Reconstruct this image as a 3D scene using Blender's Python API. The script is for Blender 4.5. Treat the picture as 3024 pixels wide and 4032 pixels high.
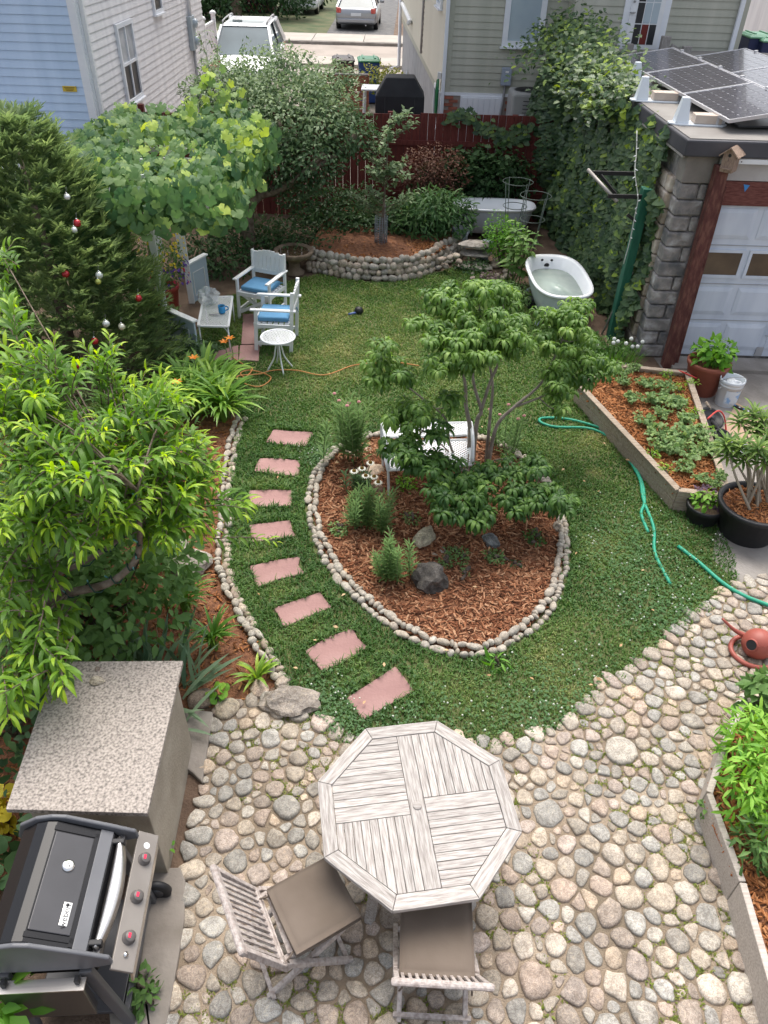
import bpy, math, random
import numpy as np
from mathutils import Vector, Matrix, noise

for _o in list(bpy.data.objects): bpy.data.objects.remove(_o)
SC = bpy.context.scene
COL = SC.collection
R_ = math.radians

# ---------------------------------------------------------------- camera
CAMZ, PITCH, ROLL, FOC = 5.0086, 0.679026, 0.0295467, 2950.0     # focal length in photo pixels (3024 x 4032)
def _axes():
    f = np.array([0, math.cos(PITCH), -math.sin(PITCH)]); r = np.array([1., 0, 0]); u = np.cross(r, f)
    return math.cos(ROLL)*r+math.sin(ROLL)*u, -math.sin(ROLL)*r+math.cos(ROLL)*u, f
CR, CU, CF = _axes()
cam = bpy.data.cameras.new('camera'); camo = bpy.data.objects.new('camera', cam); COL.objects.link(camo)
cam.sensor_fit = 'VERTICAL'; cam.sensor_height = 36; cam.lens = 36*FOC/4032; cam.clip_end = 400; cam.clip_start = .05
camo.matrix_world = Matrix((( CR[0], CU[0], -CF[0], 0), (CR[1], CU[1], -CF[1], 0), (CR[2], CU[2], -CF[2], CAMZ), (0, 0, 0, 1)))
SC.camera = camo

# ---------------------------------------------------------------- sky, sun, exposure (thin bright overcast, sun high ahead and to the right)
SUN_EL, SUN_AZ = R_(64), R_(2)          # azimuth measured from +Y towards +X
w = bpy.data.worlds.new('World'); SC.world = w; w.use_nodes = True
nt = w.node_tree; nt.nodes.clear()
sky = nt.nodes.new('ShaderNodeTexSky'); sky.sky_type = 'NISHITA'; sky.sun_disc = False
sky.sun_elevation = SUN_EL; sky.sun_rotation = SUN_AZ; sky.air_density = 1.0; sky.dust_density = 5.0; sky.ozone_density = 1.0
bg = nt.nodes.new('ShaderNodeBackground'); bg.inputs[1].default_value = .15
wo = nt.nodes.new('ShaderNodeOutputWorld')
hz = nt.nodes.new('ShaderNodeHueSaturation'); hz.inputs['Saturation'].default_value = .45      # milky high haze
nt.links.new(sky.outputs[0], hz.inputs['Color']); nt.links.new(hz.outputs[0], bg.inputs[0]); nt.links.new(bg.outputs[0], wo.inputs[0])
sl = bpy.data.lights.new('sun', 'SUN'); sl.energy = 1.15; sl.angle = R_(42); sl.color = (1, .94, .85)
so = bpy.data.objects.new('sun', sl); COL.objects.link(so)
sd = Vector((math.sin(SUN_AZ)*math.cos(SUN_EL), math.cos(SUN_AZ)*math.cos(SUN_EL), math.sin(SUN_EL)))
so.rotation_euler = sd.to_track_quat('Z', 'Y').to_euler(); so.location = (0, 0, 20)
SC.view_settings.view_transform = 'Standard'; SC.view_settings.look = 'None'
SC.view_settings.exposure = 1.0; SC.view_settings.gamma = 1.0
SC.view_settings.use_curve_mapping = False
try:
    SC.cycles.use_denoising = True; SC.cycles.max_bounces = 6; SC.cycles.transparent_max_bounces = 6
except Exception: pass

# ---------------------------------------------------------------- measuring: photo pixel -> place
def at(px, py, z=0.):
    d = ((px-1512)/FOC)*CR-((py-2016)/FOC)*CU+CF
    return Vector(np.array([0, 0, CAMZ])+(z-CAMZ)/d[2]*d)
def ay(px, py, Y):
    d = ((px-1512)/FOC)*CR-((py-2016)/FOC)*CU+CF
    return Vector(np.array([0, 0, CAMZ])+Y/d[1]*d)
KV = 1.8228
def av(x, y, z=0.): return at(x*KV, y*KV, z)
def avy(x, y, Y): return ay(x*KV, y*KV, Y)
def project(P):
    P = np.asarray(P, float)-np.array([0, 0, CAMZ]); q = P@np.stack([CR, CU, CF]).T
    return 1512+FOC*q[..., 0]/q[..., 2], 2016-FOC*q[..., 1]/q[..., 2], q[..., 2]

# ---------------------------------------------------------------- scene graph helpers
def tag(o, label=None, cat=None, group=None, kind=None):
    if label: o['label'] = label
    if cat: o['category'] = cat
    if group: o['group'] = group
    if kind: o['kind'] = kind
    return o
def thing(name, label, cat, loc=(0, 0, 0), rz=0., group=None):
    o = bpy.data.objects.new(name, None); COL.objects.link(o); o.empty_display_size = .1
    o.location = loc; o.rotation_euler = (0, 0, rz)
    return tag(o, label, cat, group)
def wmat(o):
    m = Matrix.Translation(o.location) @ o.rotation_euler.to_matrix().to_4x4() @ Matrix.Diagonal((*o.scale, 1))
    return (wmat(o.parent) @ o.matrix_parent_inverse @ m) if o.parent else m
def link(name, me, parent=None, mat=None, world=False):
    o = bpy.data.objects.new(name, me); COL.objects.link(o)
    if mat is not None and len(me.materials) == 0: me.materials.append(mat)
    if parent is not None:
        o.parent = parent
        if world: o.matrix_parent_inverse = wmat(parent).inverted()
    return o
def copy_tree(o, parent=None):
    c = o.copy(); COL.objects.link(c); c.parent = parent
    if parent is not None: c.matrix_parent_inverse = o.matrix_parent_inverse.copy()
    for ch in list(o.children): copy_tree(ch, c)
    return c
class MB:
    """collects shapes; build() links them as ONE mesh object"""
    def __init__(s): s.v = []; s.f = []; s.sm = []
    def add(s, v, f, smooth=False):
        n = len(s.v); s.v += [tuple(p) for p in v]; s.f += [tuple(i+n for i in q) for q in f]; s.sm += [smooth]*len(f); return s
    def box(s, c, d, rot=None):
        x, y, z = d[0]/2, d[1]/2, d[2]/2
        v = [Vector((a, b, e)) for e in (-z, z) for a, b in ((-x, -y), (x, -y), (x, y), (-x, y))]
        if rot is not None: v = [rot @ p for p in v]
        c = Vector(c)
        return s.add([p+c for p in v], [(3, 2, 1, 0), (4, 5, 6, 7), (0, 1, 5, 4), (1, 2, 6, 5), (2, 3, 7, 6), (3, 0, 4, 7)])
    def bar(s, a, b, w, h, up=(0, 0, 1), ext=0):
        a, b = Vector(a), Vector(b); d = (b-a); L = d.length+2*ext; d.normalize(); u = Vector(up)
        y = u.cross(d)
        if y.length < 1e-4: y = Vector((1, 0, 0)).cross(d)
        y.normalize(); z = d.cross(y)
        return s.box((a+b)/2, (L, w, h), Matrix((d, y, z)).transposed())
    def prism(s, poly, z0, z1):
        n = len(poly)
        v = [(*p, z0) for p in poly]+[(*p, z1) for p in poly]
        return s.add(v, [tuple(reversed(range(n))), tuple(range(n, 2*n))]+[(i, (i+1) % n, n+(i+1) % n, n+i) for i in range(n)])
    def extr(s, prof, a, b, u, w_):
        """profile (p,q) in axes u,w_ extruded from a to b"""
        a, b, u, w_ = map(Vector, (a, b, u, w_)); n = len(prof)
        v = [a+u*p+w_*q for p, q in prof]+[b+u*p+w_*q for p, q in prof]
        return s.add(v, [tuple(reversed(range(n))), tuple(range(n, 2*n))]+[(i, (i+1) % n, n+(i+1) % n, n+i) for i in range(n)])
    def tube(s, pts, r, n=8, cap=True):
        pts = [Vector(p) for p in pts]; m = len(pts)
        rs = r if isinstance(r, (list, tuple)) else [r]*m
        v = []; f = []; px = None
        for i, p in enumerate(pts):
            t = (pts[min(i+1, m-1)]-pts[max(i-1, 0)])
            if t.length < 1e-9: t = Vector((0, 0, 1))
            t.normalize()
            if px is None: px = t.orthogonal().normalized()
            else:
                px = px-t*px.dot(t); px = px.normalized() if px.length > 1e-6 else t.orthogonal().normalized()
            py = t.cross(px)
            for k in range(n):
                a = 2*math.pi*k/n; v.append(p+(px*math.cos(a)+py*math.sin(a))*rs[i])
        for i in range(m-1):
            for k in range(n): f.append((i*n+k, i*n+(k+1) % n, (i+1)*n+(k+1) % n, (i+1)*n+k))
        if cap: f += [tuple(reversed(range(n))), tuple((m-1)*n+k for k in range(n))]
        return s.add(v, f, True)
    def lathe(s, prof, n=24, c=(0, 0, 0), rot=None, cap=False):
        c = Vector(c); v = []; m = len(prof)
        for r, z in prof:
            for k in range(n):
                a = 2*math.pi*k/n; p = Vector((r*math.cos(a), r*math.sin(a), z)); v.append((rot @ p if rot is not None else p)+c)
        f = [(i*n+k, i*n+(k+1) % n, (i+1)*n+(k+1) % n, (i+1)*n+k) for i in range(m-1) for k in range(n)]
        if cap: f += [tuple(reversed(range(n))), tuple((m-1)*n+k for k in range(n))]
        return s.add(v, f, True)
    def loft(s, secs, cap=True, smooth=True):
        n = len(secs[0]); v = [p for q in secs for p in q]; m = len(secs)
        f = [(i*n+k, i*n+(k+1) % n, (i+1)*n+(k+1) % n, (i+1)*n+k) for i in range(m-1) for k in range(n)]
        if cap: f += [tuple(reversed(range(n))), tuple((m-1)*n+k for k in range(n))]
        return s.add(v, f, smooth)
    def mesh(s, name):
        me = bpy.data.meshes.new(name); me.from_pydata([tuple(p) for p in s.v], [], s.f)
        me.polygons.foreach_set('use_smooth', s.sm); me.update(); return me
    def build(s, name, mat, parent=None, world=False, bevel=0, seg=2):
        o = link(name, s.mesh(name), parent, mat, world)
        if bevel:
            b = o.modifiers.new('bevel', 'BEVEL'); b.width = bevel; b.segments = seg; b.limit_method = 'ANGLE'; b.angle_limit = R_(40); b.harden_normals = False
        return o
def rotz(a): return Matrix.Rotation(a, 3, 'Z')
def spline(pts, n=8):
    P = [Vector(p) for p in pts]; P = [P[0]*2-P[1]]+P+[P[-1]*2-P[-2]]; out = []
    for i in range(1, len(P)-2):
        for k in range(n):
            t = k/n; a, b, c, d = P[i-1:i+3]
            out.append(.5*((2*b)+(c-a)*t+(2*a-5*b+4*c-d)*t*t+(3*b-a-3*c+d)*t**3))
    return out+[P[-2]]
def inpoly(x, y, poly):
    x = np.asarray(x); y = np.asarray(y); r = np.zeros(x.shape, bool); n = len(poly)
    for i in range(n):
        x1, y1 = poly[i][:2]; x2, y2 = poly[(i+1) % n][:2]
        c = ((y1 > y) != (y2 > y)); r ^= c & (x < (x2-x1)*(y-y1)/((y2-y1) if y2 != y1 else 1e-9)+x1)
    return r
def segdist(x, y, poly, closed=True):
    d = np.full(np.shape(x), 1e9); n = len(poly)
    for i in range(n if closed else n-1):
        a = np.array(poly[i][:2]); b = np.array(poly[(i+1) % n][:2]); e = b-a; L = e@e+1e-12
        t = np.clip(((x-a[0])*e[0]+(y-a[1])*e[1])/L, 0, 1)
        d = np.minimum(d, np.hypot(x-a[0]-t*e[0], y-a[1]-t*e[1]))
    return d

# ---------------------------------------------------------------- materials (all procedural)
def _n(nt, t, **k):
    n = nt.nodes.new(t)
    for a, b in k.items(): setattr(n, a, b)
    return n
def M(name, col, rough=.6, col2=None, scale=6., detail=5., bump=0., bscale=None, metal=0., spec=.4, rnd=0., stretch=None, col3=None, coat=0., ramp=(.35, .65), objc=False):
    m = bpy.data.materials.new(name); m.use_nodes = True; nt = m.node_tree; L = nt.links.new
    b = nt.nodes['Principled BSDF']; b.inputs['Roughness'].default_value = rough; b.inputs['Metallic'].default_value = metal
    b.inputs['Specular IOR Level'].default_value = spec; b.inputs['Coat Weight'].default_value = coat
    tc = _n(nt, 'ShaderNodeTexCoord'); src = tc.outputs['Object']
    if stretch:
        mp = _n(nt, 'ShaderNodeMapping'); mp.vector_type = 'TEXTURE'; mp.inputs['Scale'].default_value = tuple(1/q for q in stretch); L(src, mp.inputs[0]); src = mp.outputs[0]
    no = _n(nt, 'ShaderNodeTexNoise'); no.inputs['Scale'].default_value = scale; no.inputs['Detail'].default_value = detail; L(src, no.inputs['Vector'])
    out = None
    if col2 is not None:
        cr = _n(nt, 'ShaderNodeValToRGB'); cr.color_ramp.elements[0].position = ramp[0]; cr.color_ramp.elements[1].position = ramp[1]
        cr.color_ramp.elements[0].color = (*col, 1); cr.color_ramp.elements[1].color = (*col2, 1)
        if col3 is not None:
            e = cr.color_ramp.elements.new((ramp[0]+ramp[1])/2); e.color = (*col3, 1)
        L(no.outputs[0], cr.inputs[0]); out = cr.outputs[0]
    if rnd:
        oi = _n(nt, 'ShaderNodeObjectInfo'); h = _n(nt, 'ShaderNodeHueSaturation')
        mr = _n(nt, 'ShaderNodeMapRange'); mr.inputs[3].default_value = 1-rnd; mr.inputs[4].default_value = 1+rnd
        L(oi.outputs['Random'], mr.inputs[0]); L(mr.outputs[0], h.inputs['Value'])
        h.inputs['Color'].default_value = (*col, 1)
        if out: L(out, h.inputs['Color'])
        out = h.outputs[0]
    if out: L(out, b.inputs['Base Color'])
    else: b.inputs['Base Color'].default_value = (*col, 1)
    if bump:
        bu = _n(nt, 'ShaderNodeBump'); bu.inputs['Strength'].default_value = bump; bu.inputs['Distance'].default_value = .02
        n2 = _n(nt, 'ShaderNodeTexNoise'); n2.inputs['Scale'].default_value = bscale or scale*3; n2.inputs['Detail'].default_value = 6; L(src, n2.inputs['Vector'])
        L(n2.outputs[0], bu.inputs['Height']); L(bu.outputs[0], b.inputs['Normal'])
    return m
def MA(name, rough=.8, noise_amt=.35, scale=14., bump=.25, spec=.3, speck=.35):
    """stone: colour from the 'col' attribute, broken up by noise, fine specks and bump"""
    m = bpy.data.materials.new(name); m.use_nodes = True; nt = m.node_tree; L = nt.links.new
    b = nt.nodes['Principled BSDF']; b.inputs['Roughness'].default_value = rough; b.inputs['Specular IOR Level'].default_value = spec
    a = _n(nt, 'ShaderNodeAttribute', attribute_name='col'); g = _n(nt, 'ShaderNodeNewGeometry')
    no = _n(nt, 'ShaderNodeTexNoise'); no.inputs['Scale'].default_value = scale; no.inputs['Detail'].default_value = 6; L(g.outputs['Position'], no.inputs['Vector'])
    n2 = _n(nt, 'ShaderNodeTexNoise'); n2.inputs['Scale'].default_value = scale*14; n2.inputs['Detail'].default_value = 2; L(g.outputs['Position'], n2.inputs['Vector'])
    mr = _n(nt, 'ShaderNodeMapRange'); mr.inputs[1].default_value = .3; mr.inputs[2].default_value = .7; mr.inputs[3].default_value = 1-noise_amt; mr.inputs[4].default_value = 1+noise_amt; L(no.outputs[0], mr.inputs[0])
    m2 = _n(nt, 'ShaderNodeMapRange'); m2.inputs[1].default_value = .35; m2.inputs[2].default_value = .65; m2.inputs[3].default_value = 1-speck; m2.inputs[4].default_value = 1+speck*.7; L(n2.outputs[0], m2.inputs[0])
    mu = _n(nt, 'ShaderNodeMath', operation='MULTIPLY'); L(mr.outputs[0], mu.inputs[0]); L(m2.outputs[0], mu.inputs[1])
    n3 = _n(nt, 'ShaderNodeTexNoise'); n3.inputs['Scale'].default_value = scale*2.3; n3.inputs['Detail'].default_value = 8; n3.inputs['Distortion'].default_value = 1.6; L(g.outputs['Position'], n3.inputs['Vector'])
    vr = _n(nt, 'ShaderNodeValToRGB'); e = vr.color_ramp.elements; e[0].position = .40; e[0].color = (.78, .74, .70, 1); e[1].position = .66; e[1].color = (1.18, 1.12, 1.02, 1); q = e.new(.52); q.color = (1, 1, 1, 1); L(n3.outputs[0], vr.inputs[0])
    vx = _n(nt, 'ShaderNodeVectorMath', operation='MULTIPLY'); L(a.outputs['Color'], vx.inputs[0]); L(vr.outputs[0], vx.inputs[1])
    vm = _n(nt, 'ShaderNodeVectorMath', operation='SCALE'); L(vx.outputs[0], vm.inputs[0]); L(mu.outputs[0], vm.inputs['Scale']); L(vm.outputs[0], b.inputs['Base Color'])
    bu = _n(nt, 'ShaderNodeBump'); bu.inputs['Strength'].default_value = bump; bu.inputs['Distance'].default_value = .02; L(no.outputs[0], bu.inputs['Height']); L(bu.outputs[0], b.inputs['Normal'])
    return m
def ML(name, cols, trans=.35, rough=.5, spec=.25, gain=1.35):
    """leaf: ramp over the 'v' attribute, part of the light passes through"""
    cols = [tuple(x*(gain if trans > 0 else 1) for x in c) for c in cols]
    m = bpy.data.materials.new(name); m.use_nodes = True; nt = m.node_tree; L = nt.links.new
    b = nt.nodes['Principled BSDF']; b.inputs['Roughness'].default_value = rough; b.inputs['Specular IOR Level'].default_value = spec
    a = _n(nt, 'ShaderNodeAttribute', attribute_name='v'); cr = _n(nt, 'ShaderNodeValToRGB')
    e = cr.color_ramp.elements; e[0].color = (*cols[0], 1); e[1].color = (*cols[-1], 1)
    for i, c in enumerate(cols[1:-1]): q = e.new((i+1)/(len(cols)-1)); q.color = (*c, 1)
    L(a.outputs['Fac'], cr.inputs[0]); L(cr.outputs[0], b.inputs['Base Color'])
    if trans > 0:
        t = _n(nt, 'ShaderNodeBsdfTranslucent'); h = _n(nt, 'ShaderNodeHueSaturation'); h.inputs['Value'].default_value = 1.5; h.inputs['Saturation'].default_value = 1.15; h.inputs['Hue'].default_value = .49
        L(cr.outputs[0], h.inputs['Color']); L(h.outputs[0], t.inputs[0])
        mx = _n(nt, 'ShaderNodeMixShader'); mx.inputs[0].default_value = trans; L(b.outputs[0], mx.inputs[1]); L(t.outputs[0], mx.inputs[2])
        L(mx.outputs[0], nt.nodes['Material Output'].inputs[0])
    return m

# ---------------------------------------------------------------- leaves
RNG = np.random.default_rng(7); random.seed(7)
def t_leaf(n=3, w=.28, droop=.9, fold=.25, prof='lance', flat=True):
    """unit-length leaf along +x, arching downwards; 3 vertices per row"""
    v = []; x = z = 0.; a = droop*.35
    for i in range(n+1):
        t = i/n
        if prof == 'lance': h = math.sin(math.pi*min(1, t*.95+.05))**.8
        elif prof == 'ovate': h = (math.sin(math.pi*t**.7))**.9 if 0 < t < 1 else 0
        elif prof == 'strap': h = min(1, .55+t*1.2)*(1-t**5)
        else: h = 1-t**3
        h = max(h, .04)*w/2
        v += [(x, -h, z+fold*h), (x, 0, z), (x, h, z+fold*h)]
        a -= droop/n; x += math.cos(a)/n; z += math.sin(a)/n
    f = []
    for i in range(n):
        for k in (0, 1): f.append((i*3+k, i*3+k+1, i*3+4+k, i*3+3+k))
    return np.array(v, float), np.array(f, int)
def t_diamond(w=.5, fold=.3):
    return np.array([(0, 0, 0), (.45, -w/2, fold*w*.5), (1, 0, -.08), (.45, w/2, fold*w*.5)], float), np.array([(0, 1, 2, 3)])
def t_lobed(n=11, kind='grape', cup=.12):
    v = [(.42, 0, 0)]
    for i in range(n):
        a = -math.pi*.93+2*math.pi*.93*i/(n-1)
        r = .5*(1+(.13 if kind == 'grape' else .3)*math.cos(5*a*.97)) if kind != 'round' else .5*(1+.04*math.cos(7*a))
        v.append((.42+r*math.cos(a)*(.95 if abs(a) < .4 else .85), r*math.sin(a)*1.02, cup*(math.sin(i*2.3)*.5-abs(math.sin(a))*.5)-(.1 if abs(a) < .4 else 0)))
    return np.array(v, float), np.array([(0, i, i+1) for i in range(1, n)])
def np_mesh(name, V, F, val=None, mat=None, smooth=True, attr='v', col=None):
    me = bpy.data.meshes.new(name); k = F.shape[1]
    me.vertices.add(len(V)); me.vertices.foreach_set('co', np.ascontiguousarray(V, dtype=np.float32).ravel())
    me.loops.add(F.size); me.loops.foreach_set('vertex_index', np.ascontiguousarray(F, dtype=np.int32).ravel())
    me.polygons.add(len(F)); me.polygons.foreach_set('loop_start', np.arange(0, F.size, k, dtype=np.int32))
    me.polygons.foreach_set('use_smooth', np.full(len(F), smooth))
    me.update(calc_edges=True)
    if val is not None:
        a = me.attributes.new(attr, 'FLOAT', 'POINT'); a.data.foreach_set('value', np.asarray(val, np.float32))
    if col is not None:
        a = me.attributes.new('col', 'FLOAT_COLOR', 'POINT'); c = np.ones((len(V), 4), np.float32); c[:, :3] = col; a.data.foreach_set('color', c.ravel())
    if mat is not None: me.materials.append(mat)
    return me
def frames(d, u):
    d = d/np.linalg.norm(d, axis=1, keepdims=True)
    z = u-(u*d).sum(1, keepdims=True)*d; ln = np.linalg.norm(z, axis=1, keepdims=True)
    alt = np.stack([-d[:, 1], d[:, 0], np.full(len(d), .3)], 1); z = np.where(ln < 1e-3, alt-(alt*d).sum(1, keepdims=True)*d, z)
    z /= np.linalg.norm(z, axis=1, keepdims=True); y = np.cross(z, d)
    return np.stack([d, y, z], 2)          # columns
class Fol:
    def __init__(s): s.p = []; s.d = []; s.u = []; s.s = []; s.v = []
    def add(s, p, d, u=(0, 0, 1), size=.1, v=.5):
        s.p.append(tuple(p)); s.d.append(tuple(d)); s.u.append(tuple(u)); s.s.append(size); s.v.append(v)
    def many(s, P, D, U, S, Vv):
        s.p += [tuple(q) for q in np.asarray(P)]; s.d += [tuple(q) for q in np.asarray(D)]; s.u += [tuple(q) for q in np.asarray(U)]
        s.s += list(np.asarray(S)); s.v += list(np.asarray(Vv))
    def build(s, name, mat, parent, T, parts=0, part='leaf', kind='stuff'):
        if not s.p: return None
        p, d, u, sz, v = (np.array(a, float) for a in (s.p, s.d, s.u, s.s, s.v))
        Rm = frames(d, u); v = np.clip(v, 0, 1); tv, tf = T
        idx = np.arange(len(p)); sel = np.array([], int)
        if parts:
            x, y, q = project(p); inn = (x > -60) & (x < 3084) & (y > -60) & (y < 4092) & (q > 0)
            score = np.where(inn, q/sz, 1e9); o = np.argsort(score)[:parts]; sel = o[score[o] < 1e8]
            idx = np.setdiff1d(idx, sel)
            var = {}
            pw = wmat(parent).inverted()
            for i in sel:
                k = int(round(v[i]*7))
                if k not in var: var[k] = np_mesh(part, tv, tf, np.full(len(tv), k/7), mat)
                o_ = bpy.data.objects.new(part, var[k]); COL.objects.link(o_); o_.parent = parent
                Mx = Matrix.Identity(4)
                for a in range(3):
                    for b in range(3): Mx[a][b] = Rm[i][a][b]*sz[i]
                    Mx[a][3] = p[i][a]
                o_.matrix_basis = pw @ Mx
        if len(idx):
            V = (np.einsum('nij,kj->nki', Rm[idx], tv)*sz[idx, None, None]+p[idx, None, :]).reshape(-1, 3)
            F = (tf[None]+(np.arange(len(idx))*len(tv))[:, None, None]).reshape(-1, tf.shape[1])
            o_ = link(name, np_mesh(name, V, F, np.repeat(v[idx], len(tv)), mat), parent, None, True)
            if kind: o_['kind'] = kind
            return o_
def rsphere(n):
    d = RNG.normal(size=(n, 3)); return d/np.linalg.norm(d, axis=1, keepdims=True)
def stick(name, pts, r, mat, parent, n=7): return MB().tube(pts, r, n).build(name, mat, parent, True)
# ================================================================ materials used in many places
m_soil = M('soil', (.10, .065, .045), .95, (.19, .13, .09), 3.5, bump=.6, bscale=60)
m_sand = M('sandy_joints', (.20, .16, .115), .95, (.40, .325, .245), 1.6, detail=9, bump=.8, bscale=120, col3=(.27, .21, .15))
m_lawn = M('lawn_base', (.08, .10, .03), .95, (.14, .14, .06), 2.0, bump=.6, bscale=90)
m_concrete = M('old_concrete', (.20, .18, .16), .9, (.30, .275, .25), 2.5, bump=.35, bscale=40)
m_asphalt = M('asphalt', (.10, .10, .10), .95, (.16, .155, .15), 3, bump=.4, bscale=80)
m_road = M('road_surface', (.30, .26, .225), .95, (.36, .31, .27), .8, bump=.2, bscale=60)
m_walk = M('sidewalk_concrete', (.36, .33, .29), .9, (.43, .39, .34), 1.2, bump=.2, bscale=50, rnd=.05)
m_mulch = M('mulch_bed', (.13, .055, .03), .95, (.27, .12, .06), 18, bump=.9, bscale=70)
m_redstone = M('red_sandstone', (.29, .165, .155), .9, (.36, .22, .205), 2.2, detail=9, bump=.25, bscale=26, rnd=.08, col3=(.325, .19, .175))
m_stone = MA('cobble_stone', noise_amt=.25, speck=.28, bump=.4)
m_rock = MA('rough_rock', noise_amt=.45, scale=9, bump=.9, speck=.3)
m_white = M('white_paint', (.72, .74, .76), .45, (.80, .81, .82), 5)
m_whitemetal = M('white_metal', (.75, .77, .79), .4)
m_teak = M('weathered_teak', (.27, .243, .222), .85, (.48, .452, .425), 7, detail=8, bump=.35, bscale=14, stretch=(1.2, 12, 12), col3=(.385, .355, .33), rnd=.12)
m_greywood = M('grey_wood', (.36, .31, .27), .85, (.50, .45, .40), 6, detail=8, bump=.3, stretch=(1, 14, 14), rnd=.08)
m_bark = M('bark', (.12, .085, .06), .9, (.24, .19, .15), 16, bump=.8, bscale=40)
m_darkbark = M('dark_bark', (.07, .05, .04), .9, (.15, .115, .09), 16, bump=.8, bscale=40)
m_stem = M('green_stem', (.10, .17, .05), .7, (.16, .22, .08), 9)
m_black = M('black_plastic', (.018, .018, .02), .5)
m_steel = M('brushed_steel', (.62, .59, .56), .32, (.70, .67, .63), 3, metal=1., stretch=(1, 30, 30))
m_chrome = M('chrome', (.8, .8, .8), .12, metal=1.)

# ================================================================ outlines of the yard (measured on the photograph)
def ring(pts, n=6):
    P = [Vector(p) for p in pts]; out = []; m = len(P)
    for i in range(m):
        a, b, c, d = P[i-1], P[i], P[(i+1) % m], P[(i+2) % m]
        for k in range(n):
            t = k/n; out.append(.5*((2*b)+(c-a)*t+(2*a-5*b+4*c-d)*t*t+(3*b-a-3*c+d)*t**3))
    return out
ISL = ring([av(*q) for q in [(800, 948), (740, 968), (703, 1003), (682, 1045), (676, 1092), (682, 1140), (697, 1185), (726, 1235), (766, 1280), (806, 1318), (856, 1356), (906, 1384), (962, 1404), (1020, 1410),
      (1080, 1396), (1137, 1360), (1174, 1322), (1197, 1275), (1212, 1220), (1214, 1165), (1205, 1112), (1186, 1064), (1158, 1024), (1124, 994), (1086, 968), (1038, 951), (960, 941), (880, 939)]], 4)
ISLP = [(p.x, p.y) for p in ISL]
LEDGE = spline([av(*q) for q in [(522, 905), (503, 960), (490, 1040), (483, 1130), (480, 1210), (492, 1265), (522, 1325), (553, 1385), (585, 1440), (602, 1470)]], 6)
LAWN = [(p.x, p.y) for p in LEDGE]+[(p.x, p.y) for p in [av(*q) for q in [(640, 1500), (686, 1555), (716, 1588), (800, 1606), (1000, 1606), (1120, 1598), (1195, 1583), (1245, 1545), (1290, 1490), (1345, 1448), (1405, 1412), (1452, 1370), (1490, 1335), (1545, 1290), (1592, 1255),
      (1585, 1205), (1560, 1150), (1500, 1100), (1462, 1075), (1250, 845), (1330, 790), (1290, 720), (1180, 690), (1145, 640), (1095, 600), (1050, 590), (1000, 575), (960, 585), (900, 603), (820, 612), (740, 606), (690, 596), (640, 605), (560, 625), (500, 640), (440, 660), (420, 760), (395, 800), (470, 850)]]]
PATIO = [(p.x, p.y) for p in [av(*q) for q in [(352, 2300), (368, 2150), (396, 2010), (404, 1930), (412, 1850), (424, 1780), (442, 1700), (454, 1600), (470, 1540), (560, 1500), (640, 1520), (700, 1575), (760, 1600), (900, 1604), (1100, 1600), (1200, 1580), (1250, 1540), (1295, 1485), (1380, 1428), (1440, 1385), (1490, 1335), (1545, 1290), (1600, 1262), (1720, 1230), (1800, 1330)]]]+[(4.2, 3.8), (3.3, 3.9), (2.7, 3.35), (2.38, 2.85), (2.33, 2.2), (2.4, 1.2), (-1.7, 1.15)]
STEPS = [[(1079, 1691), (1228, 1702), (1204, 1755), (1049, 1741)], [(1024, 1806), (1178, 1813), (1171, 1874), (1003, 1853)], [(985, 1931), (1147, 1930), (1144, 1991), (990, 1991)], [(985, 2067), (1139, 2049), (1158, 2110), (998, 2132)],
         [(988, 2227), (1179, 2192), (1193, 2257), (1017, 2308)], [(1084, 2395), (1258, 2333), (1301, 2390), (1122, 2466)], [(1201, 2563), (1380, 2477), (1442, 2550), (1272, 2642)], [(1367, 2749), (1553, 2628), (1626, 2720), (1431, 2831)]]
STEPW = [[at(*q, .03) for q in s] for s in STEPS]
SLABS = [[(957, 1235), (1012, 1235), (1008, 1354), (950, 1354)], [(945, 1358), (1022, 1358), (1018, 1420), (940, 1416)], [(845, 1385), (938, 1358), (938, 1417), (842, 1417)]]
SLABW = [[at(*q, .03) for q in s] for s in SLABS]

def sheet(name, poly, z, mat, parent=None):
    o = MB().add([(p[0], p[1], z) for p in poly], [tuple(range(len(poly)))]).build(name, mat, parent)
    if parent is None: tag(o, kind='structure')
    me = o.data
    if me.polygons[0].normal.z < 0: me.flip_normals()
    return o
sheet('ground', [(-160, -20), (160, -20), (160, 260), (-160, 260)], 0, m_soil)
sheet('lawn', LAWN, .008, m_lawn)
patio = sheet('patio', PATIO, .012, m_sand)
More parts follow.
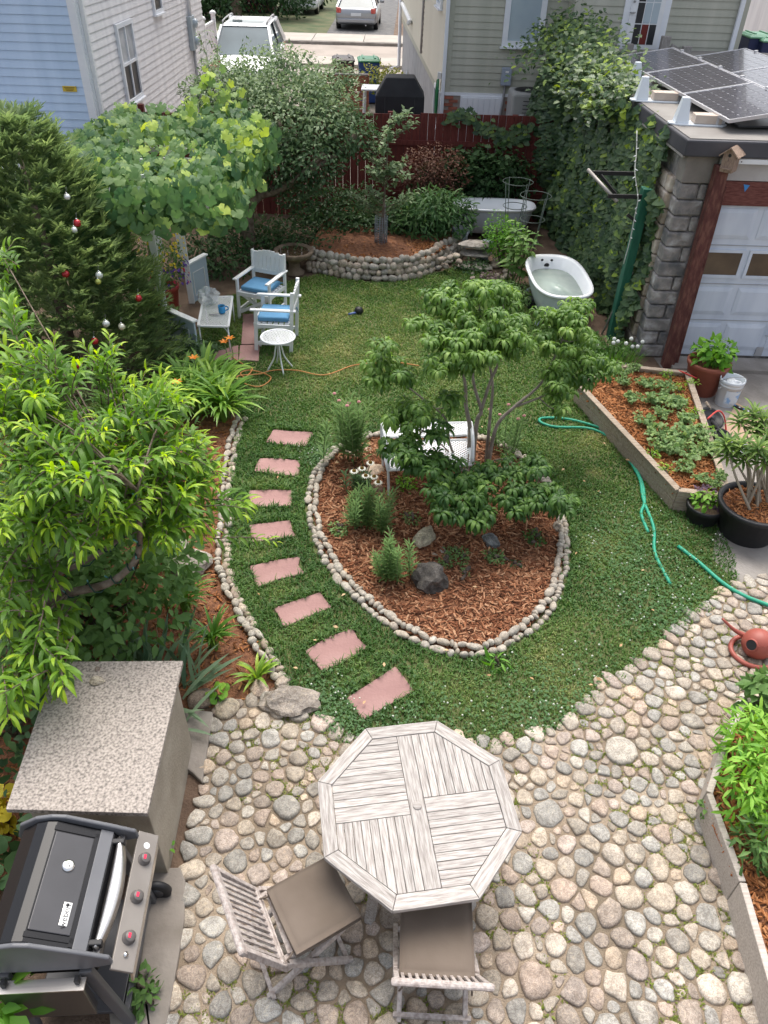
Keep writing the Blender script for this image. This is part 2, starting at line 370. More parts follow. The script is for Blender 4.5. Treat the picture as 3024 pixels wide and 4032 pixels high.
# street, far kerb and driveways
sheet('road', [(-80, 36.4), (80, 37.2), (80, 41.2), (-80, 40.2)], .008, m_road)
sheet('driveway', [(-5.2, 17), (.2, 17), (.2, 36.0), (-9, 36.0)], .004, M('driveway_gravel', (.27, .24, .21), .95, (.35, .31, .27), 2, bump=.3, bscale=50))
_a, _b, _c, _d = av(612, 78), av(850, 70), av(850, 12), av(600, 12)
sheet('driveway', [(_a.x, 43.3), (_b.x, 43.4), (_c.x+1, 120), (_d.x-1, 120)], .008, m_asphalt)
fy = tag(MB().box((40, 66, -.05), (71, 45, .1)).build('verge', M('verge_weeds', (.05, .08, .03), .95, (.12, .12, .06), 1.2, bump=.5, bscale=20)), kind='structure')
fy2 = tag(MB().box((-43.6, 66, -.05), (80, 45, .12)).build('verge', fy.data.materials[0]), kind='structure')
def slabs(x0, x1, yf, depth, z, name, wd):
    root = thing(name, None, None, ((x0+x1)/2, yf(0), 0)); tag(root, kind='structure'); x = x0; me = None
    while x < x1:
        o = MB().box((0, 0, z/2), (wd-.03, depth, z)).build('paving_slab', m_walk, root, True, bevel=.015) if me is None else link('paving_slab', me, root, None, True)
        me = o.data; o.location = (x+wd/2, yf(x+wd/2)+depth/2, 0); x += wd
    k = MB().box(((x0+x1)/2, yf((x0+x1)/2)-.09+(depth+.18 if name.endswith('pavement') else 0), z/2-.01), (x1-x0, .15, z-.01), rotz(.0125)).build('kerb', m_concrete, root, True)
slabs(-16, 8, lambda x: 40.6+.0125*x, 2.6, .14, 'sidewalk', 2.4)
slabs(-14, .5, lambda x: 34.2+.0125*x, 2.0, .13, 'pavement', 1.9)
# concrete apron in front of the garage
sheet('garage_apron', [(3.85, 9.95), (9, 10.1), (9, 4.4), (3.65, 4.7), (3.3, 5.6), (3.7, 6.6), (3.95, 8.6)], .01, m_concrete)
MB().box((6.2, 9.72, .035), (4.4, .38, .07)).build('threshold', m_concrete, bpy.data.objects['garage_apron'], True, bevel=.01)
# mulched beds
LBED = [(p.x, p.y) for p in LEDGE]+[(p.x, p.y) for p in [av(*q) for q in [(600, 1480), (560, 1500), (470, 1535), (430, 1520)]]]+[(-1.3, 3.45), (-2.4, 3.4), (-2.4, 1.0), (-4.5, 1.0), (-5, 8), (-3.5, 8.2)]
sheet('mulch_bed', ISLP, .02, m_mulch)
sheet('mulch_bed', LBED, .004, m_mulch)
BBED = [(p.x, p.y) for p in [av(*q, .3) for q in [(700, 560), (760, 548), (820, 545), (900, 545), (960, 535), (985, 500), (940, 470), (820, 470), (720, 500)]]]

# ================================================================ wood-chip mulch: loose chips
def chips(name, poly, n, z, smin, smax, mat, extra=None, parent=None, zf=None):
    xs = [p[0] for p in poly]; ys = [p[1] for p in poly]
    P = np.stack([RNG.uniform(min(xs), max(xs), n*3), RNG.uniform(min(ys), max(ys), n*3)], 1)
    k = inpoly(P[:, 0], P[:, 1], poly); P = P[k][:n]; n = len(P)
    px, py, q = project(np.c_[P, np.zeros(n)]); k = (px > -100) & (px < 3124) & (py < 4150); P = P[k]; n = len(P)
    L = RNG.uniform(smin, smax, n)*RNG.uniform(.6, 1.4, n); W = L*RNG.uniform(.14, .32, n)
    a = RNG.uniform(0, 6.28, n); tl = RNG.normal(0, .28, n)
    d = np.stack([np.cos(a)*np.cos(tl), np.sin(a)*np.cos(tl), np.sin(tl)], 1); u = np.c_[RNG.normal(0, .35, (n, 2)), np.ones(n)]
    Rm = frames(d, u)
    tv = np.array([(-.5, -.5, 0), (.5, -.4, 0), (.5, .5, 0), (-.5, .4, 0), (-.45, -.3, .5), (.45, -.3, .5), (.45, .3, .5), (-.45, .3, .5)])
    tf = np.array([(4, 5, 6, 7), (0, 1, 5, 4), (1, 2, 6, 5), (2, 3, 7, 6), (3, 0, 4, 7)])
    sc = np.stack([L, W, W*.6], 1)
    zz = np.full(n, z) if zf is None else zf(P[:, 0], P[:, 1])
    V = np.einsum('nij,nkj->nki', Rm, tv[None]*sc[:, None, :])+np.c_[P, zz+RNG.uniform(0, .018, n)][:, None, :]
    F = (tf[None]+(np.arange(n)*8)[:, None, None]).reshape(-1, 4)
    o = link(name, np_mesh(name, V.reshape(-1, 3), F, np.repeat(RNG.random(n), 8), mat, False), parent, None, True)
    return tag(o, kind='stuff') if parent is None else (o.__setitem__('kind', 'stuff') or o)
m_chip = ML('cedar_chips', [(.06, .024, .013), (.15, .055, .027), (.24, .10, .05), (.33, .16, .085), (.46, .27, .16)], 0, .9, .15)
m_chip2 = ML('orange_chips', [(.10, .04, .016), (.23, .085, .03), (.34, .14, .055), (.45, .22, .10)], 0, .9, .15)
tag(chips('wood_chip_mulch', ISLP, 15000, .02, .03, .075, m_chip), 'brown wood chip mulch filling the island bed', 'mulch')
tag(chips('wood_chip_mulch', LBED, 11000, .006, .025, .06, m_chip2), 'orange brown wood chips in the left border bed', 'mulch')

# ================================================================ stones
def ico(sub=2):
    import bmesh
    b = bmesh.new(); bmesh.ops.create_icosphere(b, subdivisions=sub, radius=1); b.verts.ensure_lookup_table()
    v = np.array([q.co[:] for q in b.verts]); f = np.array([[x.index for x in q.verts] for q in b.faces]); b.free(); return v, f
ICO2, ICO3 = ico(2), ico(3)
PAL = [(.50, .41, .31), (.43, .36, .29), (.56, .48, .40), (.34, .32, .29), (.29, .30, .30), (.39, .34, .28), (.46, .32, .25), (.31, .325, .325), (.48, .45, .40), (.36, .27, .22), (.53, .38, .25), (.42, .43, .42), (.47, .36, .32)]
def pcol(pale=0.):
    c = np.array(random.choice(PAL)); c = (c*.68+np.array((1., .93, .82))*c.mean()*.32)*random.uniform(.58, 1.04); return np.clip(c*(1-pale)+np.array((.42, .385, .33))*pale, 0, 1)
def pebble_variants(n, pale, mat, name='stone'):
    out = []
    for i in range(n):
        v, f = ICO2; o = Vector((i*7.3, 1.7, 3.1))
        r = np.array([1+.16*noise.noise(Vector(p)*1.1+o)+.07*noise.noise(Vector(p)*2.6+o) for p in v])
        out.append(np_mesh(name, v*r[:, None]*np.array([1, .8, .68]), f, None, mat, True, col=pcol(pale)))
    return out
def rock(name, c, dims, seed, mat, parent=None, col=(.3, .28, .26), rough=.35, flat=.0, rz=0, smooth=False, world=True):
    v, f = ICO3; o = Vector((seed*11.3, seed*3.7, seed*1.9))
    P = []
    for p in v:
        q = Vector(p); r = 1+rough*noise.noise(q*1.3+o)+rough*.45*noise.noise(q*3.1+o)+rough*.2*noise.noise(q*7+o)
        q = q*r
        P.append(q)
    P = np.array([tuple(q) for q in P])*np.array(dims)/2
    ca, sa = math.cos(rz), math.sin(rz); P = np.stack([P[:, 0]*ca-P[:, 1]*sa, P[:, 0]*sa+P[:, 1]*ca, P[:, 2]], 1)
    lo = P[:, 2].min(); P[:, 2] = np.maximum(P[:, 2], lo*.55); P[:, 2] -= P[:, 2].min()+.01
    cc = np.array(col)[None]*np.array([1+.35*noise.noise(Vector(p)*4+o) for p in P])[:, None]
    me = np_mesh(name, P, f, None, mat, smooth, col=np.clip(cc, 0, 1))
    x = link(name, me, parent, None, world); x.location = c
    return x
RIVER = pebble_variants(22, .35, m_stone)
RIVERP = pebble_variants(18, .7, m_stone); RIVER2 = pebble_variants(24, .55, m_stone)
def stone_row(root, path, size, off, z, var, closed=False, jit=.25, squash=1., vr=(.55, .7, .9, 1., 1.15, 1.45, 1.9), skip=None):
    P = [Vector((p[0], p[1], 0)) for p in path]
    if closed: P = P+[P[0]]
    seg = [(P[i+1]-P[i]).length for i in range(len(P)-1)]; tot = sum(seg); s = 0
    while s < tot:
        d = size*random.choice(vr)*random.uniform(.9, 1.1); t = s+d/2; i = 0
        while i < len(seg)-1 and t > seg[i]: t -= seg[i]; i += 1
        dr = (P[i+1]-P[i]).normalized(); nrm = Vector((-dr.y, dr.x, 0)); p = P[i]+dr*t
        w_ = size*random.uniform(.8, 1.15)
        if not (skip and skip(p)):
            o = link('stone', random.choice(var), root, None, True)
            o.location = p+nrm*(off+random.uniform(-1, 1)*size*.22)+Vector((0, 0, z+random.uniform(-.3, .3)*size*jit))
            o.scale = (d*.57, w_*.62*random.uniform(.85, 1.2), size*.60*squash*random.uniform(.75, 1.25))
            o.rotation_euler = (random.uniform(-.25, .25), random.uniform(-.25, .25), math.atan2(dr.y, dr.x)+random.uniform(-.3, .3))
        s += d*1.0
isl = thing('stone_edging', 'ring of pale river stones edging the mulched island bed', 'edging', av(1020, 1405))
stone_row(isl, ISLP, .078, -.042, .032, RIVERP, True)
stone_row(isl, ISLP, .072, .026, .058, RIVERP, True)
led = thing('stone_edging', 'double row of small river stones along the left border bed', 'edging', LEDGE[-1])
stone_row(led, [(p.x, p.y) for p in LEDGE], .08, .045, .025, RIVER)
stone_row(led, [(p.x, p.y) for p in LEDGE], .07, -.03, .05, RIVERP)

# low curved dry-stone wall at the back of the lawn
WALLP = spline([av(*q) for q in [(660, 588), (700, 597), (760, 606), (830, 611), (890, 606), (935, 592), (970, 572), (1000, 556)]], 8)
dw = thing('dry_stone_wall', 'low curved wall of stacked round river stones behind the lawn', 'stone wall', av(830, 611))
for k in range(4): stone_row(dw, [(p.x, p.y) for p in WALLP], .128, .05+.035*k, .055+.09*k, RIVER2, jit=.45, squash=1.25, vr=(.7, .85, 1., 1., 1.15, 1.35))
for p in [av(955, 560, .25), av(972, 556, .3), av(985, 552, .33), av(962, 575, .12), av(992, 565, .18)]:
    o = link('stone', random.choice(RIVER), dw, None, True); o.location = p; o.scale = (.085, .08, .07); o.rotation_euler = (0, 0, random.random()*6)
# mulch mound held by that wall
mb = MB(); n = len(WALLP)
mound = [(p.x-.0, p.y+.16, .28) for p in WALLP]
bk = [(p.x*.75-.05, 14.9, .5) for p in WALLP]
for i in range(n-1): mb.add([mound[i], mound[i+1], bk[i+1], bk[i]], [(0, 1, 2, 3)])
tag(mb.build('bank', m_mulch), kind='structure')
tag(chips('wood_chip_mulch', [(p[0], p[1]) for p in mound[8:-10]]+[(p[0], p[1]) for p in reversed([av(*q, .35) for q in [(750, 525), (900, 520)]])], 3500, .3, .05, .1, m_chip2, zf=lambda x, y: .28+np.clip((y-13.0)*.10, 0, .2)), 'orange wood chips heaped around the young tree', 'mulch')

# ================================================================ stepping stones and seating slabs
ord_ = ['first and farthest', 'second', 'third', 'fourth', 'fifth', 'sixth', 'seventh', 'eighth and nearest']
for i, q in enumerate(STEPW):
    c = sum(q, Vector())/4; P = [((p.x-c.x)*1.05, (p.y-c.y)*1.05) for p in q]
    if sum(P[k-1][0]*P[k][1]-P[k][0]*P[k-1][1] for k in range(4)) < 0: P = P[::-1]
    PP = []
    for k in range(4):
        a, b, e = Vector(P[k-1]), Vector(P[k]), Vector(P[(k+1) % 4])
        PP.append(tuple(b+(a-b)*.10+Vector((RNG.normal(0, .004), RNG.normal(0, .004))))); PP.append(tuple(b*.985)); PP.append(tuple(b+(e-b)*.10))
        PP.append(tuple(b+(e-b)*.5+Vector((RNG.normal(0, .012), RNG.normal(0, .012)))))
    o = MB().prism(PP, -.02, .032).build('stepping_stone', m_redstone, bevel=.008)
    o.location = (c.x, c.y, .0)
    tag(o, f'red sandstone stepping stone in the grass, {ord_[i]} from the seats', 'stepping stone', 'stepping stones curving along the lawn')
for i, q in enumerate(SLABW):
    c = sum(q, Vector())/4; P = [((p.x-c.x), (p.y-c.y)) for p in q]
    if sum(P[k-1][0]*P[k][1]-P[k][0]*P[k-1][1] for k in range(4)) < 0: P = P[::-1]
    o = MB().prism(P, -.02, .03).build('paving_slab', m_redstone, bevel=.006); o.location = (c.x, c.y, 0)
    tag(o, ['red paving slab under the upright white armchair', 'red paving slab under the front leg of the side-on armchair', 'red paving slab below the mesh coffee table'][i], 'paving slab', 'slabs under the seats')

# ================================================================ cobbled patio: packed rounded stones
BIG = [(2445, 2955, .17), (2280, 2945, .10), (2160, 3200, .13), (1955, 3245, .10), (2055, 3400, .10), (2230, 3420, .085), (2420, 3370, .10), (2500, 3360, .10), (2610, 3540, .115), (2330, 3760, .085), (2510, 3800, .10),
       (2110, 3860, .14), (2270, 3770, .10), (2190, 3720, .10), (2540, 4000, .11), (2720, 3990, .10), (2800, 3890, .11), (2920, 3890, .11), (2980, 3750, .10), (1130, 3180, .12), (1065, 2910, .10), (1175, 2990, .10),
       (1140, 2880, .09), (1165, 3045, .095), (930, 3390, .10), (1020, 3440, .095), (890, 2800, .10), (690, 3790, .09), (870, 3960, .09), (1290, 3900, .085), (1400, 4000, .1), (840, 3750, .085), (1470, 3830, .085), (1000, 3870, .09), (2850, 2560, .09), (2690, 2620, .09), (2620, 2650, .09), (2540, 2690, .1), (2660, 2730, .1), (2730, 2840, .1), (2820, 2880, .085), (2650, 3000, .09), (2980, 2700, .09)]
def pack():
    xs = [p[0] for p in PATIO]; ys = [p[1] for p in PATIO]; S = []
    for px, py, r in BIG:
        p = at(px, py, .02); S.append((p.x, p.y, r*.74))
    A = np.zeros((6000, 3)); n = len(S); A[:n] = S; g = np.random.default_rng(3)
    for rad, tries in ((.066, 300), (.057, 3000), (.049, 9000), (.042, 14000), (.034, 16000), (.025, 12000)):
        X = g.uniform([min(xs), min(ys)], [max(xs), max(ys)], (tries, 2)); X = X[inpoly(X[:, 0], X[:, 1], PATIO)]; q = project(np.c_[X, np.zeros(len(X))]); X = X[(q[0] > -120) & (q[0] < 3150) & (q[1] < 4150)]
        for x, y in X:
            r = rad*g.uniform(.9, 1.12)*(1.08 if y < 2.6 else .96)
            if (((A[:n, 0]-x)**2+(A[:n, 1]-y)**2) > ((A[:n, 2]+r)**2*1.02)).all(): A[n] = (x, y, r); n += 1
    S = A[:n]
    S = np.array(S); k = inpoly(S[:, 0], S[:, 1], PATIO); px, py, q = project(np.c_[S[:, :2], np.zeros(len(S))])
    return S[k & (px > -80) & (px < 3110) & (py < 4110)]
SEED = pack()
def cobble(i):
    x, y, r = SEED[i]; d = SEED[:, :2]-SEED[i, :2]; D = np.hypot(d[:, 0], d[:, 1]); nb = np.argsort(D)[1:16]
    ang = random.uniform(0, math.pi); el = random.uniform(1.2, 2.1)
    poly = [(el*r*1.45*math.cos(t)*math.cos(ang)-r*1.4*math.sin(t)*math.sin(ang), el*r*1.45*math.cos(t)*math.sin(ang)+r*1.4*math.sin(t)*math.cos(ang)) for t in np.linspace(0, 2*math.pi, 14, endpoint=False)]
    for j in nb:
        nx, ny = d[j]/D[j]; lim = (D[j]**2+r*r-SEED[j, 2]**2)/(2*D[j])-.003-.006*random.random()
        out = []
        for k in range(len(poly)):
            a, b = poly[k-1], poly[k]; da, db = a[0]*nx+a[1]*ny-lim, b[0]*nx+b[1]*ny-lim
            if (da <= 0) != (db <= 0):
                t = da/(da-db); out.append((a[0]+(b[0]-a[0])*t, a[1]+(b[1]-a[1])*t))
            if db <= 0: out.append(b)
        poly = out
        if len(poly) < 3: return None
    P = np.array(poly)
    for _ in range(2):
        Q = np.roll(P, -1, 0); P = np.stack([P*.72+Q*.28, P*.28+Q*.72], 1).reshape(-1, 2)
    # resample to 16 points by angle length
    Q = np.vstack([P, P[:1]]); s = np.r_[0, np.cumsum(np.hypot(*np.diff(Q, axis=0).T))]; t = np.linspace(0, s[-1], 17)[:-1]
    P = np.stack([np.interp(t, s, Q[:, 0]), np.interp(t, s, Q[:, 1])], 1)
    P *= (1+.07*RNG.normal(0, .5, (16, 1)))
    c = P.mean(0); size = np.sqrt(max(1e-6, (np.ptp(P[:, 0])*np.ptp(P[:, 1]))))
    h = min(.038, size*.19)*random.uniform(.7, 1.2); zb = .012
    V = []; tx, ty = random.uniform(-.06, .06), random.uniform(-.06, .06)
    for sc, z in ((1.0, -.3), (1.0, .30), (.94, .66), (.78, .90), (.45, 1.0)):
        for p in P:
            q = c+(p-c)*sc; V.append((q[0], q[1], zb+h*z+(tx*(q[0]-c[0])+ty*(q[1]-c[1]))*(z > 0)+.002*random.uniform(-1, 1)*(z > .5)))
    V.append((c[0], c[1], zb+h*1.02))
    F4 = [(a*16+k, a*16+(k+1) % 16, (a+1)*16+(k+1) % 16, (a+1)*16+k) for a in range(4) for k in range(16)]
    F3 = [(64+k, 64+(k+1) % 16, 80) for k in range(16)]
    tri = [(a, b, e) for a, b, e, g in F4]+[(a, e, g) for a, b, e, g in F4]+F3
    return np.array(V)+np.array([x, y, 0]), np.array(tri), size
st = []
for i in range(len(SEED)):
    c = cobble(i)
    if c is not None and c[2] > .03: st.append(c)
pxs = []
for V, F, s in st:
    x, y, q = project(V.mean(0)); pxs.append(s/q if (-40 < x < 3064 and y < 4072) else 0)
order = np.argsort(pxs)[::-1]
VV, FF, CC = [], [], []; nv = 0
for rank, i in enumerate(order):
    V, F, s = st[i]; c = pcol(.30)
    top = V[80]; dirt = .85+.3*random.random()
    if rank < 300:
        o = link('cobble', np_mesh('cobble', V-V[80], F, None, m_stone, True, col=c), patio, None, True); o.location = V[80]
    else:
        VV.append(V); FF.append(F+nv); nv += len(V); CC.append(np.tile(c, (len(V), 1)))
if VV:
    o = link('small_cobbles', np_mesh('small_cobbles', np.vstack(VV), np.vstack(FF), None, m_stone, True, col=np.vstack(CC)), patio); o['kind'] = 'stuff'
# flat slabs and notable stones set in the patio edge
m_flag = M('flagstone', (.19, .165, .14), .9, (.27, .24, .21), 4, bump=.3, bscale=26, rnd=.06)
def flag(pts, label, z=.045):
    q = [av(*p, z) for p in pts]; c = sum(q, Vector())/len(q); P = [(p.x-c.x, p.y-c.y) for p in q]
    if sum(P[k-1][0]*P[k][1]-P[k][0]*P[k-1][1] for k in range(len(P))) < 0: P = P[::-1]
    o = MB().prism(P, -.03, z).build('flagstone', m_flag, bevel=.01); o.location = (c.x, c.y, 0); tag(o, label, 'flagstone', 'flat slabs beside the counter and grill')
flag([(365, 1600), (372, 1540), (400, 1530), (460, 1537), (448, 1615), (437, 1690), (415, 1668), (375, 1640)], 'grey flat slab between the iris leaves and the cobbles')
flag([(330, 1590), (368, 1606), (398, 1655), (385, 1680), (345, 1660), (325, 1640)], 'dark flat slab half under the granite counter edge', .02)
flag([(325, 1875), (390, 1873), (400, 1900), (398, 1990), (385, 2070), (360, 2212), (318, 2230), (300, 2100)], 'long grey flat slab beside the grill wheel')
flag([(230, 2130), (318, 2135), (330, 2230), (240, 2240)], 'brown flat slab under the grill leg')
# ================================================================ grass
def lawn_mask(P, grow=0.):
    k = inpoly(P[:, 0], P[:, 1], LAWN) & ~inpoly(P[:, 0], P[:, 1], ISLP)
    for s in STEPW+SLABW:
        c = sum(s, Vector())/4; k &= ~inpoly(P[:, 0], P[:, 1], [(c.x+(p.x-c.x)*(1-grow), c.y+(p.y-c.y)*(1-grow)) for p in s])
    return k
DRY = [(av(760, 700), .9, .35), (av(800, 760), .8, .45), (av(700, 800), .6, .4), (av(900, 700), .6, .25), (av(1300, 1180), .22, .75), (av(1250, 970), .3, .5), (av(1285, 1025), .14, .9), (av(640, 1360), .25, .3), (av(1200, 1430), .35, .45), (av(560, 1200), .2, .45), (av(600, 1280), .2, .3),
       (av(1230, 1350), .25, .4), (av(640, 1010), .25, .35), (av(1290, 940), .2, .7), (av(1060, 1520), .5, .2), (av(1250, 1490), .35, .35)]
def grass():
    xs = [p[0] for p in LAWN]; ys = [p[1] for p in LAWN]; A = (max(xs)-min(xs))*(max(ys)-min(ys))
    n = int(A*5200); P = np.stack([RNG.uniform(min(xs), max(xs), n), RNG.uniform(min(ys), max(ys), n)], 1)
    keep = RNG.random(n) < np.interp(P[:, 1], [4, 8, 13], [1, .75, .45]); P = P[keep]
    ex = np.stack([RNG.uniform(-.6, 3.7, 26000), RNG.uniform(3.2, 5.6, 26000)], 1); wob = np.array([.05+.07*noise.noise(Vector((x*5, y*5, 8))) for x, y in ex]); ex = ex[inpoly(ex[:, 0], ex[:, 1], PATIO) & ~inpoly(ex[:, 0], ex[:, 1], LAWN) & (segdist(ex[:, 0], ex[:, 1], LAWN) < wob)]
    P = np.vstack([P[lawn_mask(P, -.045)], ex]); P = P[(segdist(P[:, 0], P[:, 1], ISLP) > .085) & (segdist(P[:, 0], P[:, 1], [(p.x, p.y) for p in LEDGE], False) > .05)]; n = len(P)
    edge = np.minimum(segdist(P[:, 0], P[:, 1], ISLP), segdist(P[:, 0], P[:, 1], [(p.x, p.y) for p in LEDGE], False))
    for s in STEPW: edge = np.minimum(edge, segdist(P[:, 0], P[:, 1], [(p.x, p.y) for p in s])*1.3)
    dry = np.zeros(n)
    for c, r, a in DRY: dry = np.maximum(dry, a*np.exp(-((P[:, 0]-c.x)**2+(P[:, 1]-c.y)**2)/(r*r)))
    nz = np.array([noise.noise(Vector((x*1.9, y*1.9, 0)))+.6*noise.noise(Vector((x*6, y*6, 3))) for x, y in P])
    lush = np.exp(-edge/.16)
    v = np.clip(.30+.28*nz+.58*dry-.22*lush+.10*np.clip((P[:, 1]-7)/3, 0, 1)+RNG.normal(0, .13, n), 0, 1)
    h = (.036+.045*lush+.014*nz)*RNG.uniform(.7, 1.35, n)*np.interp(P[:, 1], [4, 13], [1, 1.2])*(1-.3*dry)
    a = RNG.uniform(0, 6.28, n)+nz*2; lean = RNG.uniform(.25, 1.25, n)
    d = np.stack([np.cos(a), np.sin(a)], 1); w_ = .0042*RNG.uniform(.7, 1.5, n)*np.interp(P[:, 1], [4, 13], [1, 1.9])
    sd_ = np.stack([-d[:, 1], d[:, 0]], 1)*w_[:, None]
    b = np.c_[P, np.full(n, .006)]
    m1 = b+np.c_[d*(h*.35*np.sin(lean*.5))[:, None], h*.6]
    tp = b+np.c_[d*(h*np.sin(lean))[:, None], h*np.cos(lean*.75)]
    z0 = np.zeros((n, 1))
    V = np.stack([b-np.c_[sd_, z0], b+np.c_[sd_, z0], m1+np.c_[sd_*.8, z0], tp, m1-np.c_[sd_*.8, z0]], 1).reshape(-1, 3)
    i = np.arange(n)*5
    F = np.vstack([np.stack([i, i+1, i+2, i+4], 1), np.stack([i+4, i+2, i+3, i+3], 1)])
    tri = np.vstack([np.stack([i, i+1, i+2], 1), np.stack([i, i+2, i+4], 1), np.stack([i+4, i+2, i+3], 1)])
    o = link('grass', np_mesh('grass', V, tri, np.repeat(v, 5), m_grass, False)); return tag(o, 'mown green grass with dry yellow patches covering the lawn', 'grass', kind='stuff')
m_grass = ML('grass_blades', [(.035, .085, .02), (.06, .13, .03), (.105, .175, .045), (.20, .225, .08), (.36, .32, .15)], .35, .5, .25)
grass()
# clover: low three-leaf cover and white heads in the near right of the lawn
def clover():
    T = t_diamond(.9, .2); f = Fol(); hd = MB(); m = 0
    spots = [(av(1380, 1200), .75, 1500), (av(1250, 1520), .5, 450), (av(1450, 1330), .5, 900), (av(1130, 1560), .5, 450), (av(700, 990), .22, 380), (av(720, 1530), .28, 500), (av(880, 1560), .4, 350)]
    heads = []
    for c, r, n in spots:
        P = np.stack([RNG.normal(c.x, r*.6, n), RNG.normal(c.y, r*.6, n)], 1); P = P[lawn_mask(P)]
        for x, y in P:
            z = random.uniform(.03, .065); a = random.random()*6.28
            for k in range(3): f.add((x, y, z), (math.cos(a+k*2.1), math.sin(a+k*2.1), .1), (0, 0, 1), random.uniform(.010, .018), random.uniform(.2, .8))
        for x, y in P[:max(6, n//22)]: heads.append((x+random.uniform(-.1, .1), y+random.uniform(-.1, .1)))
    root = thing('clover_patch', 'white flowering clover spreading through the lawn', 'clover', av(1380, 1200)); root['kind'] = 'stuff'
    f.build('leaves', ML('clover_leaf', [(.03, .085, .025), (.07, .15, .045)], .3), root, T)
    v, fc = ico(1); H = np.array(heads); s = RNG.uniform(.005, .010, len(H))
    V = (v[None]*s[:, None, None]+np.c_[H, RNG.uniform(.065, .09, len(H))][:, None, :]).reshape(-1, 3); F = (fc[None]+(np.arange(len(H))*len(v))[:, None, None]).reshape(-1, 3)
    o = link('flower_heads', np_mesh('flower_heads', V, F, None, M('clover_white', (.55, .58, .48), .8)), root, None, True); o['kind'] = 'stuff'
clover()
# moss and grass tufts in the patio joints
def moss():
    f = Fol(); cand = RNG.uniform([-1.8, 1.2], [3.6, 5.6], (5200, 2)); cand = cand[inpoly(cand[:, 0], cand[:, 1], PATIO)]
    for x, y in cand:
        g = noise.noise(Vector((x*1.1, y*1.1, 5)))+(.25 if x > 1 else -.12)
        d = np.hypot(SEED[:, 0]-x, SEED[:, 1]-y)-SEED[:, 2]*1.05
        if g < -.02 or d.min() < -.006: continue
        for _ in range(random.randint(8, 22)):
            a = random.random()*6.28; f.add((x+RNG.normal(0, .018), y+RNG.normal(0, .018), .012), (math.cos(a)*.7, math.sin(a)*.7, random.uniform(.3, 1)), (0, 0, 1), random.uniform(.012, .035), random.uniform(.2, 1))
    root = thing('moss', 'moss and grass tufts growing between the patio cobbles', 'moss', (2, 2.5, 0)); root['kind'] = 'stuff'
    f.build('tufts', ML('moss_leaf', [(.06, .09, .015), (.13, .17, .03), (.20, .21, .06)], .25), root, t_diamond(.35))
moss()

# ================================================================ octagonal teak table
OC = at(1640, 3175, .74); OR = .64; OA = 2.1268631     # first corner angle
tc = Vector((.0601139*(CAMZ-.74), .5718656*(CAMZ-.74), 0))
table = thing('octagonal_table', 'weathered octagonal teak table with slatted quarters on the cobbles', 'table', tc)
def woodmat(nm, ang):
    m = m_teak.copy(); m.name = nm
    mp = [n for n in m.node_tree.nodes if n.type == 'MAPPING'][0]; mp.inputs['Rotation'].default_value = (0, 0, ang); return m
def octp(k, r): a = OA-k*math.pi/4; return Vector((r*math.cos(a), r*math.sin(a)))
fw = .085; R2 = OR-fw/math.cos(math.pi/8)
for k in range(8):
    a, b, c, d = octp(k, OR), octp(k+1, OR), octp(k+1, R2), octp(k, R2)
    e = (b-a).normalized()*.0012
    MB().prism([tuple(q) for q in (d+e, c-e, b-e, a+e)], .705, .74).build('frame_board', woodmat('weathered_teak_rim', math.atan2((b-a).y, (b-a).x)), table, bevel=.004)
ax = ((octp(0, 1)+octp(1, 1))/2).normalized(); bx = Vector((-ax.y, ax.x)); app = R2*math.cos(math.pi/8)   # ax: towards the far edge
oct_in = [octp(k, R2-.004) for k in range(8)]
def clip_rect(u0, u1, v0, v1):
    """rectangle in (along ax, along bx), clipped by the inner octagon"""
    P = [ax*u+bx*v for u, v in ((u0, v0), (u1, v0), (u1, v1), (u0, v1))]
    for k in range(8):
        m = (octp(k, 1)+octp(k+1, 1)).normalized(); lim = (R2-.004)*math.cos(math.pi/8); out = []
        for i in range(len(P)):
            p, q = P[i-1], P[i]; dp, dq = p.dot(m)-lim, q.dot(m)-lim
            if (dp <= 0) != (dq <= 0): t = dp/(dp-dq); out.append(p+(q-p)*t)
            if dq <= 0: out.append(q)
        P = out
        if len(P) < 3: return None
    return P
def plank(u0, u1, v0, v1, nm='slat', zt=.736):
    P = clip_rect(u0, u1, v0, v1)
    if not P: return
    A = sum(P[i-1].x*P[i].y-P[i].x*P[i-1].y for i in range(len(P)))
    if abs(A) < .0004: return
    if A < 0: P = P[::-1]
    o = MB().prism([tuple(p) for p in P], .712, zt+random.uniform(-.0015, .001)).build(nm, m_teak2 if abs(u1-u0) > abs(v1-v0) else m_teak3, table, bevel=.002)
angb = math.atan2(bx.y, bx.x); anga = math.atan2(ax.y, ax.x)
m_teak2 = woodmat('weathered_teak_long', anga); m_teak3 = woodmat('weathered_teak_cross', angb)
for mm in (m_teak2, m_teak3):
    mm.node_tree.nodes  # same grain turned along each slat
g = .0035; cw = .047
plank(-app, app, -cw, cw, 'centre_board')
plank(-cw, cw, cw+g, app, 'cross_board'); plank(-cw, cw, -app, -cw-g, 'cross_board')
sw = (app-cw)/9.
for k in range(9):
    a0 = cw+g+k*sw
    plank(a0, a0+sw-g, cw+g, app); plank(-a0-sw+g, -a0, -app, -cw-g)          # far-left and near-right: slats across
    plank(cw+g, app, -a0-sw+g, -a0); plank(-app, -cw-g, a0, a0+sw-g)          # far-right and near-left: slats lengthwise
MB().lathe([(0, .7445), (.024, .7445), (.027, .7425), (.027, .735)], 20).build('hole_cap', m_teak, table)
for s in (-1, 1):
    for t in (-1, 1):
        p = ax*(.33*s)+bx*(.33*t); q = ax*(.27*s)+bx*(.27*t)
        MB().bar((p.x, p.y, .0), (q.x, q.y, .70), .05, .05).build('leg', m_teak, table)
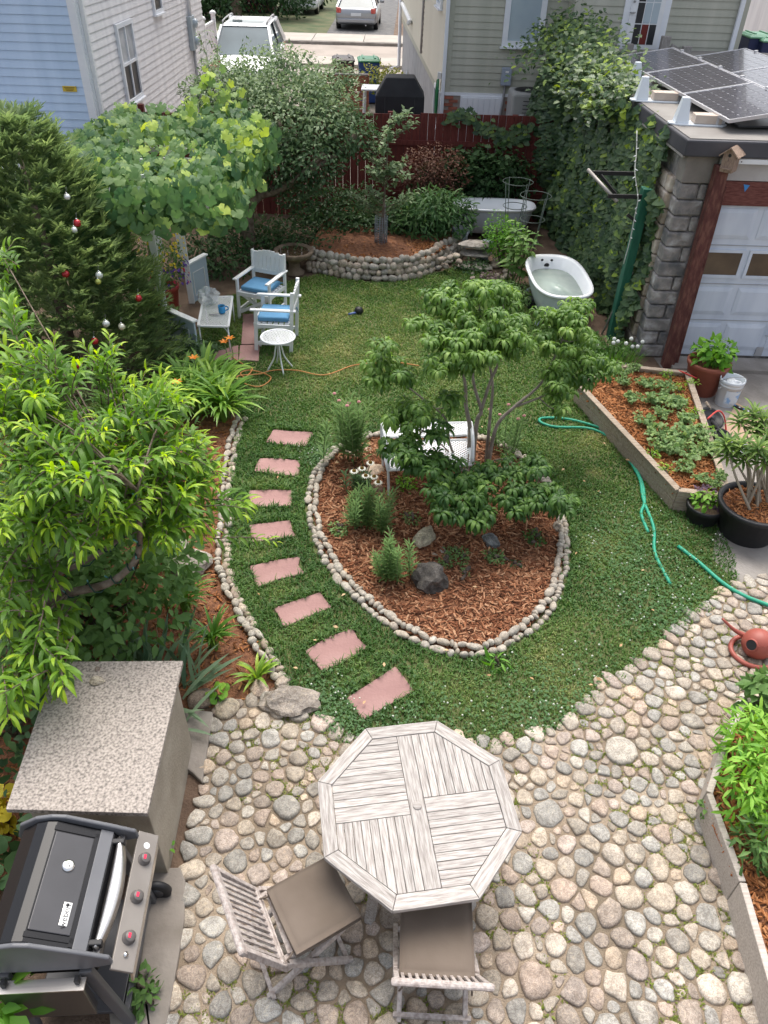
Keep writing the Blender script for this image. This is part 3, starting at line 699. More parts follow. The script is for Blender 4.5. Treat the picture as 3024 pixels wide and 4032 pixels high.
MB().bar((ax*-.33).to_3d()+Vector((0, 0, .68)), (ax*.33).to_3d()+Vector((0, 0, .68)), .05, .06).build('apron', m_teak, table)
MB().bar((bx*-.33).to_3d()+Vector((0, 0, .679)), (bx*.33).to_3d()+Vector((0, 0, .679)), .05, .06).build('apron', m_teak, table)

# ================================================================ folding teak chairs with cushions
m_cush = M('taupe_cushion', (.115, .09, .07), .95, (.155, .124, .10), 2.4, detail=3, bump=.25, bscale=7)
m_teakd = M('weathered_teak_chair', (.30, .25, .225), .8, (.48, .43, .40), 7, detail=8, bump=.35, bscale=14, stretch=(6, 6, 2), rnd=.1)
def fold_chair(label, loc, rz, clabel, coff, crot, glab):
    """local +y is forward"""
    t = thing('folding_chair', label, 'chair', loc, rz, 'teak folding chairs at the octagonal table')
    w2 = .225
    top = Vector((0, -.36, .86)); bot = Vector((0, -.17, .40))
    for s in (-1, 1):
        MB().bar((s*w2, .24, .02), (s*w2, -.16, .44), .028, .045).build('leg', m_teakd, t, bevel=.004)
        MB().bar((s*(w2-.035), -.27, .02), (s*(w2-.035), .20, .42), .028, .045).build('leg', m_teakd, t, bevel=.004)
        MB().bar((s*w2, -.14, .36), (s*w2, top.y, top.z), .028, .04).build('back_upright', m_teakd, t, bevel=.004)
        MB().bar((s*(w2-.035), -.20, .41), (s*(w2-.035), .22, .43), .025, .04).build('seat_rail', m_teakd, t)
    MB().bar((-w2-.03, top.y-.005, top.z+.015), (w2+.03, top.y-.005, top.z+.015), .035, .06, up=(0, -.38, .92)).build('top_rail', m_teakd, t, bevel=.012)
    MB().bar((-w2, bot.y, bot.z+.05), (w2, bot.y, bot.z+.05), .03, .045, up=(0, -.38, .92)).build('lower_rail', m_teakd, t)
    for k in range(11):
        x = -w2+.035+(2*w2-.07)*k/10
        MB().bar((x, bot.y, bot.z+.05), (x, top.y, top.z), .017, .012, up=(0, 1, 0)).build('back_slat', m_teakd, t)
    for k in range(7):
        y = -.17+.39*k/6
        MB().box((0, y, .445), (2*w2-.08, .042, .016)).build('seat_slat', m_teakd, t)
    MB().bar((-w2, .22, .04), (w2, .22, .04), .025, .03).build('stretcher', m_teakd, t)
    MB().bar((-w2, -.25, .05), (w2, -.25, .05), .025, .03).build('stretcher', m_teakd, t)
    # cushion
    c = thing('seat_cushion', clabel, 'cushion', Vector(loc)+rotz(rz) @ Vector((coff[0], coff[1], .455)), rz+crot, 'taupe seat cushions on the folding chairs')
    n = 14; hw = .205; V = []; F = []
    for side in (1, -1):
        for i in range(n+1):
            for j in range(n+1):
                x, y = (i/n*2-1), (j/n*2-1); e = max(0, 1-abs(x)**6)*max(0, 1-abs(y)**6)
                rr = hw*(1-.03*(abs(x)*abs(y))**4)
                V.append((x*rr, y*rr, .035+side*(.018+.022*e**.35*(1-.25*math.cos(x*2)*.3))))
    m = (n+1)**2
    for i in range(n):
        for j in range(n):
            a = i*(n+1)+j; F.append((a, a+n+1, a+n+2, a+1)); F.append((m+a, m+a+1, m+a+n+2, m+a+n+1))
    bd = [(i, 0) for i in range(n)]+[(n, j) for j in range(n)]+[(n-i, n) for i in range(n)]+[(0, n-j) for j in range(n)]
    for k in range(len(bd)):
        a, b = bd[k], bd[(k+1) % len(bd)]; a, b = a[0]*(n+1)+a[1], b[0]*(n+1)+b[1]; F.append((a, b, m+b, m+a))
    MB().add(V, F, True).build('pad', m_cush, c)
    for zz in (.053, .017):
        pts = [(hw*.985*sx, hw*.985*sy, zz) for sx, sy in ((-1, -1), (-.5, -1), (0, -1), (.5, -1), (1, -1), (1, -.5), (1, 0), (1, .5), (1, 1), (.5, 1), (0, 1), (-.5, 1), (-1, 1), (-1, .5), (-1, 0), (-1, -.5), (-1, -1))]
        MB().tube(pts, .0055, 6, False).build('piping', m_cush, c)
    tp = MB()
    for s in (-1, 1): tp.tube([(s*.17, -hw, .035), (s*.19, -hw-.05, .02), (s*.2, -hw-.03, -.08)], .006, 5)
    tp.build('tie', m_cush, c)
c1 = Vector((-.44, 1.92, 0)); a1 = math.atan2(.16, .30)-math.pi/2
fold_chair('teak folding chair turned sideways at the table corner', c1, a1, 'taupe cushion on the chair that is turned away from the table', (.02, .10), .06, '')
c2 = at(1718, 3700, .47); c2.z = 0
fold_chair('teak folding chair tucked straight under the table', c2, R_(-1.5), 'water stained taupe cushion on the chair under the table', (.0, .0), 0, '')

# ================================================================ granite-topped counter
m_granite = M('granite', (.12, .104, .092), .6, (.40, .352, .312), 62, detail=9, bump=.06, bscale=60, col3=(.28, .243, .215), ramp=(.33, .64))
gq = [at(1258, 2600, .9)]
gp = [av(395, 1427, .9), av(120, 1429, .9), av(12, 1748, .9), av(318, 1757, .9)]
gc = sum(gp, Vector())/4; gc.z = 0
cnt = thing('stone_counter', 'granite topped concrete counter behind the gas grill', 'counter', gc)
MB().prism([(p.x-gc.x, p.y-gc.y) for p in gp], .862, .9).build('countertop', m_granite, cnt, bevel=.004)
ins = [(p.x-gc.x, p.y-gc.y) for p in gp]
ped = [(ins[0][0]-.03, ins[0][1]-.1), (ins[1][0]+.1, ins[1][1]-.1), (ins[2][0]+.08, ins[2][1]+.06), (ins[3][0]-.03, ins[3][1]+.06)]
MB().prism(ped, 0, .86).build('pedestal', M('counter_render', (.27, .235, .185), .9, (.35, .31, .25), 4, bump=.3, bscale=50), cnt, bevel=.006)
tag(rock('loose_stone', av(210, 1473, .9), (.10, .065, .05), 5, m_rock, None, (.34, .30, .24)), 'pale flat stone lying on the granite countertop', 'stone')
tag(rock('loose_stone', av(211, 1446, .9), (.035, .045, .035), 6, m_rock, None, (.16, .13, .11), smooth=True), 'small dark pebble on the granite countertop', 'stone')

# ================================================================ gas grill (front faces right, towards +x)
m_lid = M('black_enamel', (.008, .008, .009), .22, spec=.35)
m_gdark = M('dark_grey_paint', (.042, .042, .046), .34, (.05, .05, .055), 5)
m_ggrey = M('grey_endcap', (.105, .108, .118), .42, (.125, .128, .138), 6)
ka, kb = at(567, 3396, .86), at(515, 3661, .86)            # far and near control knob
ydir = (ka-kb); ydir.z = 0; ydir.normalize(); grz = math.atan2(ydir.y, ydir.x)-math.pi/2
gmid = (ka+kb)/2; gl = Vector((gmid.x, gmid.y, 0))-rotz(grz) @ Vector((.395, 0, 0))
gr = thing('gas_grill', 'black and grey three burner gas grill with closed lid', 'grill', gl, grz)
HL = .315
prof = [(-.27, .86), (-.285, .93), (-.25, 1.02), (-.16, 1.085), (-.10, 1.10), (-.05, 1.097), (.225, .945), (.245, .90), (.245, .86)]
MB().extr(prof, (0, -HL, 0), (0, HL, 0), (1, 0, 0), (0, 0, 1)).build('lid', m_lid, gr, bevel=.012, seg=3)
cap = [(-.30, .83), (-.31, .93), (-.27, 1.045), (-.17, 1.108), (-.08, 1.122), (-.01, 1.112), (.20, 1.005), (.335, .93), (.34, .86), (.20, .82), (-.1, .815)]
for s in (-1, 1):
    MB().extr(cap, (0, s*HL+(0 if s > 0 else -.024), 0), (0, s*HL+(.024 if s > 0 else 0), 0), (1, 0, 0), (0, 0, 1)).build('end_cap', m_ggrey, gr, bevel=.01, seg=3)
sl_d = Vector((.275, 0, -.152)).normalized(); sl_n = Vector((.152, 0, .275)).normalized(); sl_o = Vector((-.05, 0, 1.097))
SR = Matrix((sl_d, Vector((0, 1, 0)), sl_n)).transposed()
def onslope(u, y, h): return sl_o+sl_d*u+Vector((0, y, 0))+sl_n*h
MB().box(onslope(.110, .0, .004), (.205, .50, .008), SR).build('lid_panel', m_gdark, gr, bevel=.004)
MB().box(onslope(.272, 0, .002), (.070, .622, .01), SR).build('lid_band', m_ggrey, gr, bevel=.003)
mbx = MB()
mbx.box(onslope(.226, 0, .003), (.022, .60, .004), SR)
for s in (-1, 1): mbx.box(onslope(.115, s*.270, .003), (.24, .024, .004), SR)
build_groove = mbx.build('lid_groove', m_lid, gr)
tmp = MB().lathe([(0, .012), (.028, .012), (.033, .004), (.033, -.01)], 24, onslope(.115, .08, .008), SR).build('thermometer', m_chrome, gr)
MB().lathe([(0, .0135), (.024, .0135), (.024, .011)], 20, onslope(.115, .08, .008), SR).build('dial', M('dial_face', (.7, .7, .68), .3), tmp)
MB().box(onslope(.115, .08, .022), (.003, .022, .001), SR @ rotz(.6)).build('needle', m_black, tmp)
bp = MB().box(onslope(.165, -.155, .0105), (.042, .115, .005), SR).build('name_plate', M('plate_silver', (.72, .72, .70), .3, metal=.6), gr, bevel=.004)
def text(s, name, size, c, ex, ey, mat, parent, world=False, align='CENTER'):
    cu = bpy.data.curves.new(name, 'FONT'); cu.body = s; cu.size = size; cu.extrude = .0006; cu.align_x = align; cu.align_y = 'CENTER'; cu.materials.append(mat)
    o = bpy.data.objects.new(name+'_curve', cu); COL.objects.link(o); bpy.context.view_layer.update()
    me = bpy.data.meshes.new_from_object(o.evaluated_get(bpy.context.evaluated_depsgraph_get())); me.name = name
    bpy.data.objects.remove(o); o = bpy.data.objects.new(name, me); COL.objects.link(o); o.parent = parent
    ex, ey = Vector(ex).normalized(), Vector(ey).normalized(); ez = ex.cross(ey)
    m = Matrix((ex, ey, ez)).transposed().to_4x4(); m.translation = c; o.matrix_basis = m
    if world: o.matrix_parent_inverse = wmat(parent).inverted()
    return o
text('weber', 'lettering', .042, onslope(.165, -.168, .0135), (0, 1, 0), -sl_d, m_black, bp)
kt = MB().lathe([(0, .004), (.0075, .003), (.009, 0)], 10, onslope(.163, -.112, .0132), SR); kt.box(onslope(.173, -.112, .0135), (.012, .002, .002), SR @ rotz(.4)); kt.box(onslope(.173, -.112, .0135), (.012, .002, .002), SR @ rotz(-.4)); kt.build('emblem', m_black, bp)
# broad curved steel handle
V = []; nn = 20
for i in range(nn+1):
    t = i/nn*2-1; y = t*.285; bul = .062*(1-t*t)**.8
    for u, hh in ((0, .0), (.25, .028), (.55, .04), (.85, .03), (1., .0)):
        V.append((.252+bul*u, y, .918-.02*u+hh*.7))
F = [(i*5+k, (i+1)*5+k, (i+1)*5+k+1, i*5+k+1) for i in range(nn) for k in range(4)]
hd = MB().add(V, F, True).build('handle', m_steel, gr); so_ = hd.modifiers.new('solid', 'SOLIDIFY'); so_.thickness = .012
for s in (-1, 1): MB().box((.25, s*.262, .925), (.07, .03, .045)).build('handle_bracket', m_black, gr, bevel=.006)
MB().bar((.25, -.33, .885), (.25, .33, .885), .05, .05).build('lid_lip', m_gdark, gr)
cpn = Vector((.55, 0, .83)).normalized(); cpd = Vector((.83, 0, -.55)).normalized(); cpo = Vector((.385, 0, .835))
CPR = Matrix((cpd, Vector((0, 1, 0)), cpn)).transposed()
cp = MB().box(cpo-cpn*.01, (.12, .72, .02), CPR).build('control_panel', M('panel_steel', (.19, .172, .155), .5, (.23, .21, .19), 5, metal=.2), gr, bevel=.004)
MB().box((.412, 0, .725), (.012, .700, .11), Matrix.Rotation(.12, 3, 'Y')).build('panel_apron', m_steel, gr)
for k, y in enumerate((.205, 0, -.205)):
    kb_ = MB().lathe([(.036, 0), (.036, .004), (.030, .006), (.029, .03), (.026, .034), (0, .035)], 22, cpo+Vector((0, y, 0)), CPR).build('knob', M('knob_grey', (.11, .10, .095), .45) if k == 0 else bpy.data.materials['knob_grey'], gr)
    MB().box(cpo+Vector((0, y, 0))+cpn*.0355+cpd*-.008, (.014, .024, .002), CPR).build('knob_mark', M('red_mark', (.75, .03, .08), .5) if k == 0 else bpy.data.materials['red_mark'], kb_)
MB().lathe([(.012, 0), (.012, .012), (0, .014)], 14, cpo+Vector((0, -.285, 0)), CPR).build('igniter_button', m_chrome, gr)
MB().lathe([(.018, .001), (0, .0015)], 14, cpo+Vector((0, .285, 0))+cpn*.0, CPR).build('panel_sticker', m_white, gr)
MB().box((-.02, 0, .76), (.50, .60, .17)).build('cook_box', m_black, gr, bevel=.02)
m_leg = M('grey_leg', (.10, .10, .105), .45)
for s in (-1, 1):
    MB().bar((.27, s*.33, .04), (.19, s*.33, .80), .035, .065).build('leg', m_leg, gr, bevel=.006)
    MB().bar((-.25, s*.33, .04), (-.22, s*.33, .80), .035, .065).build('leg', m_leg, gr, bevel=.006)
MB().box((0, 0, .12), (.48, .62, .03)).build('bottom_shelf', m_gdark, gr, bevel=.006)
MB().bar((.265, -.33, .12), (.265, .33, .12), .03, .05).build('cross_rail', m_leg, gr)
for s in (1,):
    wl = MB().lathe([(.03, -.02), (.085, -.022), (.098, -.012), (.098, .012), (.085, .022), (.03, .02)], 28, (.30, .37, .10), Matrix.Rotation(math.pi/2, 3, 'X')).build('wheel', m_black, gr)
    MB().lathe([(0, -.024), (.05, -.024), (.05, .024), (0, .024)], 18, (.30, .37, .10), Matrix.Rotation(math.pi/2, 3, 'X')).build('hub', m_gdark, wl)
# folded side table hanging on the near end
m_panel = M('dark_steel_panel', (.16, .155, .15), .28, metal=.85)
sp = MB().box((-.02, -.405, .60), (.42, .018, .34)).build('side_table', m_panel, gr, bevel=.004)
MB().box((-.02, -.385, .765), (.43, .06, .012)).build('table_rim', m_steel, sp)
for s in (-1, 1): MB().box((-.02+s*.18, -.375, .79), (.02, .03, .05)).build('hinge', m_black, sp)
MB().box((-.02, -.378, .57), (.40, .04, .28)).build('table_back', m_gdark, sp)

# ================================================================ watering can, hoses
wc = av(1622, 1412); wc.z = 0
m_can = M('terracotta_plastic', (.30, .075, .055), .5, (.35, .095, .07), 6)
can = thing('watering_can', 'round red plastic watering can with ring handle and thin spout', 'watering can', wc)
def dome(r, z0, n=28, m=14):
    return [(r*math.cos(t), z0+r*math.sin(t)) for t in np.linspace(-1.2, math.pi/2, m)]
bd = MB().lathe([(0, .005)]+dome(.135, .13), 32, (.02, 0, 0)).build('body', m_can, can)
hole = Vector((-.75, -.5, .42)).normalized()
HR = hole.to_track_quat('Z', 'Y').to_matrix()
MB().lathe([(.042, .128), (.046, .142), (.052, .138), (.053, .120)], 20, (.02, 0, .13), HR).build('collar', m_can, can)
MB().lathe([(0, .1385), (.043, .1375)], 20, (.02, 0, .13), HR).build('filler_opening', m_black, can)
ringp = [Vector((.02+.215*math.cos(t), -.02+.17*math.sin(t), .055+.015*math.sin(t))) for t in np.linspace(0, 2*math.pi, 33)]
MB().tube(ringp, .021, 12, False).build('handle', m_can, can)
MB().tube(spline([(-.05, .08, .13), (-.16, .12, .17), (-.27, .17, .25)], 5), [.028, .026, .023, .021, .019, .017, .015, .014, .013, .012, .011], 10).build('spout', m_can, can)
for k in range(4):
    c = Vector((.3*(k-1.5), -.75, .62)).normalized()*.136+Vector((.02, 0, .13)); MB().tube([c+Vector((-.008, 0, .006)), c+Vector((-.002, -.003, -.006)), c+Vector((.008, 0, -.002))], .0025, 5).build('relief_mark', m_can, bd)
m_hose = M('green_hose', (.012, .25, .15), .5, (.03, .33, .21), 60)
def hose(label, pts, r, mat, name='garden_hose', z=.03, cat='hose'):
    P = [av(x, y, z) if len(q) == 2 else av(x, y, q[2]) for q in pts for x, y in [q[:2]]]
    o = MB().tube(spline(P, 7), r, 8).build(name, mat); c = P[0].copy()
    return tag(o, label, cat)
hose('bright green garden hose looping across the lawn beside the raised bed', [(1448, 1262), (1415, 1195), (1412, 1140), (1390, 1080), (1380, 1030), (1345, 975), (1312, 942), (1270, 925), (1200, 922), (1168, 912), (1172, 903), (1225, 905), (1290, 922), (1320, 940), (1360, 990), (1386, 1040), (1392, 1085), (1385, 1110), (1400, 1150)], .017, m_hose, z=.036)
hose('short run of green hose crossing from clover to the patio edge', [(1465, 1180), (1510, 1215), (1560, 1258), (1610, 1288), (1690, 1318)], .019, m_hose, z=.042)
m_orange = M('orange_cord', (.50, .22, .07), .6)
hose('thin orange cord lying in tangled loops beside the daylilies', [(500, 770), (530, 790), (545, 797), (530, 815), (520, 805), (545, 800), (585, 815), (560, 835), (520, 825), (515, 812), (560, 808), (590, 800), (640, 800), (700, 810), (760, 790), (800, 785), (850, 782), (905, 790)], .008, m_orange, 'extension_cord', .05, 'cord')
# small black nozzle with a blue grip dropped on the lawn
nz_ = av(768, 680); nzl = thing('hose_nozzle', 'small black object with blue grip lying in the grass', 'nozzle', nz_)
MB().lathe([(0, 0), (.05, .01), (.075, .05), (.06, .10), (.02, .12), (0, .12)], 12, (.05, .03, 0)).build('head', m_black, nzl)
MB().tube([(.02, 0, .04), (-.10, -.10, .05)], .018, 8).build('grip', M('blue_grip', (.10, .15, .35), .5), nzl)
# ================================================================ houses
def axx(px, py, X):
    d = ((px-1512)/FOC)*CR-((py-2016)/FOC)*CU+CF
    return Vector(np.array([0, 0, CAMZ])+X/d[0]*d)
def siding(root, a, b, z0, z1, e, mat, name='siding_board'):
    """lapped boards on the vertical wall a -> b; outward side is to the right of a -> b"""
    a, b = Vector((*a, 0)), Vector((*b, 0)); d = (b-a).normalized(); n = Vector((d.y, -d.x, 0)); z = z0; base = None
    L = (b-a).length
    while z < z1-.01:
        if base is None: base = MB().extr([(0, 0), (.022, 0), (.006, e), (0, e)], (0, 0, 0), d*L, n, (0, 0, 1)).mesh(name); base.materials.append(mat)
        o = link(name, base, root, None, True); o.location = (a.x, a.y, z); z += e
def wall_poly(root, name, pts, mat): return MB().add(pts, [tuple(range(len(pts)))]).build(name, mat, root, True)
m_glass = M('window_glass', (.10, .13, .16), .06, (.16, .20, .24), 1.5, spec=.8)
m_blind = M('blind_behind_glass', (.38, .46, .52), .12, (.46, .54, .58), 1.2, spec=.6)
m_dark = M('dark_interior', (.02, .022, .025), .3, spec=.6)
m_trim = M('white_trim', (.74, .77, .82), .5, (.80, .82, .85), 3)
def window(root, c, d, n, w_, h, mats, rails=(.5,), mull=0, fr=.075, name='window', proud=.05):
    """c: centre of the opening on the wall, d: along the wall, n: outwards"""
    c, d, n = Vector(c), Vector(d).normalized(), Vector(n).normalized(); U = Vector((0, 0, 1)); Rm = Matrix((d, n, U)).transposed()
    cuts = [0]+list(rails)+[1]; first = None
    for i in range(len(cuts)-1):
        z0, z1 = -h/2+h*cuts[i], -h/2+h*cuts[i+1]
        m = MB().box(c+n*.03+U*((z0+z1)/2), (w_, .012, z1-z0-.002), Rm).build(name if first is None else 'pane', mats[min(i, len(mats)-1)], root if first is None else first, first is None)
        if first is None: first = m
    f = MB()
    for s in (-1, 1): f.box(c+n*proud/1.2+d*(s*(w_/2+fr/2)), (fr, proud, h+2*fr), Rm)
    f.box(c+n*proud/1.2+U*(h/2+fr/2), (w_, proud, fr), Rm); f.box(c+n*proud/1.2-U*(h/2+fr/2), (w_, proud, fr), Rm)
    f.build('frame', m_trim, first)
    MB().box(c+n*(proud/1.2+.02)-U*(h/2+fr+.012), (w_+2*fr+.06, proud+.05, .03), Rm).build('sill', m_trim, first)
    s_ = MB()
    for r in rails: s_.box(c+n*.045+U*(-h/2+h*r), (w_, .03, .05), Rm)
    for k in range(mull): s_.box(c+n*.044+d*(-w_/2+w_*(k+1)/(mull+1)), (.045, .028, h), Rm)
    s_.build('sash_bar', m_trim, first)
    return first
# ---- left house: white siding, blue shade of the rear wall put into its colour
m_swhite_shade = M('white_siding_shade', (.46, .60, .79), .55, (.55, .69, .88), 1.6, detail=8, stretch=(2, 2, .4))
m_swhite = M('white_siding', (.70, .69, .71), .55, (.83, .82, .83), 1.8, detail=8, stretch=(2, 2, .4))
m_grey = M('grey_foundation', (.30, .30, .31), .9, (.38, .38, .39), 3, bump=.2)
HX, HY = -5.25, 14.5
lh = thing('clapboard_house', 'white clapboard house with its rear wall coloured for blue shade', 'house', (HX, HY, 0))
MB().box((HX-4, HY+4.7, 2.9), (7.9, 9.1, 5.8)).build('wall', m_grey, lh, True)
siding(lh, (HX-8, HY), (HX-.1, HY), .7, 6.2, .128, m_swhite_shade); siding(lh, (HX, HY+.1), (HX, HY+9.3), 1.05, 6.2, .128, m_swhite)
MB().box((HX-.05, HY-.005, 3.2), (.13, .07, 6.2)).build('corner_board', m_trim, lh, True)
MB().box((HX+.005, HY+.09, 3.2), (.06, .12, 6.2)).build('corner_board', m_trim, lh, True)
MB().box((HX+.07, HY+.12, 3.2), (.07, .09, 6.4)).build('downspout', m_white, lh, True, bevel=.01)
MB().extr([(-4.6, 0), (4.6, 0), (0, 2.6)], (HX-4, HY-.3, 6.15), (HX-4, HY+9.6, 6.15), (1, 0, 0), (0, 0, 1)).build('roof', M('roof_shingle', (.12, .12, .13), .9, bump=.5), lh, True)
q0, q1, q2, q3 = (axx(*q, HX) for q in ((445, 85), (505, 45), (498, 418), (548, 368)))
wy0, wy1 = (q0.y+q2.y)/2, (q1.y+q3.y)/2
window(lh, (HX, (wy0+wy1)/2, (q0.z+q2.z)/2-.02), (0, 1, 0), (1, 0, 0), (wy1-wy0)*.9, (q0.z-q2.z)*.86, [m_dark, M('net_curtain', (.50, .52, .55), .4, (.35, .37, .40), 4)], (.5,), 1)
b0, b1 = axx(605, 60, HX), axx(632, 60, HX)
window(lh, (HX, (b0.y+b1.y)/2, 3.75), (0, 1, 0), (1, 0, 0), max(.45, b1.y-b0.y), 1.15, [m_dark], (.5,), 0)
st_ = ay(274, 350, HY-.03)
sk = MB().box((st_.x, HY-.028, st_.z), (.24, .006, .085)).build('warning_sticker', M('yellow_sticker', (.62, .45, .05), .5), lh, True)
for k in range(3): MB().box((st_.x, HY-.0325, st_.z+.022-.022*k), (.18-.03*k, .004, .009)).build('print_line', M('sticker_ink', (.15, .10, .03), .6) if k == 0 else bpy.data.materials['sticker_ink'], sk)
mt = axx(755, 130, HX+.06)
mbx = MB().box((HX+.07, mt.y, mt.z), (.10, .42, .72)).build('meter_box', M('meter_grey', (.36, .42, .46), .5), lh, True, bevel=.01)
for dz in (.2, -.18): MB().lathe([(.10, 0), (.10, .06), (.07, .09), (0, .10)], 16, (HX+.12, mt.y+.1, mt.z+dz), Matrix.Rotation(math.pi/2, 3, 'Y')).build('meter', m_blind, mbx)
MB().tube([(HX+.07, mt.y, 5.5), (HX+.07, mt.y, mt.z+.3)], .045, 10).build('conduit', m_trim, lh, True)
MB().tube([(HX+.07, mt.y, mt.z-.3), (HX+.07, mt.y+.02, .1)], .04, 10).build('conduit', m_grey, lh, True)
MB().box((HX-.62, HY+10.15, .65), (1.2, 1.6, 1.3)).build('porch_base', m_grey, lh, True)
MB().box((HX-.60, HY+10.17, 1.34), (1.24, 1.66, .09)).build('porch_deck', M('red_deck', (.38, .06, .055), .6), lh, True)
for yy in (HY+9.45, HY+10.9): 
    MB().box((HX-.04, yy, 1.95), (.11, .11, 1.15)).build('railing_post', m_white, lh, True); MB().lathe([(.09, 2.53), (.10, 2.56), (.07, 2.60), (0, 2.63)], 12, (HX-.04, yy, 0)).build('post_cap', m_white, lh, True)
for k in range(11): MB().box((HX-.04, HY+9.57+.12*k, 1.9), (.03, .05, .9)).build('baluster', m_white, lh, True)
for zz in (1.47, 2.36): MB().box((HX-.04, HY+10.17, zz), (.06, 1.36, .06)).build('rail', m_white, lh, True)
sheet_roof = thing('shed_roof', 'pale shingled low roof corner behind the juniper', 'roof', av(20, 320, .9))
MB().extr([(-1, 0), (0, .05), (0, 0), (-1, -.05)], (-6.2, 12.2, 1.25), (-6.2, 14.4, 1.55), (1.4, 0, 0), (0, 0, 1)).build('roof_slab', M('pale_shingle', (.50, .50, .52), .8, (.58, .58, .60), 3, rnd=0), sheet_roof, True)

# ---- green-grey house at the back
GY, GY2 = 18.2, 17.55
m_sgreen = M('sage_siding', (.39, .395, .325), .55, (.48, .475, .40), 1.6, detail=8, stretch=(2, 2, .4))
m_sgreen_lit = M('sage_siding_lit', (.60, .56, .46), .55, (.64, .60, .50), 1.0)  # same siding as the rear wall, warmer light on this side painted in
gc0 = ay(1752, 300, GY); gx0 = gc0.x; far = at(1572, 271, 0); gsd = Vector((far.x-gx0-.0, far.y-GY, 0))
jx = ay(2222, 150, GY).x; zf = ay(1747, 361, GY).z
ghs = thing('sage_house', 'sage green clapboard house with white trimmed windows behind the fence', 'house', (gx0, GY, 0))
endx = ay(2925, 100, GY2).x
MB().prism([(gx0+.03, GY+.03), (jx+.5, GY+.03), (endx-.03, GY+.03), (endx-.03, 33), (gx0+gsd.x+.05, 33.5)], zf-.3, 6.6).build('wall', m_sgreen, ghs, True)
MB().prism([(gx0+.06, GY+.05), (jx+.5, GY+.05), (endx-.1, GY+.05), (endx-.1, 33), (gx0+gsd.x+.1, 33.5)], 0, zf).build('foundation', m_grey, ghs, True)
MB().box(((jx+endx)/2, (GY+GY2)/2+.06, (zf+6.6)/2), (endx-jx-.06, GY-GY2, 6.6-zf)).build('wall', m_sgreen, ghs, True)
siding(ghs, (gx0, GY), (jx+.02, GY), zf, 6.5, .128, m_sgreen); siding(ghs, (jx, GY+.03), (jx, GY2), zf, 6.5, .128, m_sgreen); siding(ghs, (jx, GY2), (endx, GY2), zf, 6.5, .128, m_sgreen)
se = Vector((gx0, GY, 0))+gsd*.97
siding(ghs, (se.x, se.y), (gx0, GY), zf-.1, 6.5, .128, m_sgreen_lit)
MB().box((gx0+.05, GY-.015, (zf+6.5)/2), (.13, .04, 6.5-zf)).build('corner_board', m_sgreen, ghs, True)
MB().box((jx+.045, GY2-.015, (zf+6.5)/2), (.12, .05, 6.5-zf)).build('corner_board', m_sgreen, ghs, True)
MB().box((endx-.045, GY2-.015, (zf+6.5)/2), (.12, .05, 6.5-zf)).build('corner_board', m_sgreen, ghs, True)
MB().box((gx0-.03, GY-.07, 3.3), (.075, .075, 6.6)).build('downspout', m_trim, ghs, True, bevel=.01)
dsx = ay(2905, 100, GY2-.06).x
MB().box((dsx-.02, GY2-.075, 3.3), (.085, .075, 6.6)).build('downspout', m_trim, ghs, True, bevel=.01)
MB().box(((gx0+jx)/2, GY-.02, zf-.03), (jx-gx0, .05, .06)).build('skirt_board', m_trim, ghs, True)
MB().extr([(-4.5, 0), (4.5, 0), (0, 2.4)], ((gx0+endx)/2, GY2-.4, 6.55), ((gx0+endx)/2, 34, 6.55), (1, 0, 0), (0, 0, 1)).build('roof', bpy.data.materials['roof_shingle'], ghs, True)
wl, wr, wb = ay(2005, 60, GY), ay(2125, 60, GY), ay(2050, 172, GY)
window(ghs, ((wl.x+wr.x)/2+.01, GY, wb.z+.80), (1, 0, 0), (0, -1, 0), (wr.x-wl.x), 1.5, [m_blind], (.62,), 0, fr=.11)
# rear glazed door with fifteen panes
dl, dr, db = ay(2462, 100, GY2), ay(2605, 100, GY2), ay(2520, 195, GY2)
dw_, dcx = dr.x-dl.x, (dl.x+dr.x)/2
MB().box((dcx, GY2-.03, db.z+1.02), (dw_+.18, .04, 2.2)).build('door_frame', m_trim, ghs, True)
door = MB().box((dcx, GY2-.055, db.z+1.0), (dw_-.06, .03, 2.0)).build('door', m_white, ghs, True)
lw, lh_ = (dw_-.32)/3, .335
pm = [m_dark, m_blind, m_dark, M('box_behind_glass', (.45, .38, .25), .3), M('red_behind_glass', (.16, .025, .02), .3)]
for i in range(3):
    for j in range(5):
        MB().box((dcx+.02+(i-1)*(lw+.018), GY2-.072, db.z+.26+j*(lh_+.018)), (lw, .006, lh_)).build('pane', pm[4] if (j == 0 and i == 1) else (pm[1] if (j in (1, 2) and i > 0) else (pm[3] if (j == 3 and i == 1) else pm[0])), door)
MB().box((dcx-dw_/2+.075, GY2-.09, db.z+.62), (.10, .03, .02)).build('handle', m_grey, door)
MB().lathe([(.022, 0), (.022, .02), (0, .02)], 10, (dcx-dw_/2+.075, GY2-.07, db.z+.80), Matrix.Rotation(math.pi/2, 3, 'X')).build('deadbolt', m_grey, door)
# side windows
for t in (.10, .30):
    p = Vector((gx0, GY, 0))+gsd*t; n = Vector((gsd.y, -gsd.x, 0)).normalized()*-1
    window(ghs, (p.x, p.y, 4.05 if t < .2 else 4.1), gsd, n, .85, 1.3, [m_blind], (.5,))
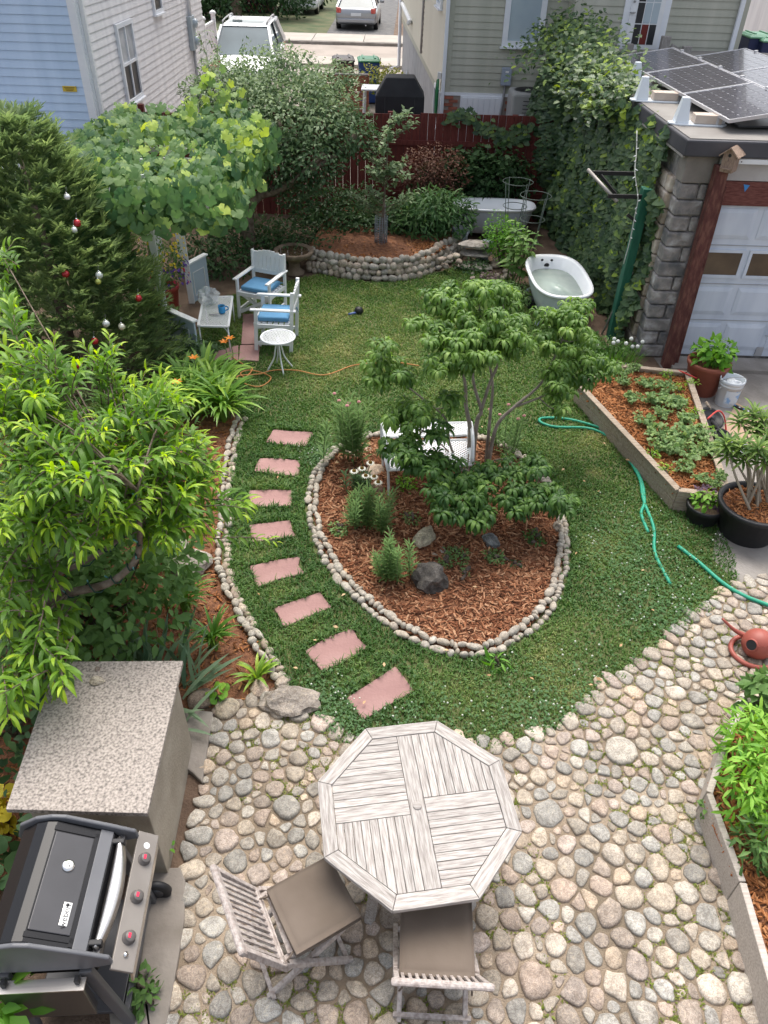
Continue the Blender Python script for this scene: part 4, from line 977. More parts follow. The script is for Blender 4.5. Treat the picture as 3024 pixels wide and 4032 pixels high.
# brick base, hatch, boxes
m_brick = M('brick', (.27, .085, .055), .85, (.36, .13, .085), 9, bump=.3, rnd=.15)
m_mortar = M('mortar', (.30, .26, .23), .95)
hx0, hx1 = ay(1815, 420, GY).x, ay(1968, 420, GY).x; bx1 = ay(2100, 420, GY).x
MB().box(((gx0+bx1)/2, GY-.002, zf-.65), (bx1-gx0-.02, .06, 1.2)).build('brick_panel', m_mortar, ghs, True)
bme = MB().box((0, 0, 0), (.19, .03, .055)).mesh('brick'); bme.materials.append(m_brick)
for r in range(16):
    z = zf-.10-r*.068; off = .1 if r % 2 else 0
    for k in range(12):
        x = gx0+.11+off+k*.203
        if x > bx1-.1 or (hx0-.12 < x < hx1+.12): continue
        o = link('brick', bme, ghs, None, True); o.location = (x, GY-.035, z)
hat = MB().box(((hx0+hx1)/2, GY-.045, zf-.62), (hx1-hx0+.06, .05, 1.12)).build('hatch', m_trim, ghs, True)
for k in range(7):
    wv = (hx1-hx0)/7; MB().box((hx0+wv*(k+.5), GY-.078, zf-.62), (wv-.012, .02, 1.06)).build('plank', m_trim, hat)
eb = ay(1993, 300, GY-.05)
ebx = MB().box((eb.x, GY-.08, eb.z), (.21, .12, .33)).build('disconnect_box', M('box_grey', (.33, .38, .46), .45), ghs, True, bevel=.012)
MB().box((eb.x, GY-.142, eb.z+.09), (.07, .006, .035)).build('box_label', m_white, ebx)
MB().tube(spline([(eb.x, GY-.06, eb.z-.15), (eb.x-.02, GY-.06, eb.z-.5), (eb.x-.1, GY-.07, eb.z-1.2)], 5), .025, 7).build('conduit', m_grey, ghs, True)
# side wall fittings: vent pipes, basement window, hose hanger
nS = Vector((-gsd.y, gsd.x, 0)).normalized(); dS = gsd.normalized()
def onside(t, z, o=.0): p = Vector((gx0, GY, 0))+gsd*t+nS*o; p.z = z; return p
MB().tube([onside(.92, 5.5, .1), onside(.92, .3, .1), onside(.93, .12, .5)], .06, 8).build('downspout', m_trim, ghs, True)
MB().tube([onside(.90, 2.3, .06), onside(.62, 2.2, .06), onside(.60, 2.2, .14)], .07, 8).build('vent_pipe', m_white, ghs, True)
MB().tube([onside(.34, 5, .04), onside(.36, 1.9, .04)], .035, 6).build('cable', m_grey, ghs, True)
window(ghs, onside(.06, zf-.45, .0), dS, nS, 1.0, .6, [m_dark], (), 0)
gh_ = onside(.035, zf+.1, .06)
hh = thing('garden_hose', 'coil of green hose hanging on the green house corner', 'hose', (gh_.x, gh_.y, 0))
pts = []
for t in np.linspace(0, 4*2*math.pi, 60): pts.append(gh_+nS*(.03+.012*math.sin(t*.9))+dS*(.13*math.sin(t))+Vector((0, 0, -.33+.36*math.cos(t)+.03*math.sin(t*1.7))))
pts += [gh_+nS*.05+dS*-.05+Vector((0, 0, -.5-.35*k)) for k in range(1, 4)]
m_hose2 = M('dark_green_hose', (.01, .17, .06), .5)
MB().tube(pts, .017, 6).build('coil', m_hose2, hh, True)
MB().box(gh_+Vector((0, 0, .12)), (.08, .12, .12)).build('hanger', m_white, hh, True)
# air conditioner
ac0, ac1 = ay(2010, 470, 17.7), ay(2105, 470, 17.7); act = ay(2050, 355, 17.5)
ac = thing('air_conditioner', 'grey outdoor air conditioning unit with round top fan grille', 'air conditioner', ((ac0.x+ac1.x)/2+.04, 17.55, 0))
MB().box((0, 0, act.z/2), (.78, .72, act.z)).build('cabinet', M('ac_grey', (.36, .36, .355), .5, (.41, .41, .40), 4), ac, bevel=.07, seg=3)
MB().lathe([(.27, act.z+.003), (.29, act.z+.014), (.31, act.z+.003)], 28).build('fan_ring', m_gdark, ac)
MB().lathe([(0, act.z+.004), (.27, act.z+.004)], 28).build('fan_opening', m_black, ac)
gl_ = MB()
for k in range(6): gl_.bar((.27*math.cos(k*math.pi/6), .27*math.sin(k*math.pi/6), act.z+.01), (-.27*math.cos(k*math.pi/6), -.27*math.sin(k*math.pi/6), act.z+.01), .008, .006)
gl_.build('fan_guard', m_gdark, ac)
MB().box((-.15, -.362, act.z-.5), (.09, .006, .22)).build('rating_label', m_white, ac)
lv = MB()
for k in range(10): lv.box((.1, -.36, act.z-.15-.07*k), (.5, .014, .012))
lv.build('louvre', m_gdark, ac)
# weathered deck rail tops seen over the garage roof
dk = thing('deck_railing', 'weathered grey wooden deck posts and rail behind the solar panels', 'railing', (ay(2400, 200, 17).x, 17, 0))
m_oldw = M('old_deck_wood', (.24, .22, .21), .9, (.36, .34, .32), 6, bump=.4, stretch=(10, 10, 2))
for px, tp, wd in ((2405, 145, .16), (2480, 172, .15), (2625, 142, .17), (2707, 182, .16)):
    p = ay(px, tp, 17.0); MB().box((p.x, 17.0, p.z/2), (wd, .13, p.z)).build('post', m_oldw, dk, True, bevel=.01)
a_, b_ = ay(2350, 200, 16.95), ay(2412, 158, 16.95); MB().bar(a_, b_, .05, .12).build('brace', m_oldw, dk, True)
a_, b_ = ay(2640, 185, 16.95), ay(2690, 215, 16.95); MB().bar(a_, b_, .05, .12).build('brace', m_oldw, dk, True)
# far cream house and bins at the right
ch = thing('cream_house', 'cream sided house glimpsed past the right corner of the green house', 'house', (16, 27, 0))
MB().box((17.4, 31, 3.7), (8, 8, 5.8)).build('wall', m_swhite, ch, True)
siding(ch, (12.5, 27.0), (21, 26.2), .9, 6.5, .16, M('cream_siding', (.62, .58, .50), .55))
MB().extr([(-4.6, 0), (4.6, 0), (0, 2.4)], (17.4, 26.5, 6.5), (17.4, 35.3, 6.5), (1, 0, 0), (0, 0, 1)).build('roof', bpy.data.materials['roof_shingle'], ch, True)
def bin_(label, x, y, z, hgt, body, lid, rz=0, grp=None, sc=1.):
    t = thing('wheelie_bin', label, 'bin', (x, y, z), rz, grp); t.scale = (sc, sc, sc)
    w0, w1 = .24, .29
    MB().loft([[(sx*a, sy*b, zz) for sx, sy in ((-1, -1), (1, -1), (1, 1), (-1, 1))] for a, b, zz in ((w0, .28, .04), (w1, .34, hgt))], smooth=False).build('body', body, t, bevel=.025)
    l = MB(); l.loft([[(sx*a, sy*b, zz) for sx, sy in ((-1, -1), (1, -1), (1, 1), (-1, 1))] for a, b, zz in ((.31, .38, hgt), (.31, .38, hgt+.03), (.24, .30, hgt+.075))], smooth=False); l.build('lid', lid, t, bevel=.015)
    for s in (-1, 1): MB().box((s*.16, .05, hgt+.085), (.05, .6, .02)).build('lid_rib', lid, t)
    MB().box((0, -.33, hgt*.62), (.12, .012, .05)).build('label_plate', m_white, t)
    for s in (-1, 1): MB().lathe([(0, -.03), (.10, -.03), (.10, .03), (0, .03)], 16, (s*.27, .26, .10), Matrix.Rotation(math.pi/2, 3, 'Y')).build('wheel', m_black, t)
    return t
m_binbrown = M('brown_bin', (.045, .035, .035), .5); m_bingreen = M('green_lid', (.03, .20, .09), .45); m_binblue = M('blue_bin', (.025, .07, .26), .45); m_binpale = M('pale_green_lid', (.18, .42, .27), .5); m_binnavy = M('navy_bin', (.03, .045, .13), .5)
by = 27.6
p = ay(1352, 242, by); bin_('brown wheelie bin with tomato cages beside the blue bin', p.x, by, 0, 1.04, m_binbrown, m_binbrown, .1, 'bins by the driveway', 1.15)
p = ay(1452, 246, by); bin_('blue recycling bin with green lid behind the slatted fence', p.x, by, 0, 1.04, m_binblue, m_bingreen, .1, 'bins by the driveway', 1.15)
p = ay(2985, 135, 20.5); bin_('navy bin with pale green lid, left of the pair at the right edge', p.x, 20.5, p.z-1.1, 1.05, m_binnavy, m_binpale, 0, 'bins at the right edge')
p = ay(3035, 150, 20.3); bin_('navy bin with pale green lid, right of the pair at the right edge', p.x, 20.3, p.z-1.1, 1.05, m_binnavy, m_binpale, 0, 'bins at the right edge')
pl_ = ay(2960, 190, 20.4); MB().box((pl_.x+.4, 20.4, (pl_.z-1.3)/2), (3, 1.6, max(.1, pl_.z-1.3+.45))).build('terrace', m_concrete)['kind'] = 'structure'
MB().box((13, 21.8, 1.1), (3, .1, 1.9)).build('dark_fence', M('dark_fence_paint', (.06, .045, .04), .9))
tag(bpy.data.objects['dark_fence'], 'dark board fence behind the navy bins', 'fence')

# ================================================================ red board fence and low slatted fence
FY = 15.95
m_fred = M('red_fence', (.10, .018, .015), .8, (.16, .036, .028), 4, bump=.25, bscale=12, stretch=(14, 14, 1.5), rnd=.10)
fz = ay(1900, 452, FY).z
fe = thing('board_fence', 'dark red vertical board fence across the back of the yard', 'fence', (0, FY, 0))
x = -5.15; k = 0; fme = {}
while x < 4.0:
    hgt = fz-(.03 if -1.0 < x < .55 else 0)-(.12 if x < -3.5 else 0); key = round(hgt, 2)
    if key not in fme:
        fme[key] = MB().box((0, 0, hgt/2), (.143, .022, hgt)).mesh('board'); fme[key].materials.append(m_fred)
    o = link('board', fme[key], fe, None, True); o.location = (x, FY+random.uniform(-.003, .003), 0); x += .15
for zz in (fz-.52, .5): MB().box((-.6, FY-.03, zz), (9.1, .035, .09)).build('rail', m_fred, fe, True)
for xx in (-4.9, -2.5, -.1, 2.3): MB().box((xx, FY+.06, fz/2), (.1, .1, fz)).build('post', m_fred, fe, True)
SY = 21.5; s0, s1 = ay(1225, 290, SY), ay(1445, 296, SY)
sf = thing('slat_fence', 'low fence of horizontal red brown boards in front of the bins', 'fence', ((s0.x+s1.x)/2, SY, 0))
m_slat = M('red_brown_slat', (.24, .085, .05), .75, (.33, .13, .08), 5, bump=.3, stretch=(1.5, 14, 14), rnd=.12)
for k in range(9): MB().box(((s0.x+s1.x)/2, SY, s0.z-.09-k*.19), (s1.x-s0.x, .03, .165)).build('slat', m_slat, sf, True)
MB().box(((s0.x+s1.x)/2, SY, s0.z+.015), (s1.x-s0.x+.05, .1, .03)).build('cap', m_oldw, sf, True)
for xx in (s0.x, s1.x): MB().box((xx, SY+.06, s0.z/2), (.1, .1, s0.z)).build('post', m_slat, sf, True)
def cage(label, c, r, h, n=3, mat=None):
    t = thing('tomato_cage', label, 'plant cage', c); mat = mat or m_grey
    for k in range(n):
        zz = h*(1-.34*k); rr = r*(1-.2*k); MB().tube([(rr*math.cos(a), rr*math.sin(a), zz) for a in np.linspace(0, 2*math.pi, 25)], .007, 5, False).build('hoop', mat, t)
    for k in range(4):
        a = k*math.pi/2+.5; MB().tube([(r*math.cos(a), r*math.sin(a), h+.02), (r*.35*math.cos(a), r*.35*math.sin(a), 0)], .007, 5).build('upright', mat, t)
m_rust = M('rusty_wire', (.26, .10, .06), .8)
for k, (px, py) in enumerate(((1350, 258), (1375, 272), (1370, 318))):
    p = ay(px, py, 25.5-k); cage(['rusty wire plant cage leaning nearest the brown bin', 'rusty wire plant cage between brown and blue bins', 'rusty wire plant cage just above the slatted fence'][k], (p.x, p.y, 0), .26, max(.6, p.z), 3, m_rust)
# covered grill and white plastic table beyond the fence
cvY = 17.6; c0, c1, ct = ay(1478, 430, cvY), ay(1668, 430, cvY), ay(1570, 298, cvY)
cg = thing('covered_grill', 'tall grill under a black fabric cover behind the red fence', 'covered grill', ((c0.x+c1.x)/2, cvY, 0))
hw = (c1.x-c0.x)/2; H = ct.z; m_cover = M('black_cover', (.016, .017, .02), .8, (.026, .027, .03), 3, bump=.3, bscale=9)
secs = []
for a, zz in ((1.0, 0.02), (1.0, H*.5), (.99, H-.33), (.62, H-.04), (.58, H)):
    secs.append([(sx*hw*a, sy*(.33 if zz < H-.1 else .24), zz) for sx, sy in ((-1, -1), (0, -1.03), (1, -1), (1, 0), (1, 1), (0, 1.03), (-1, 1), (-1, 0))])
cgm = MB().loft(secs, smooth=False).build('cover', m_cover, cg, bevel=.03)
sm_ = MB()
for sx in (-.6, .6): sm_.tube([(sx*hw, -.345, .1), (sx*hw, -.345, H-.35)], .006, 5)
sm_.build('seam', m_black, cg)
wt = ay(1455, 345, 18.8); t_ = thing('plastic_table', 'white plastic garden table beside the covered grill', 'table', (wt.x+.2, 18.8, 0))
MB().box((0, 0, wt.z), (.75, .6, .035)).build('tabletop', m_white, t_, bevel=.012)
for sx in (-1, 1):
    for sy in (-1, 1): MB().bar((sx*.36, sy*.27, 0), (sx*.30, sy*.22, wt.z), .045, .045).build('leg', m_white, t_)
cn = ay(1604, 268, 20); t_ = thing('white_cone', 'white pointed object behind the covered grill', 'cover', (cn.x, 20, 0))
MB().lathe([(.22, 0), (.2, cn.z*.75), (.0, cn.z)], 4, (0, 0, 0)).build('cover', m_white, t_)

# ================================================================ cars
m_carwhite = M('white_car_paint', (.76, .77, .79), .25, coat=.6); m_carsilver = M('silver_car_paint', (.36, .37, .39), .3, metal=.5, coat=.5)
m_carglass = M('car_glass', (.05, .08, .09), .04, (.12, .17, .19), .6, spec=.9)
m_lamp = M('headlamp', (.55, .58, .60), .08, (.3, .32, .34), 30, spec=.8); m_tail = M('tail_lamp', (.45, .03, .03), .15, (.7, .15, .12), 8)
def car(label, loc, rz, paint, L=4.6, W=1.82, roof=1.68, belt=1.06, suv=True, grp='parked cars'):
    t = thing('parked_car', label, 'car', loc, rz, grp); hw = W/2
    def sec(y, a, zb, zt, inn=.9):      # closed cross-section
        return [(-a*.86, y, zb), (a*.86, y, zb), (a, y, zb+.12), (a*1.01, y, (zb+zt)/2), (a*.97, y, zt-.10), (a*inn*.86, y, zt), (0, y, zt+.015), (-a*inn*.86, y, zt), (-a*.97, y, zt-.10), (-a*1.01, y, (zb+zt)/2), (-a, y, zb+.12)]
    S = [(-.02, .72, .42, .70), (.03, .84, .34, .80), (.22, .93, .27, .90), (.7, .98, .25, .98), (1.15, 1., .22, 1.04), (2., 1., .21, belt), (3.6, 1., .22, belt), (L-.35, .98, .26, belt), (L-.08, .94, .32, belt-.04), (L, .84, .42, belt-.15)]
    MB().loft([sec(y, hw*a, zb, zt) for y, a, zb, zt in S]).build('body', paint, t)
    # cabin
    y0, y1, y2, y3 = 1.15, 1.95, L-.75, L-.12; bw, tw = hw*.90, hw*.70
    base = [(-bw, y0, belt-.05), (bw, y0, belt-.05), (bw, y3, belt-.05), (-bw, y3, belt-.05)]; top = [(-tw, y1, roof-.05), (tw, y1, roof-.05), (tw, y2, roof-.05), (-tw, y2, roof-.05)]
    MB().loft([base, top], smooth=False).build('windows', m_carglass, t)
    rf = MB().loft([[(-tw-.03, y1-.06, roof-.06), (tw+.03, y1-.06, roof-.06), (tw+.03, y2+.08, roof-.06), (-tw-.03, y2+.08, roof-.06)], [(-tw*.9, y1+.1, roof), (tw*.9, y1+.1, roof), (tw*.9, y2-.1, roof), (-tw*.9, y2-.1, roof)]], smooth=False).build('roof', paint, t, bevel=.02)
    MB().box((0, y1+.55, roof+.003), (tw*1.5, .62, .006)).build('sunroof', m_carglass, rf)
    for s in (-1, 1):
        MB().bar((s*bw, y0-.02, belt-.04), (s*(tw+.01), y1-.02, roof-.05), .07, .06).build('windscreen_pillar', paint, t)
        MB().bar((s*bw, y3, belt-.04), (s*(tw+.01), y2, roof-.05), .12, .16).build('rear_pillar', paint, t)
        MB().bar((s*(bw+.0), (y1+y2)/2, belt-.04), (s*(tw+.02), (y1+y2)/2, roof-.05), .05, .05, up=(0, 1, 0)).build('door_pillar', m_black, t)
        if suv: MB().tube(spline([(s*(tw-.03), y1+.02, roof-.03), (s*(tw-.02), y1+.2, roof+.06), (s*(tw-.02), y2-.1, roof+.06), (s*(tw-.03), y2+.05, roof-.03)], 4), .022, 6).build('roof_rail', m_grey, t)
        mr_ = MB(); mr_.box((s*(hw+.10), y0+.22, belt+.06), (.22, .12, .15)); mr_.build('wing_mirror', paint, t, bevel=.04, seg=3)
        lm = MB().loft([[(s*.52*hw, -.0, .70), (s*.88*hw, .10, .70), (s*.90*hw, .16, .80), (s*.60*hw, .03, .77)], [(s*.52*hw, .03, .72), (s*.92*hw, .30, .80), (s*.92*hw, .34, .86), (s*.60*hw, .14, .83)]], smooth=False).build('headlight', m_lamp, t)
        MB().box((s*hw*.82, L-.03, .88), (.24, .12, .22)).build('tail_light', m_tail, t, bevel=.03)
        for yy in (.85, L-.95):
            wh = MB().lathe([(.20, -.1), (.32, -.11), (.34, -.08), (.34, .08), (.32, .11), (.20, .1)], 24, (s*(hw-.10), yy, .34), Matrix.Rotation(math.pi/2, 3, 'Y')).build('wheel', m_black, t)
            MB().lathe([(0, -.105), (.20, -.105), (.20, .105), (0, .105)], 18, (s*(hw-.10), yy, .34), Matrix.Rotation(math.pi/2, 3, 'Y')).build('rim', m_steel, wh)
    g_ = MB().box((0, -.015, .66), (.80, .06, .16)).build('grille', m_black, t, bevel=.03); MB().box((0, -.052, .66), (.62, .012, .03)).build('chrome_bar', m_chrome, g_)
    MB().box((0, .02, .42), (1.2, .08, .12)).build('lower_intake', m_black, t, bevel=.03)
    MB().box((0, L+.005, .72), (.52, .02, .13)).build('number_plate', m_white, t)
    MB().box((0, L-.03, .45), (W*.9, .16, .2)).build('bumper', paint, t, bevel=.05)
    MB().tube([(-.5, L-.1, .26), (-.5, L+.06, .26)], .035, 8).build('exhaust', m_steel, t)
    return t
cx_ = ay(985, 205, 30.0).x
car('white sport utility car facing the yard in the driveway', (cx_+.15, 26.8, 0), R_(2), m_carwhite, 4.7, 1.85, 1.74, 1.10).scale = (1.15, 1.1, 1.12)
p = at(1412, 96, .3); car('silver grey car seen from behind on the far driveway', (p.x, p.y+4.5, 0), math.pi-.03, m_carsilver, 4.5, 2.15, 1.5, 1.0, False)
p = at(1180, 36, .3); car('white car seen from behind at the top edge', (p.x, p.y+4.5, 0), math.pi-.02, m_carwhite, 4.5, 2.15, 1.5, 1.0, False)
# utility pole, red porch with lattice across the street
p = at(935, 82, 0); up_ = thing('utility_pole', 'brown wooden utility pole across the street', 'utility pole', p)
MB().lathe([(.30, 0), (.26, 5), (.22, 10)], 14).build('shaft', m_bark, up_)
MB().box((0, 0, 9.2), (2.4, .12, .14)).build('crossarm', m_bark, up_)
p = at(840, 90, 0); po = thing('porch', 'red brown porch with white balusters and lattice across the street', 'porch', (p.x-1.0, 52, 0))
MB().box((0, 1, 1.75), (7, 2, .5)).build('deck_skirt', M('porch_red', (.16, .05, .045), .8), po)
for k in range(26): MB().box((-3.4+k*.27, .05, 2.55), (.14, .06, 1.1)).build('baluster', m_white, po)
lt = MB()
for k in range(24): lt.bar((-3.5+k*.3, -.02, .1), (-3.5+k*.3+.9, -.02, 1.5), .02, .05); lt.bar((-3.5+k*.3+.9, -.05, .1), (-3.5+k*.3, -.05, 1.5), .02, .05)
lt.build('lattice', bpy.data.materials['porch_red'], po)
MB().box((0, 1.2, .75), (7, 1.6, 1.45)).build('deck_shade', m_black, po)  # black box standing in for the shade beneath the deck

# ================================================================ garage with block walls, solar panels
m_block = M('rusticated_block', (.16, .16, .165), .9, (.58, .57, .57), 5.5, detail=7, bump=.9, bscale=22, col3=(.31, .285, .27), rnd=.10, ramp=(.36, .72))
m_blockt = M('tan_block', (.34, .27, .20), .9, (.58, .52, .45), 6, detail=7, bump=.9, bscale=22, rnd=.10)
GXL, GFY, GT = 3.60, 9.98, 2.74
ga = thing('garage', 'flat roofed rusticated block garage with white panel door', 'garage', (GXL, GFY, 0))
Lend = (3.38, 17.2)
MB().prism([(GXL+.05, GFY+.04), (8.5, GFY+.04), (8.5, 17.2), (Lend[0]+.05, 17.2)], 0, GT).build('wall', m_block, ga, True)
z = 0.0; r = 0
while z < 2.38:
    hgt = .198; xs_ = [(0, .36)] if r % 2 == 0 else [(0, .24), (.25, .36)]
    for x0, x1 in xs_:
        o = MB().box((GXL+(x0+x1)/2, GFY+.12-(.0 if x0 == 0 else 0), z+hgt/2), (x1-x0-.012, .26, hgt-.012)).build('block', m_block, ga, True, bevel=.022, seg=2)
    ln = .40 if r % 2 == 0 else .20; y = GFY+.26
    while y < GFY+1.4:
        MB().box((GXL+.01, y+ln/2-.002, z+hgt/2), (.10, ln-.012, hgt-.012)).build('block', m_blockt, ga, True, bevel=.022, seg=2); y += ln; ln = .40
    z += .2; r += 1
MB().box((GXL+.19, GFY+.10, 2.58), (.40, .26, .34)).build('lintel_block', m_concrete, ga, True, bevel=.01)
MB().box((6.3, GFY+.02, 2.60), (4.6, .16, .28)).build('concrete_lintel', M('lintel_concrete', (.46, .44, .43), .9, (.56, .55, .54), 3, bump=.2), ga, True, bevel=.008)
m_fascia = M('dark_roof_edge', (.05, .05, .06), .6, (.075, .075, .085), 2)
MB().prism([(GXL-.10, GFY-.16), (8.7, GFY-.16), (8.7, 17.4), (Lend[0]-.12, 17.4)], GT, GT+.19).build('roof_edge', m_fascia, ga, True, bevel=.02)
MB().prism([(GXL-.06, GFY-.12), (8.66, GFY-.12), (8.66, 17.36), (Lend[0]-.08, 17.36)], GT+.185, GT+.20).build('roof_membrane', M('roof_membrane', (.20, .185, .17), .85, (.27, .255, .235), 2, bump=.1), ga, True)
MB().box((GXL-.115, GFY+1.0, GT+.03), (.03, 2.2, .10), rotz(.03)).build('gutter_strip', m_oldw, ga, True)
RZ = GT+.20
m_gdoor = M('garage_door_white', (.50, .55, .64), .45, (.61, .66, .74), 1.8, detail=9, stretch=(2.5, 2, .5)); m_rednt = M('red_brown_lintel', (.12, .035, .03), .8, (.20, .075, .06), 8, bump=.3, rnd=0, stretch=(1.5, 8, 8))
gd = MB().box((6.15, GFY+.0, 1.12), (3.95, .05, 2.08)).build('garage_door', m_gdoor, ga, True)
x0d = 4.20
for rr in range(4):
    zb = .10+rr*.52
    MB().box((6.15, GFY-.028, zb+.515), (3.93, .012, .008)).build('section_joint', m_grey, gd)
    for cc in range(6):
        xc = 4.39+cc*.63
        if rr == 2:
            w_ = MB().box((xc, GFY-.030, zb+.27), (.50, .014, .30)).build('window_pane', M('brown_glass', (.07, .045, .025), .15, (.11, .072, .04), 3, spec=.5) if cc == 0 else bpy.data.materials['brown_glass'], gd)
            f = MB()
            for s in (-1, 1): f.box((xc+s*.27, GFY-.034, zb+.27), (.04, .024, .38)); f.box((xc, GFY-.034, zb+.27+s*.17), (.50, .024, .04))
            f.build('window_frame', m_gdoor, w_)
        else:
            MB().loft([[(xc+sx*a, GFY-yy, zb+.27+sz*b) for sx, sz in ((-1, -1), (1, -1), (1, 1), (-1, 1))] for a, b, yy in ((.275, .19, .026), (.275, .19, .032), (.225, .14, .044))], smooth=False).build('raised_panel', m_gdoor, gd)
for hx in (5.45,):
    hp = ay(3005, 1385, GFY-.1)
    MB().tube([(hp.x, GFY-.03, .58), (hp.x, GFY-.09, .56), (hp.x, GFY-.09, .42), (hp.x, GFY-.03, .40)], .013, 7).build('handle', m_whitemetal, gd); MB().box((hp.x-.03, GFY-.04, .16), (.10, .02, .13)).build('lock_plate', m_grey, gd)
lnt = MB().box((6.1, GFY-.02, 2.31), (4.2, .10, .29)).build('timber_lintel', m_rednt, ga, True, bevel=.006)
bpnt = ay(2938, 740, GFY-.08); MB().add([(bpnt.x-.04, GFY-.073, bpnt.z+.04), (bpnt.x+.04, GFY-.073, bpnt.z+.03), (bpnt.x, GFY-.073, bpnt.z-.05)], [(0, 1, 2)]).build('blue_mark', M('blue_mark', (.05, .25, .60), .5), lnt)
ms = MB().box((5.6, GFY-.175, GT-.03), (3.1, .02, .05)).build('metal_strip', m_whitemetal, ga, True)
for k in range(9): MB().lathe([(0, 0), (.008, 0)], 8, (4.2+k*.35, GFY-.186, GT-.03), Matrix.Rotation(math.pi/2, 3, 'X')).build('screw', m_black, ms)
jb = ay(2835, 640, GFY-.05)
pt = thing('timber_post', 'peeling red brown timber post leaning at the garage door corner', 'post', av(1442, 790))
PB = av(1440, 792); PT_ = Vector((PB.x+.02, GFY-.16, 2.66))
m_post = M('peeling_red_paint', (.085, .028, .024), .85, (.17, .075, .055), 5, detail=7, bump=.5, bscale=18, stretch=(5, 5, 1.5), col3=(.11, .038, .032))
MB().bar(PB, PT_, .15, .16, up=(0, 1, 0)).build('shaft', m_post, pt, True, bevel=.012)
MB().bar(PB+Vector((.115, .03, 0)), PT_+Vector((.10, .03, -.25)), .06, .09, up=(0, 1, 0)).build('batten', m_post, pt, True, bevel=.006)
bh = thing('birdhouse', 'small weathered wooden birdhouse on top of the timber post', 'birdhouse', PT_+Vector((.06, -.06, .0)), R_(-38))
m_bhw = M('birdhouse_wood', (.22, .15, .11), .85, (.34, .25, .19), 7, bump=.3, stretch=(8, 8, 2), rnd=.1)
MB().extr([(-.075, -.15), (.075, -.15), (.075, .06), (0, .125), (-.075, .06)], (0, -.09, .10), (0, .09, .10), (1, 0, 0), (0, 0, 1)).build('box', m_bhw, bh)
for s in (-1, 1): MB().bar((s*.115, 0, .128), (0, 0, .228), .26, .014, up=(s*.66, 0, .75)).build('roof_board', m_bhw, bh)
MB().lathe([(0, 0), (.02, 0)], 14, (0, -.0915, .14), Matrix.Rotation(math.pi/2, 3, 'X')).build('entrance_hole', m_black, bh)
MB().tube([(0, -.09, .085), (0, -.13, .085)], .006, 6).build('perch', m_bhw, bh)
MB().box((0, -.115, .0), (.12, .07, .012)).build('ledge', m_bhw, bh)
# solar panels
m_cell = M('solar_cell', (.045, .042, .055), .22, (.06, .056, .07), 2, spec=.6, coat=.25); m_line = M('cell_line', (.55, .55, .58), .4); m_alu = M('panel_frame', (.62, .62, .64), .35, metal=.5)
PLEN, PWID = 1.64, .98
def panel(label, A, d, tilt):
    """A: near-left corner, d: direction away along the long side"""
    d = Vector((*d, 0)).normalized(); r_ = Vector((d.y, -d.x, 0)); r_ = (r_*math.cos(tilt)+Vector((0, 0, math.sin(tilt)))); n = r_.cross(d); A = Vector(A)
    t = thing('solar_panel', label, 'solar panel', (A.x, A.y, RZ), 0, 'solar panels on the garage roof')
    Rm = Matrix((r_, d, n)).transposed(); C = A+r_*PWID/2+d*PLEN/2
    MB().box(C-n*.012, (PWID-.02, PLEN-.02, .02), Rm).build('backing', m_line, t, True)
    cw_, cl = (PWID-.05)/6, (PLEN-.05)/10; cell = None
    for i in range(6):
        for j in range(10):
            a, b = cw_/2-.003, cl/2-.003; ch_ = .014
            if cell is None:
                cell = MB().add([Rm @ Vector(q) for q in ((-a+ch_, -b, 0), (a-ch_, -b, 0), (a, -b+ch_, 0), (a, b-ch_, 0), (a-ch_, b, 0), (-a+ch_, b, 0), (-a, b-ch_, 0), (-a, -b+ch_, 0))], [tuple(range(8))]).mesh('cell'); cell.materials.append(m_cell)
            o = link('cell', cell, t, None, True); o.location = A+r_*(.025+cw_*(i+.5))+d*(.025+cl*(j+.5))+n*.0015
    f = MB()
    for s in (0, 1): f.box(A+r_*(s*PWID)+d*PLEN/2-n*.012, (.016, PLEN+.016, .04), Rm); f.box(A+r_*PWID/2+d*(s*PLEN)-n*.012, (PWID-.016, .016, .04), Rm)
    f.build('frame', m_alu, t, True)
    for s in (.25, .75): MB().box(A+r_*(PWID+.012)+d*(PLEN*s)-n*.0, (.05, .06, .05), Rm).build('clamp', m_alu, t, True)
    # rails holding the raised side
    for s in (.2, .8):
        a = A+d*(PLEN*s)+r_*PWID-n*.03; MB().bar((a.x, a.y, RZ), a, .03, .03).build('strut', m_alu, t, True)
        a = A+d*(PLEN*s)-n*.03; MB().bar((a.x, a.y, RZ-.002), a, .03, .03).build('strut', m_alu, t, True)
pdir = (-.28, 4.9); tl = math.atan2(.15, .97)
P0 = at(2100+.557*1385, .557*850, RZ+.14)
pd = Vector((*pdir, 0)).normalized(); prt = Vector((pd.y, -pd.x, 0))
nmA = ['near left solar panel at the front edge of the garage roof', 'middle solar panel of the left column on the roof', 'farthest solar panel of the left column on the roof']
for k in range(3): panel(nmA[k], P0+pd*(k*(PLEN+.02)), pdir, tl)
P1 = P0+prt*1.32+pd*.1
for k in range(3): panel(['near right solar panel at the right frame edge', 'middle solar panel of the right column', 'farthest solar panel of the right column'][k], P1+pd*(k*(PLEN+.02)), pdir, tl)
MB().box(P0+Vector((.5, 2.5, -.10)), (.85, 4.6, .02), rotz(.057)).build('wind_deflector', m_gdark, ga, True)
m_cblock = M('concrete_block', (.47, .38, .31), .9, (.56, .48, .41), 5, bump=.3)
m_mount = M('mount_white', (.70, .75, .80), .4)
